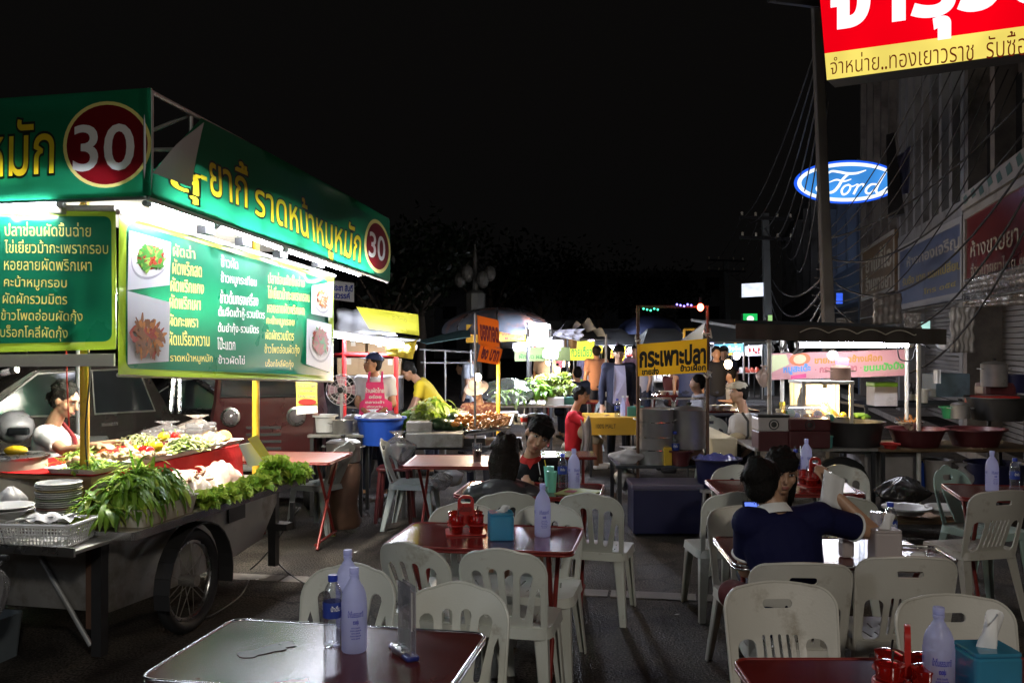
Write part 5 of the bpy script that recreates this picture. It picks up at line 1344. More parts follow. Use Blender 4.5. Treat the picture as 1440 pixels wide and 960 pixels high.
# cook in the green stall
d = pose(72, 6.3, -98, sit=False, k=.94)
d.update(head=at(92, 562, 6.28), neck=at(72, 602, 6.30), face=V((.93, -.12, -.38)), shR=at(62, 612, 6.15), shL=at(84, 612, 6.46), elR=at(92, 634, 5.98), wrR=at(140, 627, 5.75), elL=at(118, 630, 6.45), wrL=at(165, 622, 6.2))
cook = person(d, 'cook in white tee and dark red apron leaning over the green stall food', cloth('white tee', (.66, .66, .68), .05), blk, hair='bun', voxel=.008, longcut=True)
ap = cloth('dark red apron', (.16, .015, .02))
n_ = d['neck']
m = MB()
for s in (-1, 1):
    m.path([n_ + V((-.06, s*.07, .0)), n_ + V((.03, s*.10, .025)), n_ + V((.11, s*.10, -.07)), n_ + V((.145, s*.08, -.2))], .016, 6)
m.prism([n_ + V((.15, -.12, -.18)), n_ + V((.15, .12, -.18)), n_ + V((.17, .17, -.6)), n_ + V((.17, -.17, -.6))], (.012, 0, 0)); m.build('apron', ap, cook, world=True)
# man in cap and pink apron
d = pose(527, 10.3, 176, sit=False, k=.97)
d.update(head=at(524, 511, 10.25), face=V((-.85, -.5, .12)), wrR=at(519, 583, 10.0), wrL=at(531, 583, 10.0), elR=at(503, 568, 10.25), elL=at(553, 568, 10.25), hdR=V((.7, -.3, -.5)), hdL=V((-.7, -.3, -.5)))
pk = person(d, 'vendor in dark blue cap and pink lettered apron, hands clasped', cloth('pale grey shirt', (.5, .52, .55), .05), denim, 'skin_tan', cap=cloth('dark blue cap', (.02, .03, .09)), voxel=.0145, longcut=True)
m = MB(); pa = [at(515, 537, 10.13), at(539, 537, 10.13), at(541, 560, 10.11), at(551, 566, 10.12), at(553, 605, 10.10), at(503, 605, 10.10), at(506, 566, 10.12), at(513, 560, 10.11)]
m.prism(pa, (0, .012, 0)); m.prism([at(516, 540, 10.12), at(519, 540, 10.12), at(521, 522, 10.2), at(518, 522, 10.2)], (0, .01, 0)); m.prism([at(535, 540, 10.12), at(538, 540, 10.12), at(539, 522, 10.2), at(536, 522, 10.2)], (0, .01, 0))
apn = m.build('apron', cloth('pink apron', (.72, .06, .20), .06), pk, world=True)
for k_, (a, b, y0, y1, s_) in enumerate(((514, 540, 545, 552, 'ร้านผัดไทย'), (519, 536, 555, 560, 'อร่อย'), (514, 540, 563, 567, 'ตลาดเช้า'), (516, 538, 570, 574, 'เปิดทุกวัน'))): m = MB(); letter(m, s_, [at(a, y0, 10.09), at(b, y0, 10.09), at(b, y1, 10.09), at(a, y1, 10.09)], 0, .02); m.build('lettering', M['ink_white'], apn, world=True)
# yellow shirt
d = pose(608, 12.2, 78, sit=False)
d.update(pel=at(620, 578, 12.2), neck=at(588, 536, 12.15), head=at(574, 522, 12.1), face=V((-.8, -.3, -.55)), shL=at(592, 542, 12.0), shR=at(594, 538, 12.35), elL=at(585, 568, 11.95), wrL=at(572, 590, 11.9), elR=at(582, 566, 12.3), wrR=at(570, 585, 12.3))
person(d, 'man in yellow shirt bending over at the back of the market', cloth('yellow shirt', (.62, .47, .03), .06), denim, 'skin_tan', voxel=.013, longcut=True, face=False, hands=False)
d = pose(660, 14.5, 80, sit=False, k=1.0)
d.update(head=at(650, 517, 14.5))
person(d, 'man in pale checked shirt standing in shade behind the orange hanging sign', cloth('pale checked shirt', (.36, .38, .42), .3), denim, 'skin_tan', voxel=.015, longcut=True, face=False, hands=False)
# snack vendor with the floppy hat
d = pose(674, 10.7, 176, sit=False, k=.9)
d.update(pel=at(676, 615, 10.9), neck=at(674, 566, 10.65), head=at(670, 548, 10.55), face=V((-.25, -.8, -.6)), shR=at(655, 574, 10.65), shL=at(694, 574, 10.65), elR=at(652, 594, 10.5), elL=at(700, 596, 10.5), wrR=at(664, 598, 10.2), wrL=at(690, 600, 10.25))
vd = person(d, 'vendor in floppy pale hat lit orange behind the heaped snack tray', mat('patterned brown blouse', (.16, .05, .035), .8, dirt=(.5, .33, .2), dscale=26, dthr=.5), denim, 'skin', voxel=.013, longcut=True)
Hm = head_frame(d); m = MB(); m.M = Hm; m.lathe([(.0, .16), (.05, .155), (.085, .12), (.092, .055), (.14, .035), (.15, .022), (.09, .045), (.08, .11), (0, .14)], (0, -.01, 0), 22, cap=False); m.build('hat', cloth('pale hat', (.62, .52, .45)), vd, smooth=60, world=True)
# red shirt man
d = pose(812, 12.6, -72, k=.98)
d.update(head=at(817, 556, 12.55), neck=at(808, 578, 12.6), face=V((.93, -.3, -.1)), elR=at(828, 598, 12.3), wrR=at(845, 588, 12.25), elL=at(826, 596, 12.75), wrL=at(848, 590, 12.7), shR=at(806, 585, 12.42), shL=at(812, 585, 12.78), pel=at(806, 628, 12.6))
d['anR'] = at(838, 652, 12.7); d['knR'] = at(838, 618, 12.5); d['knL'] = at(842, 620, 12.8)
person(d, 'man in red shirt and pale shorts sitting at the yellow cloth table', cloth('red shirt', (.48, .02, .03), .06), khaki, 'skin_tan', shoe='white', voxel=.014)
# standing man
d = pose(870, 13.3, 180, sit=False, k=1.02)
cd = person(d, 'man in dark cardigan over lavender tee walking toward us', cloth('dark cardigan', (.02, .022, .04)), blk, 'skin', sleeve='long', voxel=.014, longcut=True, hair='fringe')
m = MB(); nk = d['neck']; Yf = -.168
m.prism([nk + V((-.075, Yf+.045, -.02)), nk + V((.075, Yf+.045, -.02)), nk + V((.085, Yf, -.2)), nk + V((.10, Yf+.005, -.56)), nk + V((-.10, Yf+.005, -.56)), nk + V((-.085, Yf, -.2))], (0, .02, 0)); m.build('tee', cloth('lavender tee', (.44, .42, .58), .05), cd, world=True)
# man in cap, right
d = pose(1046, 10.2, 118)
d.update(head=at(1039, 552, 10.2), neck=at(1046, 580, 10.2), face=V((-.97, -.1, .05)), elL=at(1064, 624, 9.98), wrL=at(1044, 640, 9.85), elR=at(1028, 622, 10.3), wrR=at(1024, 638, 10.1), pel=at(1052, 650, 10.2), shR=at(1034, 592, 10.33), shL=at(1062, 594, 10.05))
cm = person(d, 'man in pale cap and grey tee with black strap, in profile by the cream table', cloth('warm grey tee', (.42, .40, .38)), denim, 'skin', cap=cloth('pale khaki cap', (.5, .45, .34)), voxel=.0145)
m = MB(); m.path([at(1044, 580, 9.98), at(1052, 592, 9.93), at(1052, 612, 9.9), at(1042, 632, 9.92)], .014, 6); m.build('strap', M['black'], cm, world=True)
m = MB(); m.ball(at(1036, 622, 9.95), (.13, .07, .11)); m.build('bag', khaki, cm, smooth=180, world=True)
# farther figures
far = [(985, 12.5, 95, True, cloth('pale grey shirt back', (.33, .33, .36)), 'man in grey shirt sitting behind the fish maw sign', 'short'),
       (1007, 16, 178, False, blk, 'dark clothed figure standing right of the fish maw sign', 'short'),
       (1018, 17.5, 170, False, denim, 'dim figure standing beyond the satay stall corner', 'long'),
       (793, 16, -20, True, blk, 'dark haired woman in black sitting with her back to us, left of the pair', 'long'),
       (813, 16.4, 25, True, denim, 'person in dark blue sitting with back turned, right of the woman in black', 'short'),
       (839, 18, 12, False, cloth('brown shirt', (.3, .15, .1)), 'person in brown shirt standing, back turned, left of the man in cardigan', 'short'),
       (853, 18.6, -30, False, blk, 'dark haired person directly behind the shoulder of the man in cardigan', 'long'),
       (893, 19, 160, False, cloth('mauve shirt', (.35, .2, .26)), 'person in mauve shirt partly hidden by the left post of the fish maw stand', 'short')]
for px, Y, h, sit, cl, lb, hr in far:
    person(pose(px, Y, h, sit, 1.0), lb, cl, denim, 'skin_tan', hair=hr, voxel=.022, longcut=True, face=False, hands=False)
# ================================================================== on the green stall's cart: food, baskets, plates
ZC = .757                                             # top of the cart's counter
def leafmat(name, c1, c2):
    m = mat(name, c1, .4, var=.5, scale=9, spec=.4); nt = m.node_tree; n, l = nt.nodes, nt.links; b = n['Principled BSDF']
    t = n.new('ShaderNodeBsdfTranslucent'); t.inputs[0].default_value = (*c2, 1)
    mx = n.new('ShaderNodeMixShader'); mx.inputs[0].default_value = .3
    l.new(b.outputs[0], mx.inputs[1]); l.new(t.outputs[0], mx.inputs[2]); l.new(mx.outputs[0], n['Material Output'].inputs[0]); return m
M['leaf_dark'] = leafmat('dark green leaf', (.085, .19, .02), (.16, .35, .03)); M['leaf_mid'] = leafmat('green leaf', (.21, .36, .04), (.3, .5, .05))
M['leaf_lime'] = leafmat('pale lettuce leaf', (.50, .62, .10), (.5, .7, .1)); M['stem_pale'] = leafmat('pale stem', (.42, .52, .16), (.5, .6, .2))
M['leaf_white'] = leafmat('pale cabbage leaf', (.55, .62, .32), (.6, .7, .4))
def blade(mb, p, d, L_, w, droop, seg=5, fold=.3):
    p = V(p); d = V(d).normalized(); side = d.cross(V((0, 0, 1)))
    side = V((1, 0, 0)) if side.length < 1e-3 else side.normalized()
    rows = []; q = p.copy()
    for i in range(seg+1):
        f = i/seg; ww = w*(math.sin(math.pi*min(1, f*.9+.08))**.8); up = side.cross(d).normalized()
        rows.append(mb.vs([q - side*ww + up*ww*fold, q, q + side*ww + up*ww*fold]))
        d = (d + V((0, 0, -droop/seg))).normalized(); q = q + d*(L_/seg)
    for a, b in zip(rows, rows[1:]):
        mb.f([a[0], a[1], b[1], b[0]]); mb.f([a[1], a[2], b[2], b[1]])
def greens(name, label, c, n, span, hgt, Lr, wr, mats, seed, cat='vegetables', along=None, droop=(1.2, 2.6), group=None, bias=V((0, 0, 0))):
    """a heap of long-leaved greens lying across a tray"""
    r = random.Random(seed); m = MB(); c = V(c)
    ax = along or ST(1, 0, 0)
    ay = V((-ax.y, ax.x, 0))
    for i in range(n):
        u, v = r.uniform(-1, 1), r.uniform(-1, 1); f = math.sqrt(max(0, 1 - u*u*.8))*math.sqrt(max(0, 1-v*v*.7))
        p = c + ax*u*span[0]*.8 + ay*v*span[1]*.8 + V((0, 0, hgt*f*r.uniform(.2, 1)))
        a = r.uniform(0, 6.28); d = ax*math.cos(a)*.8 + ay*math.sin(a) + V((0, 0, r.uniform(.1, .8))) + bias
        m.mi = r.choice(range(len(mats))); blade(m, p, d, r.uniform(*Lr), r.uniform(*wr), r.uniform(*droop))
    return tag(m.build(name, mats, smooth=180), label, cat, group)
def pan(s, t, z, w, d, h, label, matl='offwhite', name='food_tray', rz=-TH, flare=.02, th=.004):
    b = thing(name, label, 'tray', ST(s, t, z), rz)
    m = MB(); o = rrect(w, d, .03); i2 = rrect(w+2*flare, d+2*flare, .035)
    rings = [m.vs([(x, y, 0) for x, y in o]), m.vs([(x, y, h) for x, y in i2]), m.vs([(x*1.05, y*1.05, h+.003) for x, y in i2]), m.vs([(x*.985, y*.985, h-.004) for x, y in i2]), m.vs([(x*.97, y*.97, th) for x, y in o])]
    m.skin(rings); m.build('body', M[matl], b, smooth=40); return b
# red riser
riser = thing('display_riser', 'red cloth-covered riser carrying the trays of sliced food', 'riser', ST(5.3, -3.75))
m = MB(); m.prism([ST(4.50, -3.45, ZC+.215), ST(6.12, -3.45, ZC+.215), ST(6.12, -4.25, ZC+.215), ST(4.50, -4.25, ZC+.215)], (0, 0, .02)); m.build('top_board', M['wood'], riser, world=True)
for s_, t_ in ((4.53, -3.48), (6.08, -3.48), (4.53, -4.2), (6.08, -4.2)): m = MB(); m.box(ST(s_, t_, ZC+.108), (.05, .05, .215), rz=-TH); m.build('leg', M['wood'], riser, world=True)
m = MB(); q0 = [ST(4.80, -3.437, .985), ST(6.13, -3.437, .985)]
m.grid(lambda u, v: ST(4.74 + 1.39*u, -3.44 + .007*math.sin(u*30)*v + .02*v, .998 - .225*v), 40, 4); m.grid(lambda u, v: ST(4.50 + 1.63*u, -3.44 - .8*v, 1.0), 6, 4); m.build('cloth', cloth('red tablecloth', (.55, .012, .012), .08, .7), riser, smooth=180, world=True)
# trays on the riser
tr = [(4.72, -3.60, .30, .38, 'white tray of chopped greens and mushrooms nearest the yellow post'), (5.05, -3.60, .30, .36, 'white tray of mushrooms beside the red peppers'), (5.36, -3.60, .30, .34, 'white tray of red and yellow peppers and pale greens'),
      (5.70, -3.60, .30, .38, 'white tray of sliced cabbage in the middle of the riser'), (6.02, -3.62, .26, .36, 'white tray of sliced fish cakes at the far end of the riser')]
for s, t, w, d, lb in tr: pan(s, t, 1.002, d, w, .028, lb, 'white', rz=R(77)-R(0))
M['mushroom'] = mat('straw mushroom', (.55, .36, .22), .45, var=.35, scale=20)
r = random.Random(5)
mush = None
for i in range(70):
    s, t = r.uniform(4.62, 5.2), -3.60 + r.uniform(-.14, .15); z = 1.03 + r.uniform(0, .05)*(1-abs(t+3.6)/.2)
    if s < 4.80 and t > -3.62: continue
    if mush is None:
        m = MB(); m.lathe([(.0, -.012), (.014, -.01), (.016, .0), (.026, .006), (.024, .018), (.013, .027), (0, .03)], n=12); mush = m.build('straw_mushroom', M['mushroom'], smooth=60); o = mush
        tag(o, 'small brown mushroom in the heap beside the yellow post', 'mushroom', 'mushrooms on the riser')
    else: o = mush.copy(); C.objects.link(o)
    o.location = ST(s, t, z); o.rotation_euler = (r.uniform(-1.2, 1.2), r.uniform(-1.2, 1.2), r.uniform(0, 6)); o.scale = [r.uniform(.7, 1.15)]*3
def chopped(label, s, t, w, d, h, n, mats, L_, wr, seed, name='sliced_vegetables', z=1.012):
    r = random.Random(seed); m = MB()
    for i in range(n):
        u, v = r.gauss(0, .42), r.gauss(0, .42)
        if abs(u) > 1 or abs(v) > 1: continue
        p = ST(s + u*w, t + v*d, z + h*max(0, 1-u*u)*max(0, 1-v*v)*r.uniform(.3, 1))
        a = r.uniform(0, 6.28); m.mi = r.randrange(len(mats)); blade(m, p, (math.cos(a), math.sin(a), r.uniform(-.2, .6)), r.uniform(*L_), r.uniform(*wr), r.uniform(0, 1.5), 3)
    return tag(m.build(name, mats, smooth=180), label, 'vegetables')
chopped('heap of chopped greens in the tray nearest the yellow post', 4.68, -3.58, .17, .15, .06, 330, [M['leaf_mid'], M['leaf_lime'], M['leaf_dark']], (.03, .06), (.006, .013), 1)
chopped('small heap of pale green pieces below the yellow peppers', 5.33, -3.54, .10, .07, .04, 140, [M['leaf_lime'], M['stem_pale']], (.02, .045), (.006, .012), 2)
M['cabbage'] = leafmat('sliced white cabbage', (.62, .62, .36), (.7, .7, .4))
chopped('heap of sliced white cabbage in the middle of the riser', 5.64, -3.58, .20, .17, .10, 420, [M['cabbage'], M['stem_pale'], M['cabbage'], M['leaf_lime']], (.04, .08), (.008, .02), 3)
chopped('heap of pale bean sprouts at the back of the riser', 5.5, -3.85, .26, .14, .12, 300, [M['cabbage'], M['stem_pale']], (.04, .07), (.004, .007), 8)
chopped('heap of chopped spring onion and herbs behind the mushrooms', 4.95, -3.84, .26, .12, .09, 300, [M['leaf_mid'], M['leaf_lime'], M['stem_pale']], (.03, .06), (.005, .01), 9)
def pepper(s, t, z, col, label, sc_=1.0):
    b = thing('bell_pepper', label, 'pepper', ST(s, t, z), r.uniform(0, 6)); b.scale = (sc_,)*3
    m = MB(); m.grid(lambda u, v: V(((.037*math.sin(math.pi*min(1, v*.96+.04))**.6)*(1+.10*math.cos(u*6.2832*4))*math.cos(u*6.2832), (.037*math.sin(math.pi*min(1, v*.96+.04))**.6)*(1+.10*math.cos(u*6.2832*4))*math.sin(u*6.2832), .07*v - .008*(v > .9))), 28, 10, True); m.build('flesh', M[col], b, smooth=180)
    m = MB(); m.tube((0, 0, .06), (.006, 0, .088), .006, .004, 6); m.build('stalk', M['leaf_mid'], b)
M['pep_red'] = mat('red pepper skin', (.50, .012, .01), .18, var=.2, coat=.3); M['pep_yel'] = mat('yellow pepper skin', (.75, .48, .02), .2, var=.15, coat=.3)
for k, (s, t, z, c, lb, q) in enumerate(((5.15, -3.54, 1.03, 'pep_red', 'shiny red pepper nearest the mushrooms', 1.0), (5.20, -3.60, 1.03, 'pep_red', 'second red pepper behind the nearest one', .95), (5.30, -3.58, 1.04, 'pep_yel', 'yellow pepper beside the red peppers', 1.05), (5.34, -3.66, 1.03, 'pep_yel', 'second yellow pepper behind the first', 1),
      (5.25, -3.68, 1.03, 'pep_yel', 'yellow pepper behind the red peppers', .9), (5.76, -3.74, 1.06, 'pep_red', 'red pepper behind the sliced cabbage', .9), (5.68, -3.78, 1.06, 'pep_yel', 'yellow pepper behind the sliced cabbage', 1.0))): pepper(s, t, z, c, lb, q)
M['fishcake'] = mat('fried golden slice', (.55, .30, .09), .4, var=.35, scale=18)
fc = None
for i in range(16):
    if fc is None: fc = o = tag(MB().lathe([(.0, 0), (.04, .0), (.046, .006), (.04, .012), (0, .012)], n=16, sx=1.4).build('fried_slice', M['fishcake'], smooth=40), 'flat golden fried slice leaning in the stack at the far end of the riser', 'fried slice', 'fried slices on the riser')
    else: o = fc.copy(); C.objects.link(o)
    o.location = ST(5.86 + i*.018, -3.6 + .05*math.sin(i*1.7), 1.04 + .03*((i*7) % 5)/5); o.rotation_euler = (r.uniform(.3, .9), r.uniform(-.3, .3), R(60) + r.uniform(-.4, .4))
def bagged(name, label, c, rx, ry, rz_, matl, seed, tie=.06, cat='bag', amp=.24):
    """knotted or slumped plastic bag"""
    r = random.Random(seed); ph = [r.uniform(0, 6) for _ in range(5)]
    def f(u, v):
        a = u*6.2832; prof = (math.sin(min(v*1.35, 1.0)*math.pi*.5)**.5)*(1 if v < .62 else max(.12, 1-(v-.62)*3.2)) if tie else math.sin(math.pi*min(max(v, .02), .98))**.6
        if tie and v > .88: prof = .14 + (v-.88)*3.2
        w = 1 + amp*(math.sin(a*3+ph[0]+v*4)*.6 + math.sin(a*7+ph[1]-v*6)*.4 + math.sin(v*11+ph[2]+a*2)*.4)
        return V(c) + V((rx*prof*w*math.cos(a), ry*prof*w*math.sin(a), rz_*(v if tie else v)))
    m = MB(); m.grid(f, 34, 16, True); return tag(m.build(name, matl, smooth=180), label, cat)
M['bag_pink'] = clear('pinkish plastic bag', (.85, .75, .72), .3, .6, (.72, .62, .56)); M['bag_white'] = vinyl('white plastic bag', (.72, .71, .72), .4, .35, .5, 14)
bagged('food_bag', 'knotted clear bag of pale food at the far end of the riser', ST(6.1, -3.78, 1.0), .14, .11, .21, M['bag_pink'], 3)
bagged('food_bag', 'second slumped clear bag left of the knotted bag on the riser', ST(5.98, -3.95, 1.0), .16, .10, .17, M['bag'], 4)
for i in range(4):
    o = MB().prism([(x, y, 0) for x, y in rrect(.22, .15, .03)], (0, 0, .03)).build('wrapped_tray', M['acrylic'], bevel=.008); o.location = ST(5.98 + .02*i, -3.68 - .012*i, 1.03 + .033*i); o.rotation_euler = (0, 0, R(70) + i*.05)
    tag(o, 'film wrapped foam tray in the short stack at the far end of the riser', 'food tray', 'wrapped trays on the riser')
# lower level: greens tray, seafood, lettuce
pan(4.60, -3.16, ZC, .50, .27, .10, 'deep cream tray holding the heap of water spinach', rz=R(77), name='deep_tray')
greens('water_spinach', 'big drooping heap of dark green water spinach in the cream tray', ST(4.60, -3.19, .85), 720, (.26, .13), .20, (.11, .23), (.0065, .017), [M['leaf_dark'], M['leaf_mid'], M['leaf_mid'], M['leaf_lime']], 11, droop=(1.3, 2.8), bias=ST(-.9, .35, .25))
greens('water_spinach', 'water spinach tips hanging over the near end of the cart', ST(4.33, -3.26, .83), 110, (.08, .13), .09, (.09, .19), (.010, .017), [M['leaf_dark'], M['leaf_mid'], M['leaf_lime']], 12, droop=(1.2, 2.6), bias=ST(-.4, .3, 0))
m = MB(); r = random.Random(8)
for i in range(50):
    p = ST(4.84 + r.uniform(-.03, .06), -3.17 + r.uniform(-.11, .11), .82 + r.uniform(0, .09)); m.tube(p, p + ST(-.16, r.uniform(-.05, .05), r.uniform(-.01, .06)), .006, .004, 5)
tag(m.build('spinach_stems', M['stem_pale'], smooth=180), 'pale stalk ends of the water spinach heap', 'vegetables')
pan(5.10, -3.22, ZC, .40, .30, .06, 'shallow steel tray of pale sliced meat and squid', 'steel', rz=R(77))
M['squid'] = mat('pale raw squid', (.68, .55, .40), .25, var=.3, scale=14, sss=.1, bump=.9, bscale=22); M['prawn'] = mat('pink prawn', (.62, .33, .22), .3, var=.3, scale=25)
m = MB(); m.grid(lambda u, v: ST(5.02 + .52*(u-.5)*1.0, -3.25 + .30*(v-.5), ZC + .05 + .16*math.sin(math.pi*u)**.5*math.sin(math.pi*v)**.7 + .006*math.sin(u*23+v*19) + .006*math.sin(v*31+u*23)*math.sin(u*17)), 50, 30)
tag(m.build('squid_heap', M['squid'], smooth=180), 'heap of pale sliced meat and squid behind the water spinach', 'seafood')
for k in range(26):
    m = MB(); 
    if k == 0:
        m.path([(.05*math.cos(a*.3)-.05, .05*math.sin(a*.3), 0) for a in range(9)], [.004, .009, .012, .013, .012, .011, .009, .007, .003], 7); pr = o = tag(m.build('prawn', M['prawn'], smooth=180), 'small pink prawn on top of the pale seafood heap', 'prawn', 'prawns on the seafood heap')
    else: o = pr.copy(); C.objects.link(o)
    o.location = ST(5.0 + r.uniform(-.2, .25), -3.22 + r.uniform(-.1, .1), ZC + .15 + r.uniform(-.02, .02)); o.rotation_euler = (r.uniform(-.5, .5), r.uniform(-.5, .5), r.uniform(0, 6))
m = MB(); m.grid(lambda u, v: ST(5.55 + .36*(u-.5), -3.28 + .26*(v-.5), ZC + .04 + .16*math.sin(math.pi*u)**.6*math.sin(math.pi*v)**.7 + .006*math.sin(u*31+v*17)), 30, 22)
tag(m.build('fish_heap', mat('pinkish fish pieces', (.56, .38, .30), .3, var=.4, scale=14, bump=.9, bscale=26), smooth=180), 'heap of pinkish fish pieces beside the lettuce row', 'seafood')
def lettuce(s, t, z, rad, label, seed, mats=None):
    r = random.Random(seed); m = MB(); c = ST(s, t, z)
    for i in range(34):
        a = r.uniform(0, 6.28); e_ = r.uniform(.05, 1.3); d = V((math.cos(a)*math.cos(e_), math.sin(a)*math.cos(e_), math.sin(e_)))
        side = d.cross(V((0, 0, 1))).normalized(); up = side.cross(d); w = rad*r.uniform(.35, .6); L_ = rad*r.uniform(.75, 1.15); ph = r.uniform(0, 6); m.mi = r.randrange(2)
        m.grid(lambda u, v: c + d*L_*v + side*w*(u-.5)*2*(.3+.7*v) + up*(.22*rad*math.sin(u*9+ph)*v*v + .10*rad*math.sin(u*23+ph*2)*v**3 - .3*rad*v*v*(1-e_*.5)), 8, 4)
    return tag(m.build('lettuce', mats or [M['leaf_lime'], M['leaf_mid']], smooth=180), label, 'lettuce', 'lettuce along the counter edge')
for k, (s, t, q) in enumerate(((4.99, -3.05, .085), (5.12, -3.06, .085), (5.26, -3.05, .08), (5.40, -3.07, .09), (5.54, -3.07, .085), (5.68, -3.06, .09), (5.82, -3.08, .10), (5.98, -3.10, .12), (6.10, -3.05, .11), (6.22, -3.03, .10))):
    lettuce(s, t, ZC + .015 + (.06 if 6 < k < 8 else 0), q, ['frilly lettuce nearest the cream tray', 'frilly lettuce second along the counter edge', 'small frilly lettuce third along the counter edge', 'frilly lettuce fourth along the counter edge', 'frilly lettuce by the pinkish fish heap', 'frilly lettuce just before the yellow sign card', 'large lettuce below the yellow sign card', 'tallest lettuce right of the yellow sign card', 'lettuce drooping at the far corner of the counter', 'last lettuce hanging past the end of the counter'][k], 20+k)
q = tq4((349, 617), (361, 611), (383, 645), (372, 650), -3.2)
t = thing('price_card', 'bright yellow card propped up at the end of the riser', 'card', cen(q))
quad_box(MB(), q, .004).build('card', mat('yellow card', (.85, .75, .03), .5), t, world=True)
o = quad_box(MB(), tq4((336, 625), (352, 622), (376, 652), (350, 656), -3.25), .004).build('paper_sheet', M['paper']); tag(o, 'cream paper sheet behind the yellow card', 'paper')
# front shelf: basket, plates, big cream drum
ZS = .722
def weave(u, v): pass
bk = thing('plastic_basket', 'white lattice plastic basket with utensils on the front shelf', 'basket', (-2.40, 4.74, ZS), R(-6))
m = MB(); bw, bd, bh = .44, .26, .11
def wall_pt(k, u, v):
    x = bw/2*(.88+.12*v); y = bd/2*(.86+.14*v)
    return [V((-x + 2*x*u, -y, bh*v)), V((x, -y + 2*y*u, bh*v)), V((x - 2*x*u, y, bh*v)), V((-x, y - 2*y*u, bh*v))][k]
for k in range(4):
    n = 22 if k % 2 == 0 else 13
    for i in range(n+1): m.path([wall_pt(k, i/n, .1), wall_pt(k, i/n, .9)], .0028, 4)
    for v in (.1, .27, .43, .6, .76, .9): m.path([wall_pt(k, 0, v), wall_pt(k, 1, v)], .0028, 4)
m.path([wall_pt(k, u, 1) for k in range(4) for u in (0.05, .5, .95)], .009, 6, closed=True); m.prism([(x, y, 0) for x, y in rrect(bw*.88, bd*.86, .03)], (0, 0, .006)); m.build('lattice', M['white'], bk)
for k in range(7):
    m = MB(); a = V((-2.52 + .035*k, 4.70 + .015*k, ZS+.11)); b_ = a + V((.12, .05*math.sin(k*2), .03 + .01*math.sin(k*3)))
    if k % 2: m.ball(a, (.03, .02, .008)); m.tube(a, b_, .005)
    else: m.tube(a - V((.05, 0, 0)), b_, .006, .004)
    tag(m.build('ladle', M['steel'] if k % 3 else M['white'], smooth=60), 'utensil lying in the lattice basket', 'utensil', 'utensils in the basket')
m = MB(); m.grid(lambda u, v: V((-2.38 + .28*(u-.5), 4.74 + .12*(v-.5) + .02*math.sin(u*9), ZS + .12 + .03*math.sin(u*3.1)*math.sin(v*3.1) + .01*math.sin(u*17+v*7))), 14, 8); tag(m.build('folded_cloth', M['paper'], smooth=180), 'white cloth lying across the lattice basket', 'cloth')
pl = None
for k in range(18):
    if pl is None: m = MB(); m.lathe([(.0, 0), (.075, .0), (.12, .016), (.118, .019), (.07, .004), (0, .004)], n=26); pl = o = m.build('dinner_plate', M['white'], smooth=50)
    else: o = pl.copy(); C.objects.link(o)
    o.location = (-2.49 + .003*math.sin(k*2.3), 5.08 + .003*math.cos(k*1.7), ZC + .012*k); tag(o, 'plate in the tall stack beside the yellow post', 'plate', 'stack of plates on the cart')
    if k and k % 4 == 2: o.data = pl.data.copy(); o.data.materials[0] = M['pl%d' % (k % 3)] if ('pl%d' % (k % 3)) in M else M.setdefault('pl%d' % (k % 3), mat('coloured plate', ((.5, .28, .25), (.45, .5, .35), (.6, .5, .3))[k % 3], .35))
for k in range(2):
    m = MB(); m.lathe([(.0, 0), (.05, 0), (.13, .045), (.127, .048), (.05, .006), (0, .006)], n=26); o = m.build('white_bowl', M['white'], smooth=50); o.location = (-2.62, 4.80, ZS + .115 + .018*k); tag(o, ['lower wide white bowl at the left frame edge', 'upper wide white bowl at the left frame edge'][k], 'bowl')
d_ = thing('rice_drum', 'large cream lidded drum at the left edge of the green stall', 'drum', (-2.95, 5.5, ZC))
m = MB(); m.lathe([(.0, 0), (.165, 0), (.17, .03), (.17, .30), (0, .30)], n=36); m.build('body', M['offwhite'], d_, smooth=40)
m = MB(); m.lathe([(.0, .301), (.18, .301), (.185, .315), (.16, .327), (0, .333)], n=36); m.build('lid', M['steel'], d_, smooth=40)
m = MB(); m.ball((0, 0, 0), (.07, .045, .03)); o = m.build('yellow_fruit', M['pep_yel'], smooth=180); o.location = (-2.93, 5.46, ZC + .35); tag(o, 'yellow mango on the lid of the cream drum', 'fruit')
bagged('paper_towel_bag', 'white wrapped bundle in front of the cream drum', V((-2.78, 5.12, ZC)), .08, .07, .19, M['bag_white'], 9, tie=0)
bagged('hanging_bag', 'striped clear plastic bag hanging at the left frame edge', V((-2.52, 4.52, .40)), .06, .05, .28, M['bag'], 10)
m = MB(); m.tube(V((-2.47, 4.53, .69)), V((-3.1, 4.62, .69)), .016); tag(m.build('handle_bar', M['black'], smooth=60), 'black gripped push handle across the front of the cart', 'handle bar')
m = MB(); m.box(ST(4.55, -3.42, ZC+.08), (.06, .05, .16), rz=-TH, bev=.004); tag(m.build('seasoning_carton', mat('kraft carton', (.5, .36, .16), .7)), 'small brown carton beside the foot of the yellow post', 'carton')
# crate on the ground below the shelf
t = thing('storage_crate', 'dim grey plastic crate on the ground under the front shelf', 'crate', ST(4.25, -4.1, 0), -TH)
m = MB(); m.prism([(x, y, 0) for x, y in rrect(.5, .36, .04)], (0, 0, .02)); w_ = rrect(.5, .36, .04); w2 = rrect(.54, .40, .045)
m.skin([m.vs([(x, y, .0) for x, y in w_]), m.vs([(x, y, .24) for x, y in w2]), m.vs([(x*.96, y*.95, .24) for x, y in w2]), m.vs([(x*.95, y*.94, .02) for x, y in w_])]); m.build('body', mat('grey blue plastic', (.15, .18, .2), .5), t)
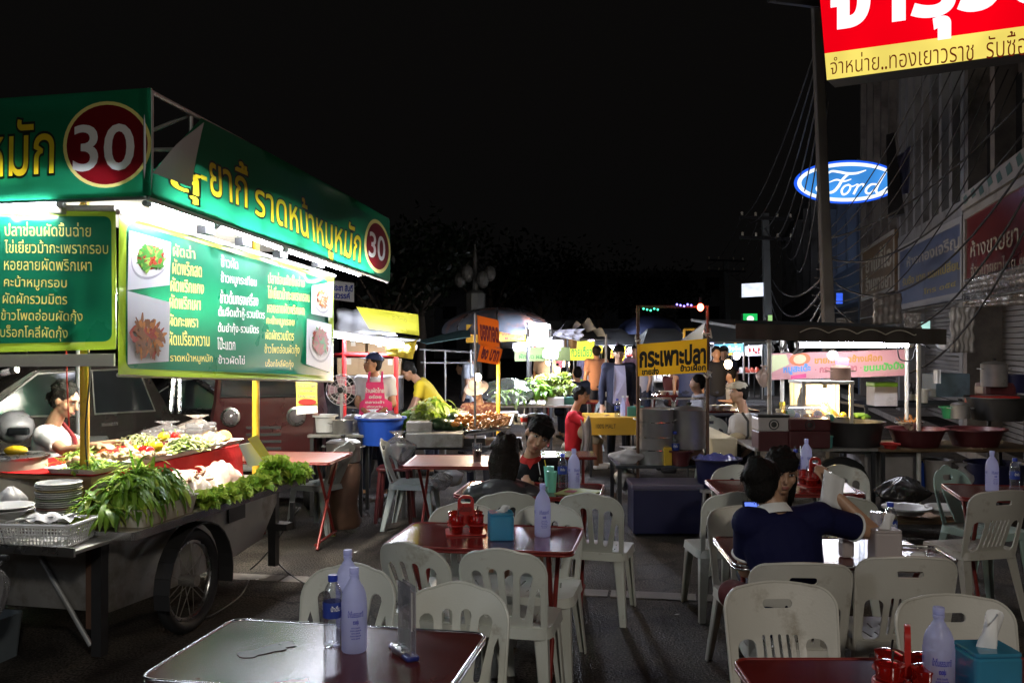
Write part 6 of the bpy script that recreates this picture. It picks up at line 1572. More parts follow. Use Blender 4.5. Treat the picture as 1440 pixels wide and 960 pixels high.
# power cord from the hitch along the road
cable(ST(6.42, -3.15, .5), on_z(352, 800, .01), .05, .006, 'black power cord dropping from the cart hitch', None, name='power_cord')
m = MB(); m.path(smooth_pts([ST(6.42, -3.12, .5), on_z(385, 770, .18), on_z(400, 800, .02), on_z(440, 824, .01), on_z(480, 815, .01), on_z(520, 795, .01)], 6), .007, 6); tag(m.build('power_cord', M['cable'], smooth=180), 'long black cord looping over the asphalt toward the red table', 'cable')
m = MB(); m.path(smooth_pts([on_z(350, 815, .01), on_z(335, 840, .01), on_z(290, 868, .012), on_z(260, 868, .012)], 6), .007, 6); tag(m.build('power_cord', M['cable'], smooth=180), 'cord curling back under the cart wheel', 'cable')

# ================================================================== parked vehicles behind the stall
M['car_dark'] = mat('dark metallic paint', (.05, .042, .04), .25, .5, var=.2, coat=.8, dirt=(.06, .05, .045), dscale=2)
M['car_red'] = mat('dark red paint', (.05, .005, .006), .3, .1, var=.15, coat=.6)
def wheel_part(mb_parent, c, r, w, ax):
    Wm = Matrix.Translation(c) @ Matrix.Rotation(ax, 4, 'Z') @ Matrix.Rotation(R(90), 4, 'Y')
    m = MB(); m.M = Wm; m.lathe([(.0, -w/2), (r*.9, -w/2), (r, -w*.3), (r, w*.3), (r*.9, w/2), (0, w/2)], n=26); wh_ = m.build('wheel', M['black'], mb_parent, smooth=40, world=True)
    m = MB(); m.M = Wm; m.lathe([(r*.62, w/2-.02), (r*.62, w/2+.004), (0, w/2+.012)], n=20, cap=False); m.lathe([(r*.62, -w/2+.02), (r*.62, -w/2-.004), (0, -w/2-.012)], n=20, cap=False); m.build('rim', M['steel_dull'], wh_, smooth=40, world=True)
def vehicle(name, label, cat, o, rz, prof, width, matl, windows, roofz, wheels, extras):
    t = thing(name, label, cat, o, rz)
    m = MB(); n = len(prof); ys = [(-width/2, .94), (-width/2+.08, 1.0), (width/2-.08, 1.0), (width/2, .94)]
    zc = .75
    rings = [m.vs([(x*(.985 if k in (0, 3) else 1), y + (0.0 if z < 1.0 else math.copysign(.10*(z-1.0)/.6, -y)), zc + (z-zc)*f) for x, z in prof]) for k, (y, f) in enumerate(ys)]
    m.skin(rings); m.build('body', matl, t, smooth=35)
    for nm, pts, lift in windows:
        m = MB()
        for s in (-1, 1):
            P_ = [V((x, s*(width/2 + lift - (.10*(z-1.0)/.6 if z > 1 else 0)), z)) for x, z in pts]
            m = MB(); m.prism(P_, (0, s*.006, 0)); wd = m.build('window', M['dark_glass'], t)
            m = MB(); m.path([p + V((0, s*.006, 0)) for p in P_], .012, 5, closed=True); m.build('frame', M['steel_dull'], wd)
    for x, s in wheels: wheel_part(t, wmat(t) @ V((x, s*(width/2-.1), .33)), .33, .2, rz + R(90))
    for nm, fn, mm in extras:
        m = MB(); fn(m); m.build(nm, mm, t, smooth=40)
    return t
pick = [(-2.5, .45), (-2.5, .85), (-1.55, .98), (-.75, 1.52), (.35, 1.56), (.62, 1.0), (1.5, .98), (1.55, .5), (1.3, .4), (-2.1, .38)]
tail = [('tail_lamp', lambda m: [m.box((1.52, s*.72, .8), (.05, .1, .25)) for s in (-1, 1)], mat('tail lamp', (.3, .01, .01), .2)),
        ('roll_bar', lambda m: [m.path([(.68, s*.7, 1.0), (.74, s*.66, 1.5)], .035, 8) for s in (-1, 1)] + [m.path([(.78, s*.7, 1.0), (.80, s*.66, 1.5)], .03, 8) for s in (-1, 1)] + [m.path([(.78, s*.66, 1.5), (1.45, s*.74, 1.0)], .03, 8) for s in (-1, 1)] + [m.tube((.77, -.66, 1.5), (.77, .66, 1.5), .035)], M['steel']),
        ('door_handle', lambda m: [m.box((x, s*.86, .92), (.16, .03, .03)) for s in (-1, 1) for x in (-.05,)], M['steel']),
        ('bumper', lambda m: m.box((1.6, 0, .5), (.12, 1.6, .16), bev=.03), M['steel_dull']), ('side_mirror', lambda m: [m.box((-.95, s*.95, 1.05), (.1, .16, .12), bev=.02) for s in (-1, 1)], M['steel_dark'])]
vehicle('pickup_truck', 'dark metallic pickup with chrome roll bar parked behind the green stall', 'pickup', V((-4.65, 9.9, 0)), R(48), pick, 1.72, M['car_dark'],
        [('window', [(-1.25, 1.05), (-.72, 1.44), (-.28, 1.46), (-.28, 1.03)], .012), ('window', [(-.20, 1.03), (-.20, 1.46), (.28, 1.47), (.42, 1.03)], .012)], 1.55, [(-1.6, -1), (-1.6, 1), (1.0, -1), (1.0, 1)], tail)
sed = [(-2.2, .4), (-2.2, .75), (-1.3, .92), (-.6, 1.38), (.7, 1.40), (1.35, .98), (2.1, .9), (2.15, .45), (1.8, .32), (-1.9, .32)]
vehicle('parked_car', 'black car between the pickup and the red van, mostly hidden', 'car', at(330, 600, 11.5).xy.to_3d(), R(12), sed, 1.68, mat('black car paint', (.012, .012, .014), .2, .2, coat=.8),
        [('window', [(-1.05, .98), (-.55, 1.31), (0, 1.33), (0, .97)], .012), ('window', [(.06, .97), (.06, 1.33), (.62, 1.33), (1.1, .98)], .012)], 1.4, [(-1.4, -1), (-1.4, 1), (1.35, -1), (1.35, 1)], [('tail_lamp', lambda m: [m.box((2.12, s*.6, .78), (.05, .3, .1)) for s in (-1, 1)], mat('tail lamp glass', (.3, .01, .01), .2)), ('door_handle', lambda m: [m.box((0, s*.85, .85), (.14, .03, .025)) for s in (-1, 1)], M['steel'])])
van = thing('red_van', 'small dark red van with round headlights facing the street', 'van', V((-2.49, 9.3, 0)), R(6))
m = MB(); sec = [(-.50, .40), (-.53, 1.0), (-.50, 1.15), (-.45, 1.78), (-.36, 1.88), (.36, 1.88), (.45, 1.78), (.50, 1.15), (.53, 1.0), (.50, .40)]
m.skin([m.vs([(x*f, y, .4 + (z-.4)*g) for x, z in sec]) for y, f, g in ((-.05, .93, .95), (0, 1, 1), (1.0, 1, 1), (1.1, .95, .97))]); m.build('body', M['car_red'], van, smooth=35)
def flatq(y, w0, w1, z0, z1): return [(-w0, y, z0), (w0, y, z0), (w1, y, z1), (-w1, y, z1)]
m = MB(); m.prism(flatq(-.05, .42, .38, 1.20, 1.66), (0, -.008, 0)); ws = m.build('windscreen', M['dark_glass'], van)
m = MB(); m.path(flatq(-.06, .42, .38, 1.20, 1.66), .012, 5, closed=True); m.build('rubber_seal', M['black'], ws)
for s in (-1, 1):
    Hd = Matrix.Translation((s*.32, -.05, 1.0)) @ Matrix.Rotation(R(90), 4, 'X')
    m = MB(); m.M = Hd; m.lathe([(.095, 0), (.095, .03), (.075, .035)], n=24, cap=False); hl = m.build('headlight', M['steel'], van, smooth=40)
    m = MB(); m.M = Hd; m.lathe([(.076, .02), (.05, .045), (0, .055)], n=20, cap=False); m.build('lens', M['acrylic'], hl, smooth=60)
    wheel_part(van, wmat(van) @ V((s*.44, .35, .28)), .28, .15, R(6))
m = MB(); m.box((0, -.09, .52), (1.0, .08, .12), bev=.02); m.build('bumper', M['steel_dull'], van)
for k in range(4): m = MB(); m.box((0, -.055, .68 + .07*k), (.34, .012, .025)); m.build('grille', M['steel_dark'], van)
o = drape('hanging_notice', [at(416, 535, 8.1), at(446, 538, 8.1), at(447, 580, 8.1), at(417, 583, 8.1)], mat('yellow notice', (.66, .58, .10), .5), '', '', 1, .006)
tag(o, 'yellow and white notice with a red oval, hanging under the menu board', 'notice')
m = MB(); m.poly([at(432 + 13*math.cos(a*.314), 565 + 4.5*math.sin(a*.314), 8.07) for a in range(20)]); ov = m.build('red_oval', M['red_plastic'], o)
m = MB(); m.quad(at(417, 571, 8.075), at(446, 570, 8.075), at(447, 580, 8.075), at(417, 583, 8.075)); m.build('blank_strip', M['paper'], o)
for k in range(3): m = MB(); letter(m, ['ราดหน้า สุกี้', 'ปิดทุกวันพระ', 'โทร ๐๘๑'][k], [at(419, 540 + k*7, 8.07), at(443, 541 + k*7, 8.07), at(443, 545 + k*7, 8.07), at(419, 545 + k*7, 8.07)], 0, .02); m.build('lettering', M['ink_blue'], o)
# helmets and things at the dark left edge
t = thing('motorbike_helmet', 'scuffed helmet resting on a dark motorbike at the left frame edge', 'helmet', at(22, 600, 7.2))
m = MB(); m.ball(at(20, 600, 7.2), (.14, .16, .13)); m.build('shell', mat('scuffed grey helmet', (.2, .2, .22), .3, var=.6, scale=14), t, smooth=180, world=True)
m = MB(); m.box(at(26, 606, 7.06), (.16, .05, .06), bev=.02); m.build('visor', M['dark_glass'], t, world=True)
mo = at(20, 660, 7.35); mo.z = 0
t = thing('motorbike', 'dark motorbike parked in the shade at the left frame edge', 'motorbike', mo, R(10))
m = MB(); m.path([(-.55, 0, .62), (-.2, 0, .55), (.2, 0, .72), (.6, 0, .78)], [.06, .12, .13, .06], 10); m.build('body', M['car_dark'], t, smooth=180)
m = MB(); m.path([(0.05, 0, .84), (.35, 0, .88), (.7, 0, .92)], [.06, .11, .07], 10); m.build('seat', M['black'], t, smooth=180)
for x in (-.62, .62): wheel_part(t, wmat(t) @ V((x, 0, .29)), .29, .09, R(100))
m = MB(); m.path([(-.35, -.3, 1.0), (-.42, 0, .95), (-.35, .3, 1.0)], .015, 6); m.tube((-.62, 0, .29), (-.42, 0, .95), .025); m.build('handlebar', M['steel_dark'], t, smooth=180)
# ================================================================== helpers for stall goods
def rest(o, p, rz=0): o.location = p; o.rotation_euler = (0, 0, rz); return o
def pot(px, pyb, Y, r, h, label, matl='steel_pot', lid=True, handles=True, name='stock_pot', cat='pot', fill=None):
    p = at(px, pyb, Y); t = thing(name, label, cat, p)
    m = MB(); m.lathe([(.0, 0), (r*.97, 0), (r, .012), (r, h), (r*1.03, h+.006), (r*.97, h-.004), (r*.95, .02), (0, .02)], n=30, cap=False); m.build('body', M[matl], t, smooth=40)
    if lid:
        m = MB(); m.lathe([(r*1.02, h+.008), (r*.8, h+.03), (0, h+.05)], n=28, cap=False); ld = m.build('lid', M[matl], t, smooth=50)
        m = MB(); m.lathe([(0, h+.05), (.018, h+.05), (.026, h+.075), (0, h+.082)], n=12, cap=False); m.build('knob', M['black'], ld, smooth=60)
    elif fill: m = MB(); m.lathe([(r*.94, h*.86), (r*.4, h*.95), (0, h*.97)], n=24, cap=False); m.build('contents', fill, t, smooth=50)
    if handles:
        for s in (-1, 1):
            m = MB(); m.path([(s*r, -.05, h*.8), (s*(r+.04), -.04, h*.82), (s*(r+.04), .04, h*.82), (s*r, .05, h*.8)], .006, 6); m.build('handle', M[matl], t, smooth=180)
    return t
def tub(px, pyb, Y, r, h, label, matl, name='plastic_tub', flare=.8, fill=None, cat='tub', lip=.025):
    p = at(px, pyb, Y); t = thing(name, label, cat, p)
    m = MB(); m.lathe([(.0, 0), (r*flare, 0), (r, h), (r+lip, h+.004), (r+lip, h-.012), (r-.006, h-.004), (r*flare-.008, .008), (0, .008)], n=36, cap=False); m.build('body', M[matl], t, smooth=40)
    if fill: m = MB(); m.grid(lambda u, v: V((r*.95*v*math.cos(u*6.2832), r*.95*v*math.sin(u*6.2832), h*.9 + .05*math.sin(u*19)*math.sin(v*9)*v + .06*(1-v*v))), 30, 8, True); m.build('contents', fill, t, smooth=180)
    return t
def crate(px, pyb, Y, w, d, h, label, matl, rz=0, name='carton', cat='box', tape=None, lid=None):
    p = at(px, pyb, Y); t = thing(name, label, cat, p, R(rz))
    m = MB(); m.box((0, 0, h/2), (w, d, h), bev=.008); m.build('body', M[matl] if isinstance(matl, str) else matl, t)
    if tape: m = MB(); m.box((0, 0, h+.0015), (w*1.004, .06, .002)); m.box((0, -d/2-.001, h*.8), (.06, .002, h*.35)); m.build('tape', M[tape], t)
    if lid: m = MB(); m.box((0, 0, h+.02), (w*1.04, d*1.04, .05), bev=.012); m.build('lid', M[lid] if isinstance(lid, str) else lid, t)
    return t
def posts(t, pts, r, mt, nm='post'):
    for a, b in pts: m = MB(); m.tube(a, b, r, n=8); m.build(nm, M[mt], t, smooth=60, world=True)
def bench(t, x0, x1, y, z, d=.6, mt='steel_dull', leg='steel_dark', nm='counter', th=.03):
    """counter between photo columns x0..x1 at depth y"""
    a, b = at(x0, 480, y), at(x1, 480, y); w = b.x-a.x
    m = MB(); m.box(((a.x+b.x)/2, y+d/2, z-th/2), (w, d, th), bev=.004); m.build(nm, M[mt] if isinstance(mt, str) else mt, t, world=True)
    for x in (a.x+.04, b.x-.04):
        for yy in (y+.04, y+d-.04): m = MB(); m.box((x, yy, (z-th)/2), (.035, .035, z-th)); m.build('leg', M[leg], t, world=True)
def bulb(px, py, Y, r, col, st, label, parent=None, wire=None, pw=0):
    p = at(px, py, Y); t = thing('light_bulb', label, 'lamp', p)
    m = MB(); m.ball(p, (r, r, r*1.2)); m.build('bulb', emit('glowing bulb', col, st), t, smooth=180, world=True)
    m = MB(); m.tube(p + V((0, 0, r*1.1)), p + V((0, 0, r*1.1+.06)), r*.5); m.build('socket', M['black'], t, world=True)
    if wire: m = MB(); m.tube(p + V((0, 0, r)), p + V((0, 0, wire)), .004, n=5); m.build('wire', M['black'], t, world=True)
    if pw: l = lamp('POINT', 'bulb_light', p + V((0, -.02, -.12)), pw, col, .05)
    return t
def tubes(px0, py0, px1, py1, Y, label, Y1=None, mt='tube_mid', r=.017, group=None):
    a, b = at(px0, py0, Y), at(px1, py1, Y1 or Y); t = thing('tube_lamp', label, 'lamp', a, group=group); tube_lamp(a, b, t, mt, r); return t
def cloth_q(name, q, col, label, cat, amp=.02, trans=.35, wav=3, parent=None):
    return drape(name, q, vinyl(name + ' sheet', col, trans, .6, .3, 4), label, cat, wav, amp, 20, 8, parent)
def AQ(*pts): return [at(x, y, Y) for x, y, Y in pts]
def banner(pts, col, label, texts=(), trans=.35, name='stall_banner', cat='banner', amp=.012):
    """printed banner: pts TL TR BR BL as (px, py, Y); texts = (string, (TL TR BR BL photo points), colour key)"""
    q = AQ(*pts); mats = [vinyl('banner ground', col, trans, .45, .3, 4)]; keys = []; it = []
    A_ = q[0]; n = (q[1]-q[0]).cross(q[3]-q[0]); 
    def pl(x, y): d = ray(x, y); o = V((0, 0, EYE)); k = (A_-o).dot(n)/d.dot(n); return o + d*k
    for s, c, ck in texts:
        if ck not in keys: keys.append(ck); mats.append(vinyl('banner print', ck, .2, .5, 0))
        if s is None: it.append(('poly', None, [pl(*p) for p in c], 0, 1+keys.index(ck)))
        elif s == 'o': cq = [pl(*p) for p in c]; it.append(('disc', .5, cq, 0, 1+keys.index(ck)))
        else: it.append(('text', s, [pl(*p) for p in c], .045, 1+keys.index(ck)))
    o = printed_sheet(q, it, amp, .12, int(pts[0][0])).build(name, mats, smooth=180)
    return tag(o, label, cat)
def TR(x0, y0, x1, y1, dy=0): return [(x0, y0), (x1, y0+dy), (x1, y1+dy), (x0, y1)]
M['tube_mid'] = emit('market tube', (.80, .84, 1.0), 200)
M['tube_far'] = emit('far market tube', (.80, .84, 1.0), 330)
M['kraft'] = mat('kraft cardboard', (.40, .27, .14), .75, var=.15, scale=4)
M['tarp_teal'] = vinyl('faded teal tarp', (.12, .22, .22), .3, .7, .4, 4); M['tarp_grey'] = vinyl('dirty grey tarp', (.09, .09, .09), .2, .8, .5, 4)
KB, KR, KW, KY, KG = (.01, .01, .012), (.25, .015, .01), (.8, .8, .78), (.85, .7, .03), (.02, .2, .06)

# ------------------------------------------------------------------ noodle stall of the man in the pink apron
st = thing('food_stall', 'small stall with red posts and a long white tube behind the pink apron vendor', 'stall', at(525, 620, 11).xy.to_3d())
posts(st, [(at(484, 470, 10.9), at(484, 640, 10.9)), (at(557, 494, 10.6), at(557, 650, 10.6)), (at(484, 498, 10.9), at(557, 500, 10.6)), (at(462, 500, 11.6), at(484, 498, 10.9))], .026, 'red_paint')
posts(st, [(at(466, 468, 10.9), at(590, 478, 10.5))], .02, 'steel_dark', 'canopy_bar')
bench(st, 470, 560, 10.55, .78)
cloth_q('canvas_sheet', AQ((474, 432, 11.4), (540, 438, 11.2), (560, 474, 11), (472, 468, 11.2)), (.62, .64, .66), 'pale canvas sheet above the tube of the pink apron stall', 'canvas', .03)
banner([(500, 431, 10.85), (588, 442, 10.55), (589, 472, 10.55), (520, 462, 10.8)], (.62, .60, .05), 'bright yellow banner above the tube of the pink apron stall', [('หอยทอด ผัดไทย', [(520, 440), (570, 446), (572, 453), (524, 448)], (.4, .38, .03)), ('ออส่วน', [(530, 454), (570, 458), (572, 465), (534, 461)], (.4, .38, .03))], trans=.5)
cloth_q('yellow_valance', AQ((542, 488, 10.55), (586, 478, 10.4), (580, 505, 10.4), (545, 500, 10.55)), (.55, .46, .06), 'yellow valance hanging at the right end of the long tube', 'banner', .015)
tubes(467, 470, 582, 488, 10.7, 'long bright tube over the pink apron vendor', 10.45, mt='tube_mid', r=.03)
banner([(466, 394, 12.6), (498, 398, 12.6), (498, 425, 12.6), (466, 421, 12.6)], (.62, .66, .74), 'small pale sign with blue Thai lettering, under the far end of the green canopy', [('ประชา-สันติ์', TR(468, 399, 496, 408, 2), (.03, .05, .35)), ('สวรรค์', TR(470, 411, 492, 419, 1), (.03, .05, .35))], trans=.6, name='hanging_sign', cat='sign', amp=.001)
for k, (px, pyb, w, h, rz) in enumerate(((492, 527, .30, .22, 4), (522, 527, .28, .22, -3), (550, 527, .26, .21, 2), (500, 500, .3, .2, -4), (535, 502, .3, .21, 3))):
    crate(px, pyb, 12.0, w, .25, h, ['lower left', 'lower middle', 'lower right', 'upper left', 'upper right'][k] + ' carton of the stack behind the pink apron vendor', 'kraft', rz, tape='offwhite')
sh = thing('shelf_rack', 'wire rack holding the cartons behind the pink apron vendor', 'rack', at(525, 527, 12.2)); bench(sh, 472, 566, 11.86, at(500, 528, 11.9).z, .35, 'steel_dull', nm='shelf')
# fan
t = thing('pedestal_fan', 'pink bladed electric fan left of the pink apron vendor', 'fan', at(480, 620, 10.2).xy.to_3d())
fc_ = at(480, 548, 10.2); m = MB(); m.tube(fc_, V((fc_.x, fc_.y+.05, .02)), .018); m.lathe([(.0, 0), (.18, 0), (.17, .03), (0, .04)], V((fc_.x, fc_.y+.05, 0)), 20); m.build('stand', M['white'], t, smooth=40, world=True)
m = MB(); m.M = Matrix.Translation(fc_) @ Matrix.Rotation(R(90), 4, 'X')
for rr in (.17, .12, .07): m.path([(rr*math.cos(a*.2618), rr*math.sin(a*.2618), .05 if rr < .17 else 0) for a in range(24)], .004, 5, closed=True)
for a in range(20): m.path([(.03*math.cos(a*.314), .03*math.sin(a*.314), .06), (.12*math.cos(a*.314), .12*math.sin(a*.314), .05), (.17*math.cos(a*.314), .17*math.sin(a*.314), 0)], .0022, 4)
m.build('grille', M['white'], t, world=True)
for k in range(4):
    m = MB(); m.M = Matrix.Translation(fc_) @ Matrix.Rotation(R(90), 4, 'X') @ Matrix.Rotation(k*1.5708, 4, 'Z'); m.grid(lambda u, v: V((.03 + .12*u, (v-.5)*.12*(.4+u*.6), .02*(v-.5))), 5, 4); m.build('blade', mat('pink fan blade', (.62, .38, .42), .35), t, smooth=180, world=True)
m = MB(); m.ball(fc_ + V((0, -.05, 0)), .035); m.tube(fc_, fc_ + V((0, .12, 0)), .05); m.build('motor', M['black'], t, smooth=60, world=True)
# front bench with pots
st = thing('side_table', 'steel side table with buckets left of the blue tub', 'table', at(470, 600, 9.3).xy.to_3d()); bench(st, 432, 512, 9.2, at(470, 611, 9.2).z, .5)
tub(456, 607, 9.4, .115, .17, 'white bucket with black handle on the steel side table', 'white', 'bucket', .8, cat='bucket')
pot(482, 609, 9.35, .10, .13, 'small steel pot beside the white bucket', lid=False, fill=F['cream'])
pot(497, 608, 9.6, .10, .15, 'dented steel pot right of the white bucket')
pot(483, 648, 8.75, .16, .17, 'wide lidded steel soup pot standing low beside the grey chairs')
t = thing('gas_burner', 'rusty charcoal burner under the soup pot', 'burner', at(483, 700, 8.75).xy.to_3d())
m = MB(); zb = at(483, 648, 8.75).z; m.lathe([(.0, 0), (.15, 0), (.17, .05), (.13, .2), (.17, zb-.06), (.15, zb-.01), (0, zb-.02)], n=22); m.build('body', M['rust'], t, smooth=50)
for a in range(3): m = MB(); m.box((.13*math.cos(a*2.09), .13*math.sin(a*2.09), zb-.02), (.04, .02, .035)); m.build('pot_rest', M['steel_dark'], t)
tub(535, 624, 9.35, .24, .27, 'bright blue plastic tub covered with a bag', 'blue_plastic', fill=M['bag_white'])
bagged('plastic_bag', 'big clear plastic bag of vegetables hanging below the blue tub', at(560, 655, 9.0), .15, .12, .34, M['bag'], 31)
bagged('plastic_bag', 'white bundle of bags in front of the pink apron vendor', at(525, 598, 9.75), .12, .1, .17, M['bag_white'], 32)
bagged('plastic_bag', 'clear bag standing right of the white bundle', at(548, 596, 9.7), .09, .08, .14, M['bag'], 33)
t = thing('plastic_stool', 'maroon plastic stool under the hanging bag of vegetables', 'stool', at(556, 715, 9.05).xy.to_3d())
zt = at(556, 655, 9.05).z; m = MB(); m.prism([(x, y, zt-.03) for x, y in rrect(.34, .34, .05)], (0, 0, .028)); m.build('seat', M['maroon_plastic'], t, bevel=.005)
for sx in (-1, 1):
    for sy in (-1, 1): m = MB(); m.tube((sx*.13, sy*.13, zt-.02), (sx*.17, sy*.17, 0), .02); m.build('leg', M['maroon_plastic'], t)

# ------------------------------------------------------------------ vegetable and snack counter
st = thing('vegetable_counter', 'dark counter with steel boxes, greens and the snack tray', 'counter', at(620, 640, 9.2).xy.to_3d()); bench(st, 562, 735, 9.15, at(600, 628, 9.15).z, .95, 'steel_dark', nm='top')
zk = at(600, 628, 9.15).z
crate(612, 627, 9.2, .56, .3, .14, 'long dull steel box at the front of the vegetable counter', 'steel_dull', name='steel_box')
crate(591, 606, 9.35, .26, .25, .10, 'short steel box stacked on the long steel box', 'steel_dull', name='steel_box')
m = MB(); m.box(at(658, 620, 9.4), (.36, .3, .09), bev=.006); tag(m.build('charcoal_tray', M['steel_dark']), 'black tray under the orange snack heap', 'tray')
def gr(px, py, Y, n, span, h, Lr, wr, mt, seed, label): greens('leafy_vegetables', label, at(px, py, Y), n, span, h, Lr, wr, mt, seed, along=V((1, 0, 0)))
gr(577, 600, 9.75, 150, (.14, .14), .18, (.10, .18), (.02, .035), [M['leaf_dark'], M['leaf_mid']], 41, 'dark green leafy bunch at the left end of the vegetable counter')
gr(612, 588, 9.9, 150, (.17, .15), .22, (.14, .26), (.015, .028), [M['leaf_lime'], M['stem_pale'], M['leaf_mid']], 42, 'tall yellow green choy bunch in the middle of the vegetable counter')
gr(630, 585, 10.0, 90, (.15, .12), .12, (.12, .24), (.01, .018), [M['stem_pale'], M['leaf_lime']], 43, 'loose pale stalks right of the choy bunch')
for k, (px, py, q, lb) in enumerate(((592, 590, .115, 'round pale cabbage at the front of the greens'), (606, 592, .10, 'second cabbage leaning right of the round one'), (597, 578, .10, 'cabbage behind the round one'))):
    lettuce(0, 0, 0, q, lb, 60+k, [M['leaf_white'], M['leaf_lime']]); o = C.objects[-1]; o.location = at(px, py, 9.6); o['group'] = 'cabbages on the vegetable counter'
M['melon'] = mat('dark green rind', (.02, .05, .015), .3, var=.6, scale=16)
for k, (px, py, rx) in enumerate(((617, 596, .085), (630, 598, .09), (642, 600, .085), (636, 588, .08))):
    o = MB().ball((0, 0, 0), (rx*1.4, rx*.8, rx*.75), 18, 10).build('dark_gourd', M['melon'], smooth=180); rest(o, at(px, py, 9.35 + .06*k), .5 + k*.4); tag(o, ['leftmost dark green gourd beside the snack tray', 'second dark green gourd beside the snack tray', 'dark green gourd touching the snack tray', 'dark green gourd lying on top of the others'][k], 'gourd', 'dark gourds on the counter')
# snack tray, tilted, heaped with fried food
tp = [at(655, 612, 9.1), at(716, 604, 9.2), at(722, 588, 9.8), at(660, 590, 9.8)]
t = thing('snack_tray', 'wide shallow tray heaped with orange fried snacks', 'tray', cen(tp))
m = MB(); m.prism(tp, (0, 0, .02)); m.build('base', M['steel_dull'], t, world=True); m = MB(); m.path([p + V((0, 0, .03)) for p in tp], .018, 6, closed=True); m.build('rim', M['steel'], t, world=True, smooth=180)
M['snack'] = mat('fried orange snack', (.50, .22, .07), .45, var=.5, scale=9)
r = random.Random(77); sn = None
for i in range(150):
    u, v = r.random(), r.random(); p = bil(tp, .05 + .9*u, .05 + .9*v) + V((0, 0, .03 + .10*math.sin(math.pi*u)*math.sin(math.pi*v)*r.uniform(.5, 1)))
    if sn is None: m = MB(); m.ball((0, 0, 0), (.026, .017, .014), 8, 5); m.ball((.014, .008, .006), (.015, .013, .012), 8, 5); sn = o = tag(m.build('fried_snack', M['snack'], smooth=180), 'small orange fried snack in the heap on the wide tray', 'snack', 'fried snacks on the wide tray')
    else: o = sn.copy(); C.objects.link(o)
    o.location = p; o.rotation_euler = (r.uniform(0, 6), r.uniform(0, 6), r.uniform(0, 6)); o.scale = [r.uniform(.7, 1.3)]*3
for k in range(9):
    o = MB().ball((0, 0, 0), (.05, .04, .028), 10, 6).build('tofu_slice', F['orange'], smooth=180); rest(o, at(640 + k*4, 596 - (k % 3)*5, 9.35 + .05*(k % 4)), k); tag(o, 'orange glazed slice in the pile between gourds and snack tray', 'snack', 'glazed slices on the counter')
bagged('plastic_bag', 'pinkish bag of snacks behind the glazed slices', at(648, 590, 10.0), .09, .08, .12, M['bag_pink'], 35)
bulb(672, 530, 9.75, .035, (1, .80, .55), 60, 'glaring warm bulb hanging over the snack tray', wire=.5, pw=60)
o_t = thing('hanging_sign', 'orange sign board with dark red lettering, hung on a thin steel pole', 'sign', at(686, 480, 9.2))
posts(o_t, [(at(668, 440, 9.25), at(668, 735, 9.25))], .011, 'grey_pole', 'pole')
for nm, pts, txt, tp_ in (('upper_board', [(671, 443), (701, 450), (703, 489), (673, 484)], 'ของทอด', [(675, 457), (700, 462), (701, 481), (676, 477)]), ('lower_board', [(676, 483), (707, 491), (701, 513), (671, 508)], '๒๐ บาท', [(680, 488), (703, 494), (699, 508), (676, 503)])):
    q = AQ(*[(x, y, 9.2) for x, y in pts]); quad_box(MB(), q, .012).build('board', vinyl('orange board', (.72, .27, .02), .55, .5, 0), o_t, world=True)
    m = MB(); letter(m, txt, AQ(*[(x, y, 9.19) for x, y in tp_]), .004, .05); m.build('lettering', mat('dark red paint', (.16, .01, .008), .5), o_t, world=True)
o_y = thing('yellow_post', 'slim yellow post right of the snack vendor', 'post', at(701, 600, 9.95).xy.to_3d()); posts(o_y, [(at(701, 508, 9.95), V((at(701, 508, 9.95).x, 9.95, 0)))], .022, 'yellow_paint', 'shaft')
for k, (px, py, w, h, c) in enumerate(((712, 586, .26, .12, 'steel_dull'), (735, 588, .2, .1, 'offwhite'))): crate(px, py+8, 10.3, w, .2, h, ['grey box right of the snack vendor', 'cream box right of the grey box'][k], c)
t = thing('paper_cup', 'red and white paper cup with a straw behind the young man', 'cup', at(737, 597, 9.6)); m = MB(); m.lathe([(.0, 0), (.028, 0), (.04, .1), (0, .1)], n=16); m.build('cup', M['white'], t, smooth=40); m = MB(); m.lathe([(.0345, .03), (.0395, .075)], n=16, cap=False); m.build('red_band', M['red_plastic'], t); m = MB(); m.tube((0, 0, .1), (.006, 0, .17), .004); m.build('straw', M['white'], t)
pot(755, 602, 9.7, .13, .12, 'dark domed pot behind the young man with tilted head', 'steel_dark')
m = MB(); m.box(at(795, 640, 9.4), (.6, .5, .03)); o = m.build('folding_table', M['table_red']); tag(o, 'dim red table top behind the young man', 'table')
posts(o, [(at(790 + k*10, 642, 9.4), V((at(790 + k*10, 642, 9.4).x, 9.4, 0))) for k in (-2, 3)], .015, 'leg_red', 'leg')
for k, px in enumerate((620, 635, 660, 690)): bagged('plastic_bag', ['pale bag under the salmon table, left', 'white shopping bag under the salmon table', 'clear bag below the vegetable counter', 'crumpled clear bag below the snack tray'][k], at(px, 690 - (k % 2)*6 - (k > 1)*26, 8.6 + .2*k), .12, .1, .2, M['bag_white'] if k % 2 else M['bag'], 50+k)

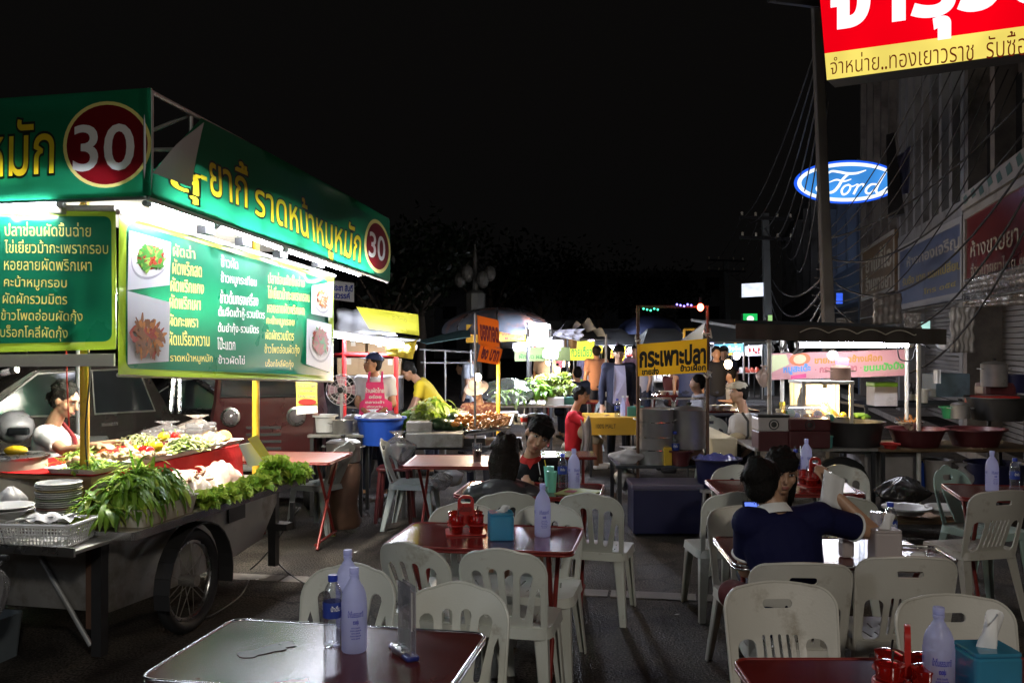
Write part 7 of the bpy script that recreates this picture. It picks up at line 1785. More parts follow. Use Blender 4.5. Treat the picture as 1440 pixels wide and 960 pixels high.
# ------------------------------------------------------------------ domed canopy stall and its neighbours
st = thing('domed_canopy', 'faded patched dome canopy over the stall behind the orange hanging sign', 'canopy', at(715, 470, 14).xy.to_3d())
dm = mat('patched faded canvas', (.10, .12, .15), .8, var=.5, scale=2, dirt=(.34, .14, .09), dscale=2.6, dthr=.5, bump=.4, bscale=6)
c = at(700, 466, 14); m = MB(); m.grid(lambda u, v: c + V(((1.0 + .04*math.sin(u*40))*.82*math.cos(u*6.2832)*math.cos(v*1.5), .8*math.sin(u*6.2832)*math.cos(v*1.5), .36*math.sin(v*1.5) - .05*math.cos(v*1.5)*abs(math.sin(u*6.2832*4)))), 48, 8, True); m.build('canvas', dm, st, smooth=180, world=True)
for k in range(8): a = k*.785; m = MB(); m.path([c + V((.815*math.cos(a)*math.cos(v*.19), .795*math.sin(a)*math.cos(v*.19), .355*math.sin(v*.19))) for v in range(9)], .012, 5); m.build('rib', M['steel'], st, world=True)
posts(st, [(c, V((c.x, c.y, 0)))], .02, 'steel_dark')
m = MB(); m.prism(AQ((588, 480, 13), (660, 462, 13.5), (662, 474, 12.6), (600, 484, 12.2)), (0, 0, .01)); tag(m.build('awning', M['tarp_teal']), 'sloping teal tarp left of the dome canopy', 'awning')
fr = thing('pipe_stand', 'bare pipe frame in the shade between yellow shirt and dome canopy', 'frame', at(625, 600, 13).xy.to_3d())
posts(fr, [(at(x, 492, 13.2), V((at(x, 492, 13.2).x, 13.2, 0))) for x in (597, 626, 662)] + [(at(590, 491, 13.2), at(670, 496, 13.2)), (at(592, 510, 13.2), at(664, 510, 13.2))], .014, 'grey_pole', 'pipe')
banner([(656, 456, 13.3), (739, 455, 13.6), (739, 479, 13.6), (655, 482, 13.3)], (.72, .38, .01), 'orange yellow banner with small red Thai lines under the dome canopy', [('น้ำผลไม้ปั่น', TR(704, 459, 736, 464), KR), ('นมสด โกโก้', TR(706, 466, 735, 471), KR), ('ชาเย็น', TR(710, 473, 733, 477), KR), ('กาแฟ', TR(660, 462, 674, 470), KR)], trans=.5)
M['bag_film'] = clear('clear film', (.95, .96, .96), .16, .06, (.8, .8, .8))
# brightly lit vegetable stall
st = thing('vegetable_stall', 'glaring white lit vegetable stall right of the dome canopy', 'stall', at(760, 560, 13.6).xy.to_3d())
posts(st, [(at(742, 455, 13.2), V((at(742, 455, 13.2).x, 13.2, 0))), (at(775, 462, 14.5), V((at(775, 462, 14.5).x, 14.5, 0))), (at(798, 470, 15.2), V((at(798, 470, 15.2).x, 15.2, 0)))], .02, 'steel_dark')
bench(st, 690, 806, 12.8, at(700, 570, 12.8).z, 1.1, 'steel_dull', nm='top')
cloth_q('white_sheet', AQ((742, 462, 14.2), (774, 464, 14.2), (775, 488, 14.2), (742, 486, 14.2)), (.62, .62, .68), 'white backing sheet glowing behind the tubes of the vegetable stall', 'sheet', .02)
cloth_q('white_sheet', AQ((776, 464, 14.8), (820, 462, 15.2), (815, 480, 15.2), (776, 472, 14.8)), (.62, .62, .70), 'drooping white sheet at the right end of the vegetable stall', 'sheet', .05)
banner([(724, 489, 14.6), (802, 488, 15.2), (802, 507, 15.2), (724, 508, 14.6)], (.42, .55, .25), 'pale green banner behind the vegetable stall', [('ผักสด ผลไม้', TR(730, 497, 770, 504), (.1, .25, .08))], trans=.5)
for k, (a, b) in enumerate((((744, 468), (772, 469)), ((744, 479), (773, 480)), ((743, 459), (771, 461)), ((724, 488), (742, 487)), ((770, 490), (785, 488)), ((766, 498), (782, 500)))): tubes(a[0], a[1], b[0], b[1], 12.75 + .25*k, ['second glaring tube of the vegetable stall', 'third glaring tube of the vegetable stall', 'topmost glaring tube of the vegetable stall', 'tube left of the thin dark pole', 'short tube above the cabbages', 'lowest glaring tube of the vegetable stall'][k], mt='tube_far', r=.055)
bagged('plastic_bag', 'big clear bag of greens at the left end of the vegetable stall', at(716, 568, 12.7), .36, .25, .36, M['bag_film'], 61, tie=0)
gr(716, 560, 12.9, 90, (.2, .15), .12, (.15, .3), (.02, .03), [M['leaf_mid'], M['leaf_white']], 62, 'greens inside the big clear bag')
gr(752, 556, 13.0, 150, (.2, .18), .24, (.14, .24), (.02, .035), [M['leaf_dark'], M['leaf_mid']], 63, 'dark green heap in the middle of the vegetable stall')
for k in range(9): lettuce(0, 0, 0, .13, 'pale cabbage in the row on the vegetable stall', 70+k, [M['leaf_white'], M['leaf_lime']]); o = C.objects[-1]; o.location = at(764 + (k % 5)*9, 556 - (k//5)*12 - k, 13.1 + .12*(k//5)); o['group'] = 'cabbages on the vegetable stall'; o['category'] = 'cabbage'
for k, (px, Y) in enumerate(((780, 13.0), (803, 13.2))): crate(px, 572, Y, .25, .25, .14, ['pale foam box among the cabbages', 'teal edged foam box right of the cabbages'][k], 'white' if k == 0 else 'teal_plastic', name='foam_box')
m = MB(); m.lathe([(.0, 0), (.10, .0), (.11, .26), (.09, .29), (0, .3)], n=18)
o = rest(m.build('wicker_basket', mat('woven basket', (.45, .24, .07), .7, var=.4, scale=25), smooth=40), at(803, 490, 16)); tag(o, 'orange woven basket lantern hanging right of the glaring tubes', 'basket')
# farther stalls down the street
def far_stall(x0, x1, ytop, ybot, Y, col, label, roofcol='awning_dark', tube=True, txt=None, tcol=KR, roof=True):
    st = thing('market_stall', label, 'stall', at((x0+x1)/2, 480, Y).xy.to_3d())
    a, b = at(x0, ytop, Y), at(x1, ytop, Y); dp = 1.6
    for x in (a.x, b.x):
        for y in (Y, Y+dp): m = MB(); m.tube((x, y, 0), (x, y, a.z), .02, n=6); m.build('post', M['steel_dull'], st, world=True)
    if roof: m = MB(); m.prism([V((a.x-.3, Y-.4, a.z)), V((b.x+.3, Y-.4, b.z)), V((b.x, Y+dp/2, b.z+.4)), V((a.x, Y+dp/2, a.z+.4))], (0, 0, .02)); m.prism([V((a.x, Y+dp/2, a.z+.4)), V((b.x, Y+dp/2, b.z+.4)), V((b.x+.3, Y+dp+.4, b.z)), V((a.x-.3, Y+dp+.4, a.z))], (0, 0, .02)); m.build('roof', M[roofcol], st, world=True)
    q = AQ((x0, ytop+2, Y-.02), (x1, ytop+1, Y-.02), (x1, ybot, Y-.02), (x0, ybot+1, Y-.02)); it = []; mats = [vinyl('far banner', col, .5, .5, .3, 4), vinyl('far print', tcol, .2, .5, 0)]
    if txt: it = [('text', txt, [bil(q, u, v) for u, v in ((.1, .25), (.9, .25), (.9, .8), (.1, .8))], .03, 1)]
    printed_sheet(q, it, .01, .15, int(x0)).build('banner', mats, st, world=True, smooth=180)
    bench(st, x0, x1, Y+.1, .8, .8, 'steel_dull')
    if tube:
        a2, b2 = at(x0+3, ytop, Y+.5), at(x1-3, ytop, Y+.5); a2.z = b2.z = a.z - .12; tube_lamp(a2, b2, st, 'tube_far', .025)
    r = random.Random(int(x0)); cols = [F['red'], F['orange'], M['leaf_mid'], F['cream'], F['lgreen'], M['white']]
    for k in range(5):
        m = MB(); p = V((a.x + (b.x-a.x)*(k+.5)/5, Y+.3, .8)); m.grid(lambda u, v: p + V((.13*(1-v*.8)*math.cos(u*6.28)*(1+.1*math.sin(u*19)), .13*(1-v*.8)*math.sin(u*6.28), .16*v + .02*math.sin(u*13+v*9))), 16, 6, True)
        tag(m.build('produce_heap', cols[r.randrange(6)], smooth=180), ['leftmost', 'second', 'middle', 'fourth', 'rightmost'][k] + ' heap at ' + label, 'produce')
    return st
far_stall(800, 836, 478, 506, 19, (.45, .5, .03), 'far stall with yellow green banner', txt='ก๋วยเตี๋ยว', tcol=KG)
far_stall(849, 880, 486, 507, 22, (.65, .5, .02), 'farther stall with plain yellow banner behind the man in cardigan', txt='ข้าวมันไก่')
far_stall(880, 898, 488, 500, 27, (.6, .05, .04), 'farthest stall with red banner left of the fish maw post', txt='ยำ', tcol=KW)
far_stall(1000, 1030, 487, 499, 24, (.62, .35, .05), 'small far stall with orange banner right of the fish maw sign', txt='ข้าวแกง')
far_stall(1034, 1072, 484, 500, 28, (.5, .5, .5), 'dim far stall with grey banner beyond the satay stall', txt='ชาบู')
far_stall(902, 990, 482, 496, 31, (.3, .28, .1), 'wide far stall with ochre banner seen below the fish maw sign', txt='ตลาดโต้รุ่ง')
for k, (x0, x1, y, Y, lb) in enumerate(((795, 852, 462, 17, 'black sagging tarp roof above the yellow green far stall'), (830, 880, 470, 24, 'grey lit tarp roof behind the man in cardigan'))):
    m = MB(); A_ = at(x0, y+10, Y); B_ = at(x1, y+8, Y); w = B_.x-A_.x
    m.grid(lambda u, v: V((A_.x + w*u, Y + 2*v, A_.z + .28*math.sin(math.pi*u)*(1-.3*v) - .06*math.sin(u*19))), 20, 4); o = m.build('tarp_roof', M['tarp_grey'] if k else M['awning_dark'], smooth=180); tag(o, lb, 'tarp'); posts(o, [(A_, V((A_.x, Y, 0))), (B_, V((B_.x, Y, 0)))], .02, 'steel_dull')
for k, (px, py, Y, col, st_, lb) in enumerate(((868, 489, 20, (1, .12, .1), 16, 'small red lamp left of the fish maw sign'), (806, 477, 18, (.7, .6, 1), 22, 'small violet white lamp at the yellow green far stall'), (1001, 480, 22, (.55, .5, 1), 20, 'small violet lamp right of the fish maw sign'), (1022, 478, 24, (1, .25, .15), 12, 'tiny red lamp beside the violet lamp'), (840, 497, 21, (1, .75, .45), 22, 'warm lamp over the brown shirted person'), (784, 520, 16, (1, .7, .4), 16, 'warm lamp above the seated pair'), (940, 500, 30, (1, .85, .6), 16, 'warm lamp far behind the fish maw pots'))): bulb(px, py, Y, .05, col, st_, lb)
for k, (px, Y, lb) in enumerate(((860, 21, 'tall far tube over the cardigan man'), (915, 31, 'far tube behind the left pot'), (965, 31, 'far tube behind the right pot'))): tubes(px-10, 489, px+10, 489, Y, lb, mt='tube_far', r=.03)
ob = thing('pipe_gantry', 'orange lit pipe gantry right of the fish maw sign', 'frame', at(1000, 460, 20).xy.to_3d())
posts(ob, [(at(962, 463, 20), at(1034, 463, 20)), (at(962, 463, 20), V((at(962, 463, 20).x, 20, 0))), (at(1034, 463, 20), V((at(1034, 463, 20).x, 20, 0)))], .03, 'yellow_paint', 'pipe')  # orange light on the pipes is put into their yellow colour
c = at(912, 470, 24); m = MB(); m.grid(lambda u, v: c + V((.85*math.cos(u*6.2832)*math.cos(v*1.5), .85*math.sin(u*6.2832)*math.cos(v*1.5), .5*math.sin(v*1.5))), 32, 6, True); o = m.build('umbrella', mat('dark blue canopy', (.02, .03, .08), .6), smooth=180); tag(o, 'dark blue umbrella canopy behind the gantry of the fish maw stand', 'umbrella'); posts(o, [(c, V((c.x, c.y, 0)))], .02, 'steel_dark', 'pole')
# fill the dim middle distance: dark trees and low blocks at the end of the square
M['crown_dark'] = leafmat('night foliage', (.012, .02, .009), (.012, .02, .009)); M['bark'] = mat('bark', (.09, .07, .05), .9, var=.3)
def tree(x, y, h, rad, seed, label):
    r = random.Random(seed); t = thing('tree', label, 'tree', (x, y, 0), group='trees beyond the market')
    m = MB(); m.path([(0, 0, 0), (.1, 0, h*.3), (-.05, .1, h*.6), (0, 0, h*.8)], [.22, .17, .12, .05], 8)
    for k in range(6): a = k*1.05; m.path([(0, 0, h*.42), (rad*.4*math.cos(a), rad*.4*math.sin(a), h*.6), (rad*.75*math.cos(a), rad*.75*math.sin(a), h*.75)], [.08, .05, .02], 6)
    m.build('trunk', M['bark'], t, smooth=180)
    m = MB(); cl = [(V((r.uniform(-1, 1)*rad*.75, r.uniform(-1, 1)*rad*.75, h*.72 + r.uniform(-.25, .3)*h*.7)), r.uniform(.25, .5)*rad) for _ in range(14)]
    for i in range(1100):
        c, q = cl[i % 14]; d = V((r.gauss(0, 1), r.gauss(0, 1), r.gauss(0, .8))).normalized(); p = c + d*q*r.uniform(.6, 1.05); a = V((r.gauss(0, 1), r.gauss(0, 1), r.gauss(0, 1))).normalized()*.16; b = a.cross(d).normalized()*.08
        m.quad(p-a, p+b, p+a, p-b)
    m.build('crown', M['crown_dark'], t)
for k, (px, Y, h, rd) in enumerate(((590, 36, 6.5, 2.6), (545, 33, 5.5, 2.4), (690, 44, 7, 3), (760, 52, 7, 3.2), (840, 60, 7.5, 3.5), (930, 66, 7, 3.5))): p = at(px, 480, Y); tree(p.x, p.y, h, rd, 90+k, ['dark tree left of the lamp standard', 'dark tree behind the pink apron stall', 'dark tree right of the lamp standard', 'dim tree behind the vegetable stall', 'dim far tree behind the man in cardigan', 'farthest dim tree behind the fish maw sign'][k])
for k, (x0, x1, Y, h) in enumerate(((-60, -26, 48, 6.5), (-26, -8, 70, 8), (-8, 22, 95, 9))):
    b = thing('low_block', ['dark low block at the far left of the square', 'dark low block behind the dome canopy', 'dark block closing the end of the street'][k], 'building', ((x0+x1)/2, Y, 0))
    m = MB(); m.box(((x0+x1)/2, Y+4, h/2), (x1-x0, 8, h)); m.build('wall', M['wall_grey'], b, world=True)
    for i in range(int((x1-x0)/3)):
        for zz in range(int(h/3)): m = MB(); m.box((x0+1.6+i*3, Y-.01, 1.7+zz*3), (1.4, .06, 1.3)); m.build('window', M['dark_glass'], b, world=True)
# ================================================================== fish maw soup stand in the middle
YS = 8.6
st = thing('soup_stand', 'low dark soup stand with tall posts carrying the yellow fish maw sign', 'stand', at(950, 640, YS).xy.to_3d())
zt = at(930, 654, YS).z
bench(st, 866, 1032, YS, zt, .75, mat('dark wet counter', (.03, .035, .04), .18, var=.3), nm='counter')
for x in (897, 995): posts(st, [(at(x, 430, YS+.1), V((at(x, 430, YS+.1).x, YS+.1, 0)))], .016, 'rust')
posts(st, [(at(895, 431, YS+.1), at(997, 431, YS+.1))], .014, 'rust', 'top_bar')
banner([(896, 484, YS+.06), (994, 476, YS+.06), (994, 523, YS+.06), (897, 529, YS+.06)], (.80, .44, .015), 'yellow sign with big black Thai lettering, tied between the two posts of the soup stand',
       [('กระเพาะปลา', [(900, 489), (992, 484), (992, 510), (900, 516)], KB), ('ขายส่ง', [(903, 518), (926, 516), (926, 526), (903, 527)], KB), ('ข้าวเผือก', [(957, 513), (992, 511), (992, 520), (957, 522)], KB)], trans=.45, name='hanging_sign', cat='sign', amp=.004)
for k, (px, py) in enumerate(((897, 478), (995, 468), (995, 524))):
    m = MB(); p = at(px, py, YS+.08); r = random.Random(k); m.path([p + V((r.uniform(-.04, .04), r.uniform(-.03, .03), r.uniform(-.05, .05))) for _ in range(8)], .009, 5); tag(m.build('tie_rag', M['white_paint'], smooth=180), ['pale rag tied on the left post of the soup stand', 'pale rag tied high on the right post of the soup stand', 'pale rag tied low on the right post of the soup stand'][k], 'rag')
bulb(985, 432, YS, .03, (1, .10, .05), 30, 'glowing red lamp on the top bar of the soup stand')
for k, (x0, x1, y, c) in enumerate(((952, 972, 428, (.25, .2, 1)), (905, 925, 434, (.05, .6, .3)))):
    t = thing('led_strip', ['violet light string on the top bar of the soup stand', 'green light string at the left of the top bar'][k], 'lights', at(x0, y, YS)); mm = emit('led', c, 5)
    for i in range(5): m = MB(); m.ball(at(x0 + (x1-x0)*i/4, y + (i*7 % 3)*1.2, YS+.05), .010, 6, 4); m.build('led', mm, t, world=True)
pot(922, 652, YS+.18, .165, .52, 'tall dented steel stock pot, left of the two on the soup stand', lid=False, fill=F['cream'])
m = MB()
for z in (.14, .26, .40): m.lathe([(.1655, z-.006), (.172, z), (.1655, z+.006)], at(922, 652, YS+.18), 30, cap=False)
tag(m.build('pot_band', M['steel'], smooth=60), 'steel bands round the left stock pot', 'band')
pot(969, 630, YS+.22, .155, .36, 'lidded steel stock pot, right of the two on the soup stand')
m = MB(); m.lathe([(.0, 0), (.13, 0), (.15, .06), (.12, .16), (0, .16)], at(969, 650, YS+.22), 20); tag(m.build('burner', M['rust'], smooth=50), 'rusty burner under the lidded stock pot', 'burner')
for k, (x0, x1) in enumerate(((899, 946), (949, 992))):
    m = MB(); y0 = YS+.45; m.path([at(x0, 640, y0), at(x0, 566, y0), at(x0+3, 560, y0), at(x1-3, 560, y0), at(x1, 566, y0), at(x1, 640, y0)], .013, 8)
    t = tag(m.build('chrome_hoop', M['steel'], smooth=180), ['chrome tube hoop behind the left stock pot', 'chrome tube hoop behind the right stock pot'][k], 'frame')
tub(957, 654, YS+.05, .10, .14, 'small brick red pot in front of the burner', 'maroon_plastic', 'small_pot', .75, cat='pot')
crate(938, 654, YS+.04, .075, .075, .17, 'small yellow carton in front of the left stock pot', mat('yellow carton', (.62, .40, .03), .5), 8)
bottle('c', 949, 648, zt, 'clear bottle standing between the two stock pots', 0, Y=YS+.12, sc_=1.3)
bagged('plastic_bag', 'white plastic bag at the left end of the soup stand', at(884, 653, YS+.15), .16, .1, .17, M['bag_white'], 81)
tub(902, 652, YS+.3, .07, .1, 'small blue bowl behind the white bag', 'teal_plastic', 'bowl', .6, cat='bowl')
crate(934, 744, 8.5, .62, .42, .40, 'big navy storage box with purple grey lid under the soup stand', 'navy_plastic', 0, 'storage_box', lid=mat('purple grey lid', (.10, .085, .14), .4))
bagged('rubbish_bag', 'pale cloth bag hanging under the left end of the soup stand', at(878, 690, YS+.3), .1, .1, .26, M['cloth_grey'], 82)
t = thing('plastic_stool', 'grey metal stool carrying the navy tub', 'stool', at(1008, 740, 8.4).xy.to_3d()); zt2 = at(1008, 684, 8.4).z
m = MB(); m.prism([(x, y, zt2-.03) for x, y in rrect(.36, .36, .05)], (0, 0, .028)); m.build('seat', M['steel_dull'], t)
for sx in (-1, 1):
    for sy in (-1, 1): m = MB(); m.tube((sx*.14, sy*.14, zt2-.02), (sx*.18, sy*.18, 0), .018); m.build('leg', M['steel_dull'], t)
tub(1008, 684, 8.4, .20, .26, 'deep navy tub full of wrapped bundles right of the soup stand', 'navy_plastic', fill=mat('blue film', (.12, .13, .4), .25, var=.4, scale=20))
# tables behind the stand
def cloth_table(x0, x1, Y, z, d, col, label, drop=.22):
    a, b = at(x0, 480, Y), at(x1, 480, Y); t = thing('covered_table', label, 'table', V(((a.x+b.x)/2, Y+d/2, 0))); w = b.x-a.x
    m = MB(); m.box((0, 0, z-.012), (w, d, .02)); m.build('tabletop', M['wood'], t)
    for sx in (-1, 1):
        for sy in (-1, 1): m = MB(); m.tube((sx*(w/2-.06), sy*(d/2-.06), z), (sx*(w/2-.05), sy*(d/2-.05), 0), .015); m.build('leg', M['steel_dark'], t)
    m = MB(); o = rrect(w+.02, d+.02, .02, 2); n = len(o); r = random.Random(3)
    top = m.vs([(x, y, z) for x, y in o]); m.f(top); pv = top
    for k in (1, 2, 3): cur = m.vs([(x*(1+.012*k*math.sin(i*2.1)), y*(1+.02*k*math.sin(i*1.7)), z - drop*k/3) for i, (x, y) in enumerate(o)]); [m.f([pv[i], pv[(i+1) % n], cur[(i+1) % n], cur[i]]) for i in range(n)]; pv = cur
    m.build('tablecloth', cloth('tablecloth ' + label[:8], col, .08, .6), t); return t
T10 = cloth_table(826, 897, 11.9, .77, .8, (.62, .36, .04), 'table under a yellow plastic cloth printed 100% MALT, in front of the red shirted man')
m = MB(); letter(m, '100% MALT', AQ((838, 596, 11.86), (866, 596, 11.86), (866, 602, 11.86), (838, 602, 11.86)), .004, 0); tag(m.build('cloth_print', M['ink_black'], T10, world=True), None, None)
for k, (px, lb) in enumerate(((876, 'violet bottle on the yellow cloth table, middle one'), (882, 'pink bottle on the yellow cloth table'))):
    t = thing('drink_bottle', lb, 'bottle', at(px, 586, 12.2)); m = MB(); m.lathe([(.0, 0), (.035, 0), (.036, .16), (.014, .22), (.014, .26), (0, .26)], n=16); m.build('body', M['milky'] if k == 0 else vinyl('pink drink', (.7, .3, .36), .4, .3, 0), t, smooth=50); m = MB(); m.lathe([(.0, .255), (.017, .255), (.017, .28), (0, .28)], n=12); m.build('cap', M['white'], t)
crate(893, 585, 12.2, .22, .16, .13, 'small teal box on the yellow cloth table', 'teal_plastic')
cloth_table(1000, 1036, 9.6, .74, 1.6, (.66, .60, .42), 'long table under a cream cloth left of the man in cap', .25)
t = thing('grey_jacket', 'grey and cream jacket draped over a chair beside the yellow cloth table', 'jacket', at(822, 650, 11.2)); m = MB(); m.grid(lambda u, v: at(816 + 13*u + 3*math.sin(v*5), 590 + 70*v + 6*math.sin(u*5), 11.3 + .08*math.sin(u*9)), 12, 10); m.build('cloth', cloth('grey cream cloth', (.33, .29, .28), .4), t, smooth=180, world=True); t2 = C.objects[-1]; sd = t2.modifiers.new('t', 'SOLIDIFY'); sd.thickness = .015

# ================================================================== satay stall on the right
YR = 9.0
st = thing('satay_stall', 'satay stall with low dark roof, long tube and pink Thai banner', 'stall', at(1190, 640, YR).xy.to_3d())
zc = .71
bench(st, 1062, 1236, YR, zc, .85, 'steel_dull', nm='counter'); bench(st, 1238, 1470, YR-.05, zc, .8, M['board_brown'], nm='counter')
m = MB(); q = AQ((1034, 462, YR-.1), (1330, 470, YR-.1)); A_, B_ = q; m.prism([A_, B_, B_ + V((0, 2.2, .12)), A_ + V((0, 2.2, .12))], (0, 0, .03)); m.build('roof', M['awning_dark'], st, world=True)
m = MB(); m.grid(lambda u, v: A_.lerp(B_, u) + V((0, -.02 - .012*math.sin(u*50), .05 - .15*v)), 60, 3); m.build('valance', mat('dark brown canvas', (.06, .048, .04), .8, var=.3, scale=3), st, smooth=180, world=True)
m = MB(); m.path([A_.lerp(B_, .3 + .55*i/80) + V((0, -.045, -.02 + .045*abs(math.sin(i*.16)))) for i in range(81)], .006, 5); m.build('piping', M['offwhite'], st, world=True)
for x, Y in ((1082, YR+.05), (1292, YR+.05), (1275, YR+1.0), (1100, YR+1.1)): posts(st, [(at(x, 474, Y), V((at(x, 474, Y).x, Y, .0)))], .023, 'white_paint')
for k in range(4): m = MB(); p = at(1086 + k*12, 486 + (k % 2)*3, YR+.05); r = random.Random(k+5); m.path([p + V((r.uniform(-.07, .07), r.uniform(-.03, .03), r.uniform(-.07, .05))) for _ in range(6)], .011, 6); m.build('hanging_tie', M['bag_white'], st, smooth=180, world=True)
m = MB(); m.path(smooth_pts([at(1262, 488, YR+.3), at(1266, 505, YR+.3), at(1282, 506, YR+.3), at(1288, 490, YR+.3), at(1296, 484, YR+.1), at(1308, 490, YR)], 5), .007, 5); m.build('cable_loop', M['black'], st, smooth=180, world=True)
banner([(1082, 497, YR+1.05), (1276, 491, YR+1.0), (1274, 528, YR+1.0), (1083, 534, YR+1.05)], (.62, .30, .30), 'pink and orange banner of the satay stall with Thai lettering and a printed dish',
  [('ขายที่ตลาดช้างเผือก', [(1146, 501), (1240, 497), (1240, 507), (1146, 511)], (.50, .22, .04)), ('หมูสะเต๊ะ', [(1102, 513), (1140, 511), (1140, 524), (1102, 527)], (.10, .28, .62)), ('• กระเพาะปลา •', [(1146, 515), (1212, 512), (1212, 521), (1146, 524)], (.45, .12, .14)), ('ขนมปังปิ้ง', [(1215, 511), (1271, 508), (1271, 518), (1215, 522)], (.10, .45, .08)),
   ('o', [(1116, 499), (1134, 498), (1134, 511), (1116, 512)], (.66, .48, .28)), ('o', [(1110, 497), (1140, 495), (1140, 513), (1110, 515)], (.60, .16, .06)), (None, [(1084, 499), (1106, 498), (1110, 512), (1084, 524)], (.58, .62, .34)), (None, [(1112, 528), (1134, 525), (1134, 531), (1112, 533)], (.6, .06, .2))], trans=.4, amp=.006)
tubes(1122, 485, 1279, 484, YR+.35, 'long glaring tube under the satay stall roof', mt='tube_soft', r=.026)
# glass case with the glowing lamp
cs = thing('display_case', 'white framed glass case glowing with warm light on the satay counter', 'display case', at(1163, 620, YR+.25))
zt3 = zc + .01; x0, x1 = at(1130, 480, YR+.25).x, at(1197, 480, YR+.25).x; zT = at(1160, 538, YR+.25).z
fr_ = [(x0, YR+.25), (x1, YR+.25), (x0, YR+.65), (x1, YR+.65)]
for x, y in fr_: m = MB(); m.box((x, y, (zt3+zT)/2), (.035, .035, zT-zt3)); m.build('frame_post', M['white_paint'], cs, world=True)
m = MB(); m.box(((x0+x1)/2, YR+.45, zT), (x1-x0+.05, .46, .03)); m.build('top_board', M['white_paint'], cs, world=True)
zsh = at(1160, 588, YR+.25).z; m = MB(); m.box(((x0+x1)/2, YR+.45, zsh), (x1-x0, .4, .02)); m.build('shelf', M['steel'], cs, world=True)
m = MB(); m.box(((x0+x1)/2, YR+.45, zt3+.01), (x1-x0, .4, .02)); m.build('base', M['steel_dull'], cs, world=True)
for y in (YR+.245,): m = MB(); m.box(((x0+x1)/2, y, (zt3+zsh)/2), (x1-x0-.04, .004, zsh-zt3)); m.build('glass_pane', M['acrylic'], cs, world=True)
m = MB(); m.box(((x0+x1)/2, YR+.64, (zsh+zT)/2), (x1-x0-.05, .006, zT-zsh-.03)); m.build('glow_backing', M['white'], cs, world=True)  # white panel added behind the bulb to show its warm glow
bulb(1160, 553, YR+.45, .045, (1, .72, .34), 50, 'fierce warm bulb inside the glass case', pw=45)
m = MB(); pz = at(1160, 587, YR+.45); m.grid(lambda u, v: pz + V((.15*(1-v*.9)*math.cos(u*6.28), .1*(1-v*.9)*math.sin(u*6.28), .15*v + .02*math.sin(u*25+v*9))), 22, 8, True); tag(m.build('noodle_heap', mat('golden crisps', (.60, .36, .06), .4, var=.4, scale=22), smooth=180), 'golden crisp heap on the shelf of the glass case', 'food')
for k, (px, py) in enumerate(((1186, 584), (1188, 592))): o = MB().ball((0, 0, 0), .035).build('orange_fruit', M['pep_yel'], smooth=180); rest(o, at(px, py, YR+.4)); tag(o, ['upper orange on the shelf of the glass case', 'lower orange at the edge of the glass case shelf'][k], 'fruit')
for k, (px0, px1, y0, y1, lb) in enumerate(((1120, 1132, 545, 590, 'white cloth hanging at the left of the glass case'),)): drape('white_cloth', AQ((px0+6, y0, YR+.28), (px1, y0, YR+.24), (px1-2, y1, YR+.24), (px0-4, y1, YR+.28)), M['paper'], lb, 'cloth', 2, .03)
pot(1182, 537, YR+.45, .10, .14, 'blackened pot with lid on top of the glass case', 'rust'); o = MB().box((0, 0, .05), (.12, .09, .10), bev=.02).build('carton', mat('mauve carton', (.35, .2, .35), .6)); rest(o, at(1184, 517, YR+.45)); tag(o, 'mauve bundle on the lid of the blackened pot', 'bundle')
for k, (px, py, r_) in enumerate(((1170, 500, .055),)): m = MB(); m.M = Matrix.Translation(at(px, py, YR+.5)) @ Matrix.Rotation(R(90), 4, 'X'); m.lathe([(.0, 0), (r_, 0), (r_, .02), (0, .03)], n=20); tag(m.build('hanging_disc', M['steel_dull'], smooth=40), 'small round tin hanging in front of the pink banner', 'tin')
# coolers and tubs along the counter
def cooler(px, pyb, w, d, h, label, lidc, bodyc, Y=YR+.1, open_=False):
    t = thing('cooler_box', label, 'cooler', at(px, pyb, Y)); m = MB(); m.box((0, 0, h*.28), (w, d, h*.56), bev=.012); m.build('body', M[bodyc], t)
    m = MB(); m.box((0, 0, h*.76), (w*1.02, d*1.02, h*.4), bev=.018); m.build('upper_shell', M[lidc], t)
    if open_:
        m = MB(); m.grid(lambda u, v: V((-w*.5 + w*u, d*.5 - d*1.0*v, h*.97 + .12*math.sin(math.pi*min(1, .15+v*.85)))), 8, 8); m.build('open_lid', M['acrylic'], t, smooth=180)
    else: m = MB(); m.box((0, 0, h), (w*1.05, d*1.05, .03), bev=.01); m.build('lid', M['dark_tub'], t)
    m = MB(); m.M = Matrix.Translation((0, -d*.515, h*.76)) @ Matrix.Rotation(R(90), 4, 'X')
    m.path([(.045*math.cos(a*.3142), .045*math.sin(a*.3142), 0) for a in range(20)], .006, 5, closed=True); m.lathe([(.0, 0), (.028, 0), (.0, .004)], n=14); m.build('emblem', M['dark_tub'], t); return t
M['cooler_grey'] = mat('pale grey shell', (.50, .46, .43), .4, dirt=(.3, .26, .22), dscale=5)
cooler(1083, 632, .30, .26, .34, 'grey and maroon cooler box with round emblem at the left end of the satay counter', 'cooler_grey', 'maroon_plastic')
cooler(1132, 628, .40, .30, .30, 'wider maroon cooler with open lid full of coloured plastic balls', 'maroon_plastic', 'maroon_plastic', open_=True)
for k, (px, py, c, lb) in enumerate(((1112, 581, 'green_plastic', 'green ball in the open cooler'), (1120, 586, 'blue_plastic', 'blue ball at the left of the open cooler'), (1150, 583, 'blue_plastic', 'bright blue ball at the right of the open cooler'), (1167, 587, 'teal_plastic', 'teal ball between the cooler and the charcoal tub'), (1134, 588, 'pep_yel', 'yellow ball in the middle of the open cooler'))):
    o = MB().ball((0, 0, 0), .045).build('plastic_ball', M[c], smooth=180); rest(o, at(px, py, YR+.12 + .02*k)); tag(o, lb, 'ball')
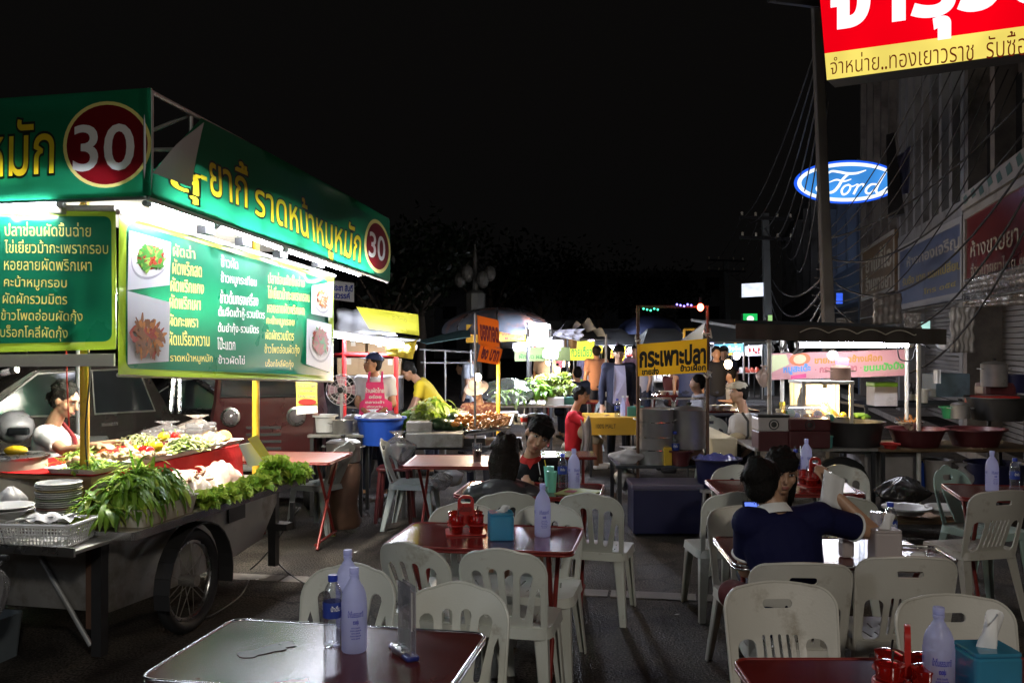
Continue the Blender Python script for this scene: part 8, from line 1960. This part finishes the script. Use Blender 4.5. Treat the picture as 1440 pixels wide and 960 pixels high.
tub(1199, 634, YR+.28, .29, .30, 'wide charcoal plastic tub in the middle of the satay counter', 'dark_tub', flare=.86)
tub(1289, 633, YR+.22, .27, .22, 'wide maroon basin, left of the pair', 'maroon_plastic', 'wash_basin', .68, cat='basin', lip=.03); tub(1371, 633, YR+.26, .27, .22, 'wide dusty maroon basin, right of the pair', 'maroon_plastic', 'wash_basin', .70, cat='basin', lip=.03)
tub(1279, 606, YR+.55, .12, .10, 'steel basin of skewers behind the left maroon basin', 'steel', 'steel_basin', .8, cat='basin')
r = random.Random(12); sk = None
for k in range(16):
    if sk is None: m = MB(); m.tube((0, 0, 0), (0, 0, .15), .003, n=5); m.box((0, 0, .05), (.016, .01, .08), bev=.003); sk = o = tag(m.build('skewer', F['orange']), 'thin skewer standing in the steel basin', 'skewer', 'skewers in the steel basin')
    else: o = sk.copy(); C.objects.link(o)
    o.location = at(1272 + r.random()*16, 602, YR+.5 + r.random()*.08); o.rotation_euler = (r.uniform(-.9, .9), r.uniform(-.9, .9), 0)
for k, (px, py, h, c, lb) in enumerate(((1166, 630, .12, 'teal_plastic', 'teal beaker in front of the charcoal tub'), (1096, 596, .15, 'offwhite', 'cream bottle standing behind the grey cooler'))): tub(px, py, YR+.02 if k == 0 else YR+.5, .035, h, lb, c, 'beaker', .8, cat='beaker', lip=.004)
m = MB(); m.grid(lambda u, v: at(1096 + 8*u, 565 + 30*v, YR+.55 + .04*math.sin(u*7+v*5)), 6, 8); tag(m.build('yellow_sleeve', M['ink_yel'], smooth=180), 'yellow plastic sleeve hanging behind the grey cooler', 'sleeve')
bottle('c', 1216, 588, zc, 'clear bottle with blue label behind the charcoal tub', 0, Y=YR+.6)
for k in range(3): o = MB().capsule((-.06, 0, 0), (.06, 0, 0), .022).build('green_mango', M['leaf_mid'], smooth=60); rest(o, at(1206 + k*6, 583 + k*2, YR+.55), .4*k); tag(o, ['left green fruit behind the charcoal tub', 'middle green fruit behind the charcoal tub', 'right green fruit behind the charcoal tub'][k], 'fruit')
tp_ = thing('tripod', 'small silver tripod standing folded in front of the maroon cooler', 'tripod', at(1126, 640, YR-.02))
for dx in (-10, 0, 9): m = MB(); m.tube(at(1126 + dx, 640, YR-.06), at(1125 + dx*.25, 606, YR-.02), .008, .006); m.build('leg', M['alu'], tp_, world=True)
m = MB(); m.box(at(1125, 605, YR-.02), (.05, .03, .03)); m.build('head', M['alu'], tp_, world=True)
o = tub(1252, 632, YR+.0, .07, .06, 'small bright red dish between the tub and the basins', 'red_plastic', 'dish', .7, cat='dish')
# cart body and wheel below
m = MB(); m.box(((at(1210, 480, YR+.3).x + at(1290, 480, YR+.3).x)/2, YR+.45, .42), (.56, .5, .44)); o = m.build('white_panel', mat('dirty white sheet', (.40, .37, .35), .5, var=.2, dirt=(.2, .17, .14)), st, world=True)
wheel_part(st, V((at(1182, 480, YR+.25).x, YR+.25, .30)), .30, .12, R(90))
for k, (px, pyb, Y, r_, h, c, lb) in enumerate(((1318, 690, YR+.4, .13, .32, 'cooler_grey', 'pale bucket under the maroon basins'), (1300, 690, YR+.55, .12, .30, 'blue_plastic', 'blue bucket half hidden behind the pale bucket'), (1400, 696, YR+.6, .28, .34, 'navy_plastic', 'navy tub on the ground below the right basin'))): tub(px, pyb, Y, r_, h, lb, c, 'bucket', .85, cat='bucket')
bagged('plastic_bag', 'pale knotted bag on the ground beside the pale bucket', at(1352, 694, YR+.2), .1, .09, .3, M['bag_white'], 91)
for k, (px, pyb, w) in enumerate(((1275, 722, .30), (1330, 722, .24))): tub(px, pyb, 8.0, w/2+.03, .06, ['wide white dish on the low board by the pale green chair', 'white bowl on the low board by the pale green chair'][k], 'white', 'dish', .7, cat='dish')
m = MB(); m.box(at(1310, 728, 8.1), (.95, .4, .03)); o = m.build('low_board', M['wood']); tag(o, 'low board carrying white dishes behind the pale green chair', 'board'); posts(o, [(at(x, 730, 8.1), V((at(x, 730, 8.1).x, 8.1, 0))) for x in (1255, 1365)], .02, 'steel_dark', 'leg')
bagged('rubbish_bag', 'dark crumpled rubbish bag under the satay counter', at(1270, 712, 8.6), .22, .16, .28, mat('black bin bag', (.03, .03, .03), .25, bump=.6, bscale=14), 92, tie=0)
# shelves and goods behind, right
sb = thing('back_table', 'dim back table crowded with crates and pots at the right edge', 'table', at(1370, 560, 10.8).xy.to_3d()); bench(sb, 1215, 1450, 10.6, 1.02, .9, 'steel_dark', nm='top')
def back(px, py): return at(px, py, 10.75)
crate(1330, 557, 10.9, .42, .3, .27, 'grey blue plastic crate on the back table', mat('grey blue crate', (.10, .15, .19), .5, dirt=(.05, .06, .07)), 6, 'plastic_crate')
pot(1350, 588, 10.2, .10, .14, 'small bright steel pot with lid in front of the grey blue crate'); tub(1338, 588, 10.3, .11, .13, 'green plastic basin behind the small steel pot', 'green_plastic', 'basin', .8, cat='basin')
tub(1404, 590, 10.45, .34, .26, 'big dark basin at the right edge behind the maroon basins', 'dark_tub', 'wash_basin', .8, cat='basin'); pot(1398, 543, 11.2, .15, .26, 'tall steel steamer near the shutter at the right edge')
tub(1236, 530, 10.7, .14, .10, 'white plastic colander hanging below the pink banner', 'white', 'colander', .55, cat='colander'); crate(1240, 570, 10.5, .26, .24, .22, 'lime green lidded box below the colander', 'cooler_grey', 0, 'storage_box', lid='lime_plastic')
for k, px in enumerate((1281, 1287)): t = thing('sauce_bottle', ['left dark sauce bottle beside the stall post', 'right dark sauce bottle beside the stall post'][k], 'bottle', at(px, 566, 10.7)); m = MB(); m.lathe([(.0, 0), (.03, 0), (.03, .14), (.012, .19), (.012, .23), (0, .23)], n=14); m.build('body', M['dark_glass'], t, smooth=50); m = MB(); m.lathe([(.0305, .03), (.0305, .1)], n=14, cap=False); m.build('label', M['offwhite'], t)
tub(1297, 566, 10.8, .07, .16, 'white bucket beside the dark sauce bottles', 'white', 'bucket', .85, cat='bucket')
bagged('plastic_bag', 'white bag hanging from the roof edge right of the satay stall', at(1327, 492, 10.2), .09, .07, .16, M['bag_white'], 93); bagged('plastic_bag', 'pale yellow bag hanging from the left post of the satay stall', at(1074, 545, YR+.1), .07, .06, .22, M['bag_pink'], 94)
m = MB(); m.grid(lambda u, v: at(1312 + 11*u, 520 + 19*v, 10.4 + .03*math.sin(u*9)), 6, 5); tag(m.build('paper_notice', M['paper'], smooth=180), 'cream paper notice hanging above the grey blue crate', 'notice')
o = MB().box((0, 0, 0), (.5, .3, .1), bev=.02).build('red_tray', M['red_plastic']); rest(o, at(1395, 562, 10.7)); tag(o, 'dull red tray lying on the big dark basin', 'tray'); o = MB().box((0, 0, 0), (.4, .3, .2), bev=.06).build('folded_tarp', M['maroon_plastic']); rest(o, at(1400, 548, 11.3)); tag(o, 'dark red bundle below the steamer', 'bundle')
tub(1424, 552, 11.3, .16, .22, 'blue grey drum beside the steamer', 'navy_plastic', 'drum', .9, cat='drum')

# ------------------------------------------------------------------ more of the crowded far market
far_stall(746, 792, 476, 492, 21, (.62, .60, .58), 'white fronted far stall left of the basket lantern', txt='ลูกชิ้นปิ้ง', tcol=KR)
far_stall(812, 850, 484, 496, 26, (.7, .45, .03), 'far stall with amber banner under the black tarp roof', txt='ข้าวต้ม', tcol=KG)
far_stall(918, 958, 486, 498, 22, (.5, .06, .05), 'far stall with dark red banner behind the stock pots', txt='หมูปิ้ง', tcol=KY)
far_stall(1004, 1046, 482, 495, 17.5, (.10, .30, .42), 'far stall with blue green banner beside the man in cap', txt='น้ำแข็งไส', tcol=KW)
lb = ('warm bulb of the string over the seated pair, first', 'second warm bulb over the seated pair', 'violet bulb above the brown shirted person', 'white bulb above the cardigan man', 'orange bulb at the amber far stall', 'small white bulb beside the red far lamp', 'warm bulb right of the fish maw post', 'white bulb behind the man in cap', 'warm bulb above the cream cloth table')
for k, (px, py, Y, c) in enumerate(((772, 508, 17, 0), (796, 512, 17.5, 0), (832, 480, 20, 1), (858, 476, 23, 2), (826, 498, 24, 0), (886, 492, 25, 2), (1012, 494, 19, 0), (1036, 500, 18, 2), (1024, 512, 15, 0))):
    bulb(px, py, Y, .065, ((1, .72, .42), (.7, .6, 1), (.9, .92, 1))[c], 30, lb[k], pw=42)
cr = [(766, 18, 150, False, (.4, .33, .3), 'person in tan shirt standing at the white fronted far stall'), (826, 21, 20, False, (.1, .1, .14), 'dark figure at the yellow green far stall'), (908, 17, 100, False, (.28, .28, .34), 'person in grey walking behind the left stock pot'),
      (944, 18.5, -60, True, (.12, .04, .05), 'person in dark red sitting behind the stock pots'), (968, 16, 170, False, (.05, .06, .12), 'person in dark blue behind the lidded stock pot'), (1030, 16, 90, True, (.4, .36, .3), 'seated person in beige beyond the man in cap'), (780, 20, 200, False, (.5, .1, .1), 'person in red at the far vegetable stall')]
for px, Y, h, sit, cl, l_ in cr: person(pose(px, Y, h, sit, 1.0), l_, cloth('shirt', cl), denim, 'skin_tan', voxel=.024, longcut=True, face=False, hands=False)
for k, (px, Y) in enumerate(((802, 15.5), (945, 17.5), (1012, 13.6))):
    p = at(px, 480, Y); o = table(p.x, p.y, 5*k, 1.0, .6, 'table_red', ['far red dining table before the seated pair', 'far red dining table behind the stock pots', 'far red dining table beside the seated man in grey'][k], rim='leg_red')
    for j in range(3): tub(px - 12 + j*11, 0, Y, .07, .06, ['left', 'middle', 'right'][j] + ' white bowl on the ' + o['label'], 'white', 'bowl', .6, cat='bowl'); C.objects[-2].location.z = .752
# litter on the asphalt
r = random.Random(4)
for k in range(16):
    p = on_z(r.uniform(340, 1000), r.uniform(690, 900), .004); a = r.uniform(0, 6)
    m = MB(); q = [V((.025*math.cos(a+i*1.57)*r.uniform(.4, 1), .02*math.sin(a+i*1.57)*r.uniform(.4, 1), .002 + r.uniform(0, .006))) for i in range(4)]; m.poly(q); o = m.build('paper_scrap', M['paper'] if k % 3 else M['leaf_mid']); o.location = p; tag(o, 'tiny scrap of litter on the dark asphalt', 'litter', 'scraps of litter')
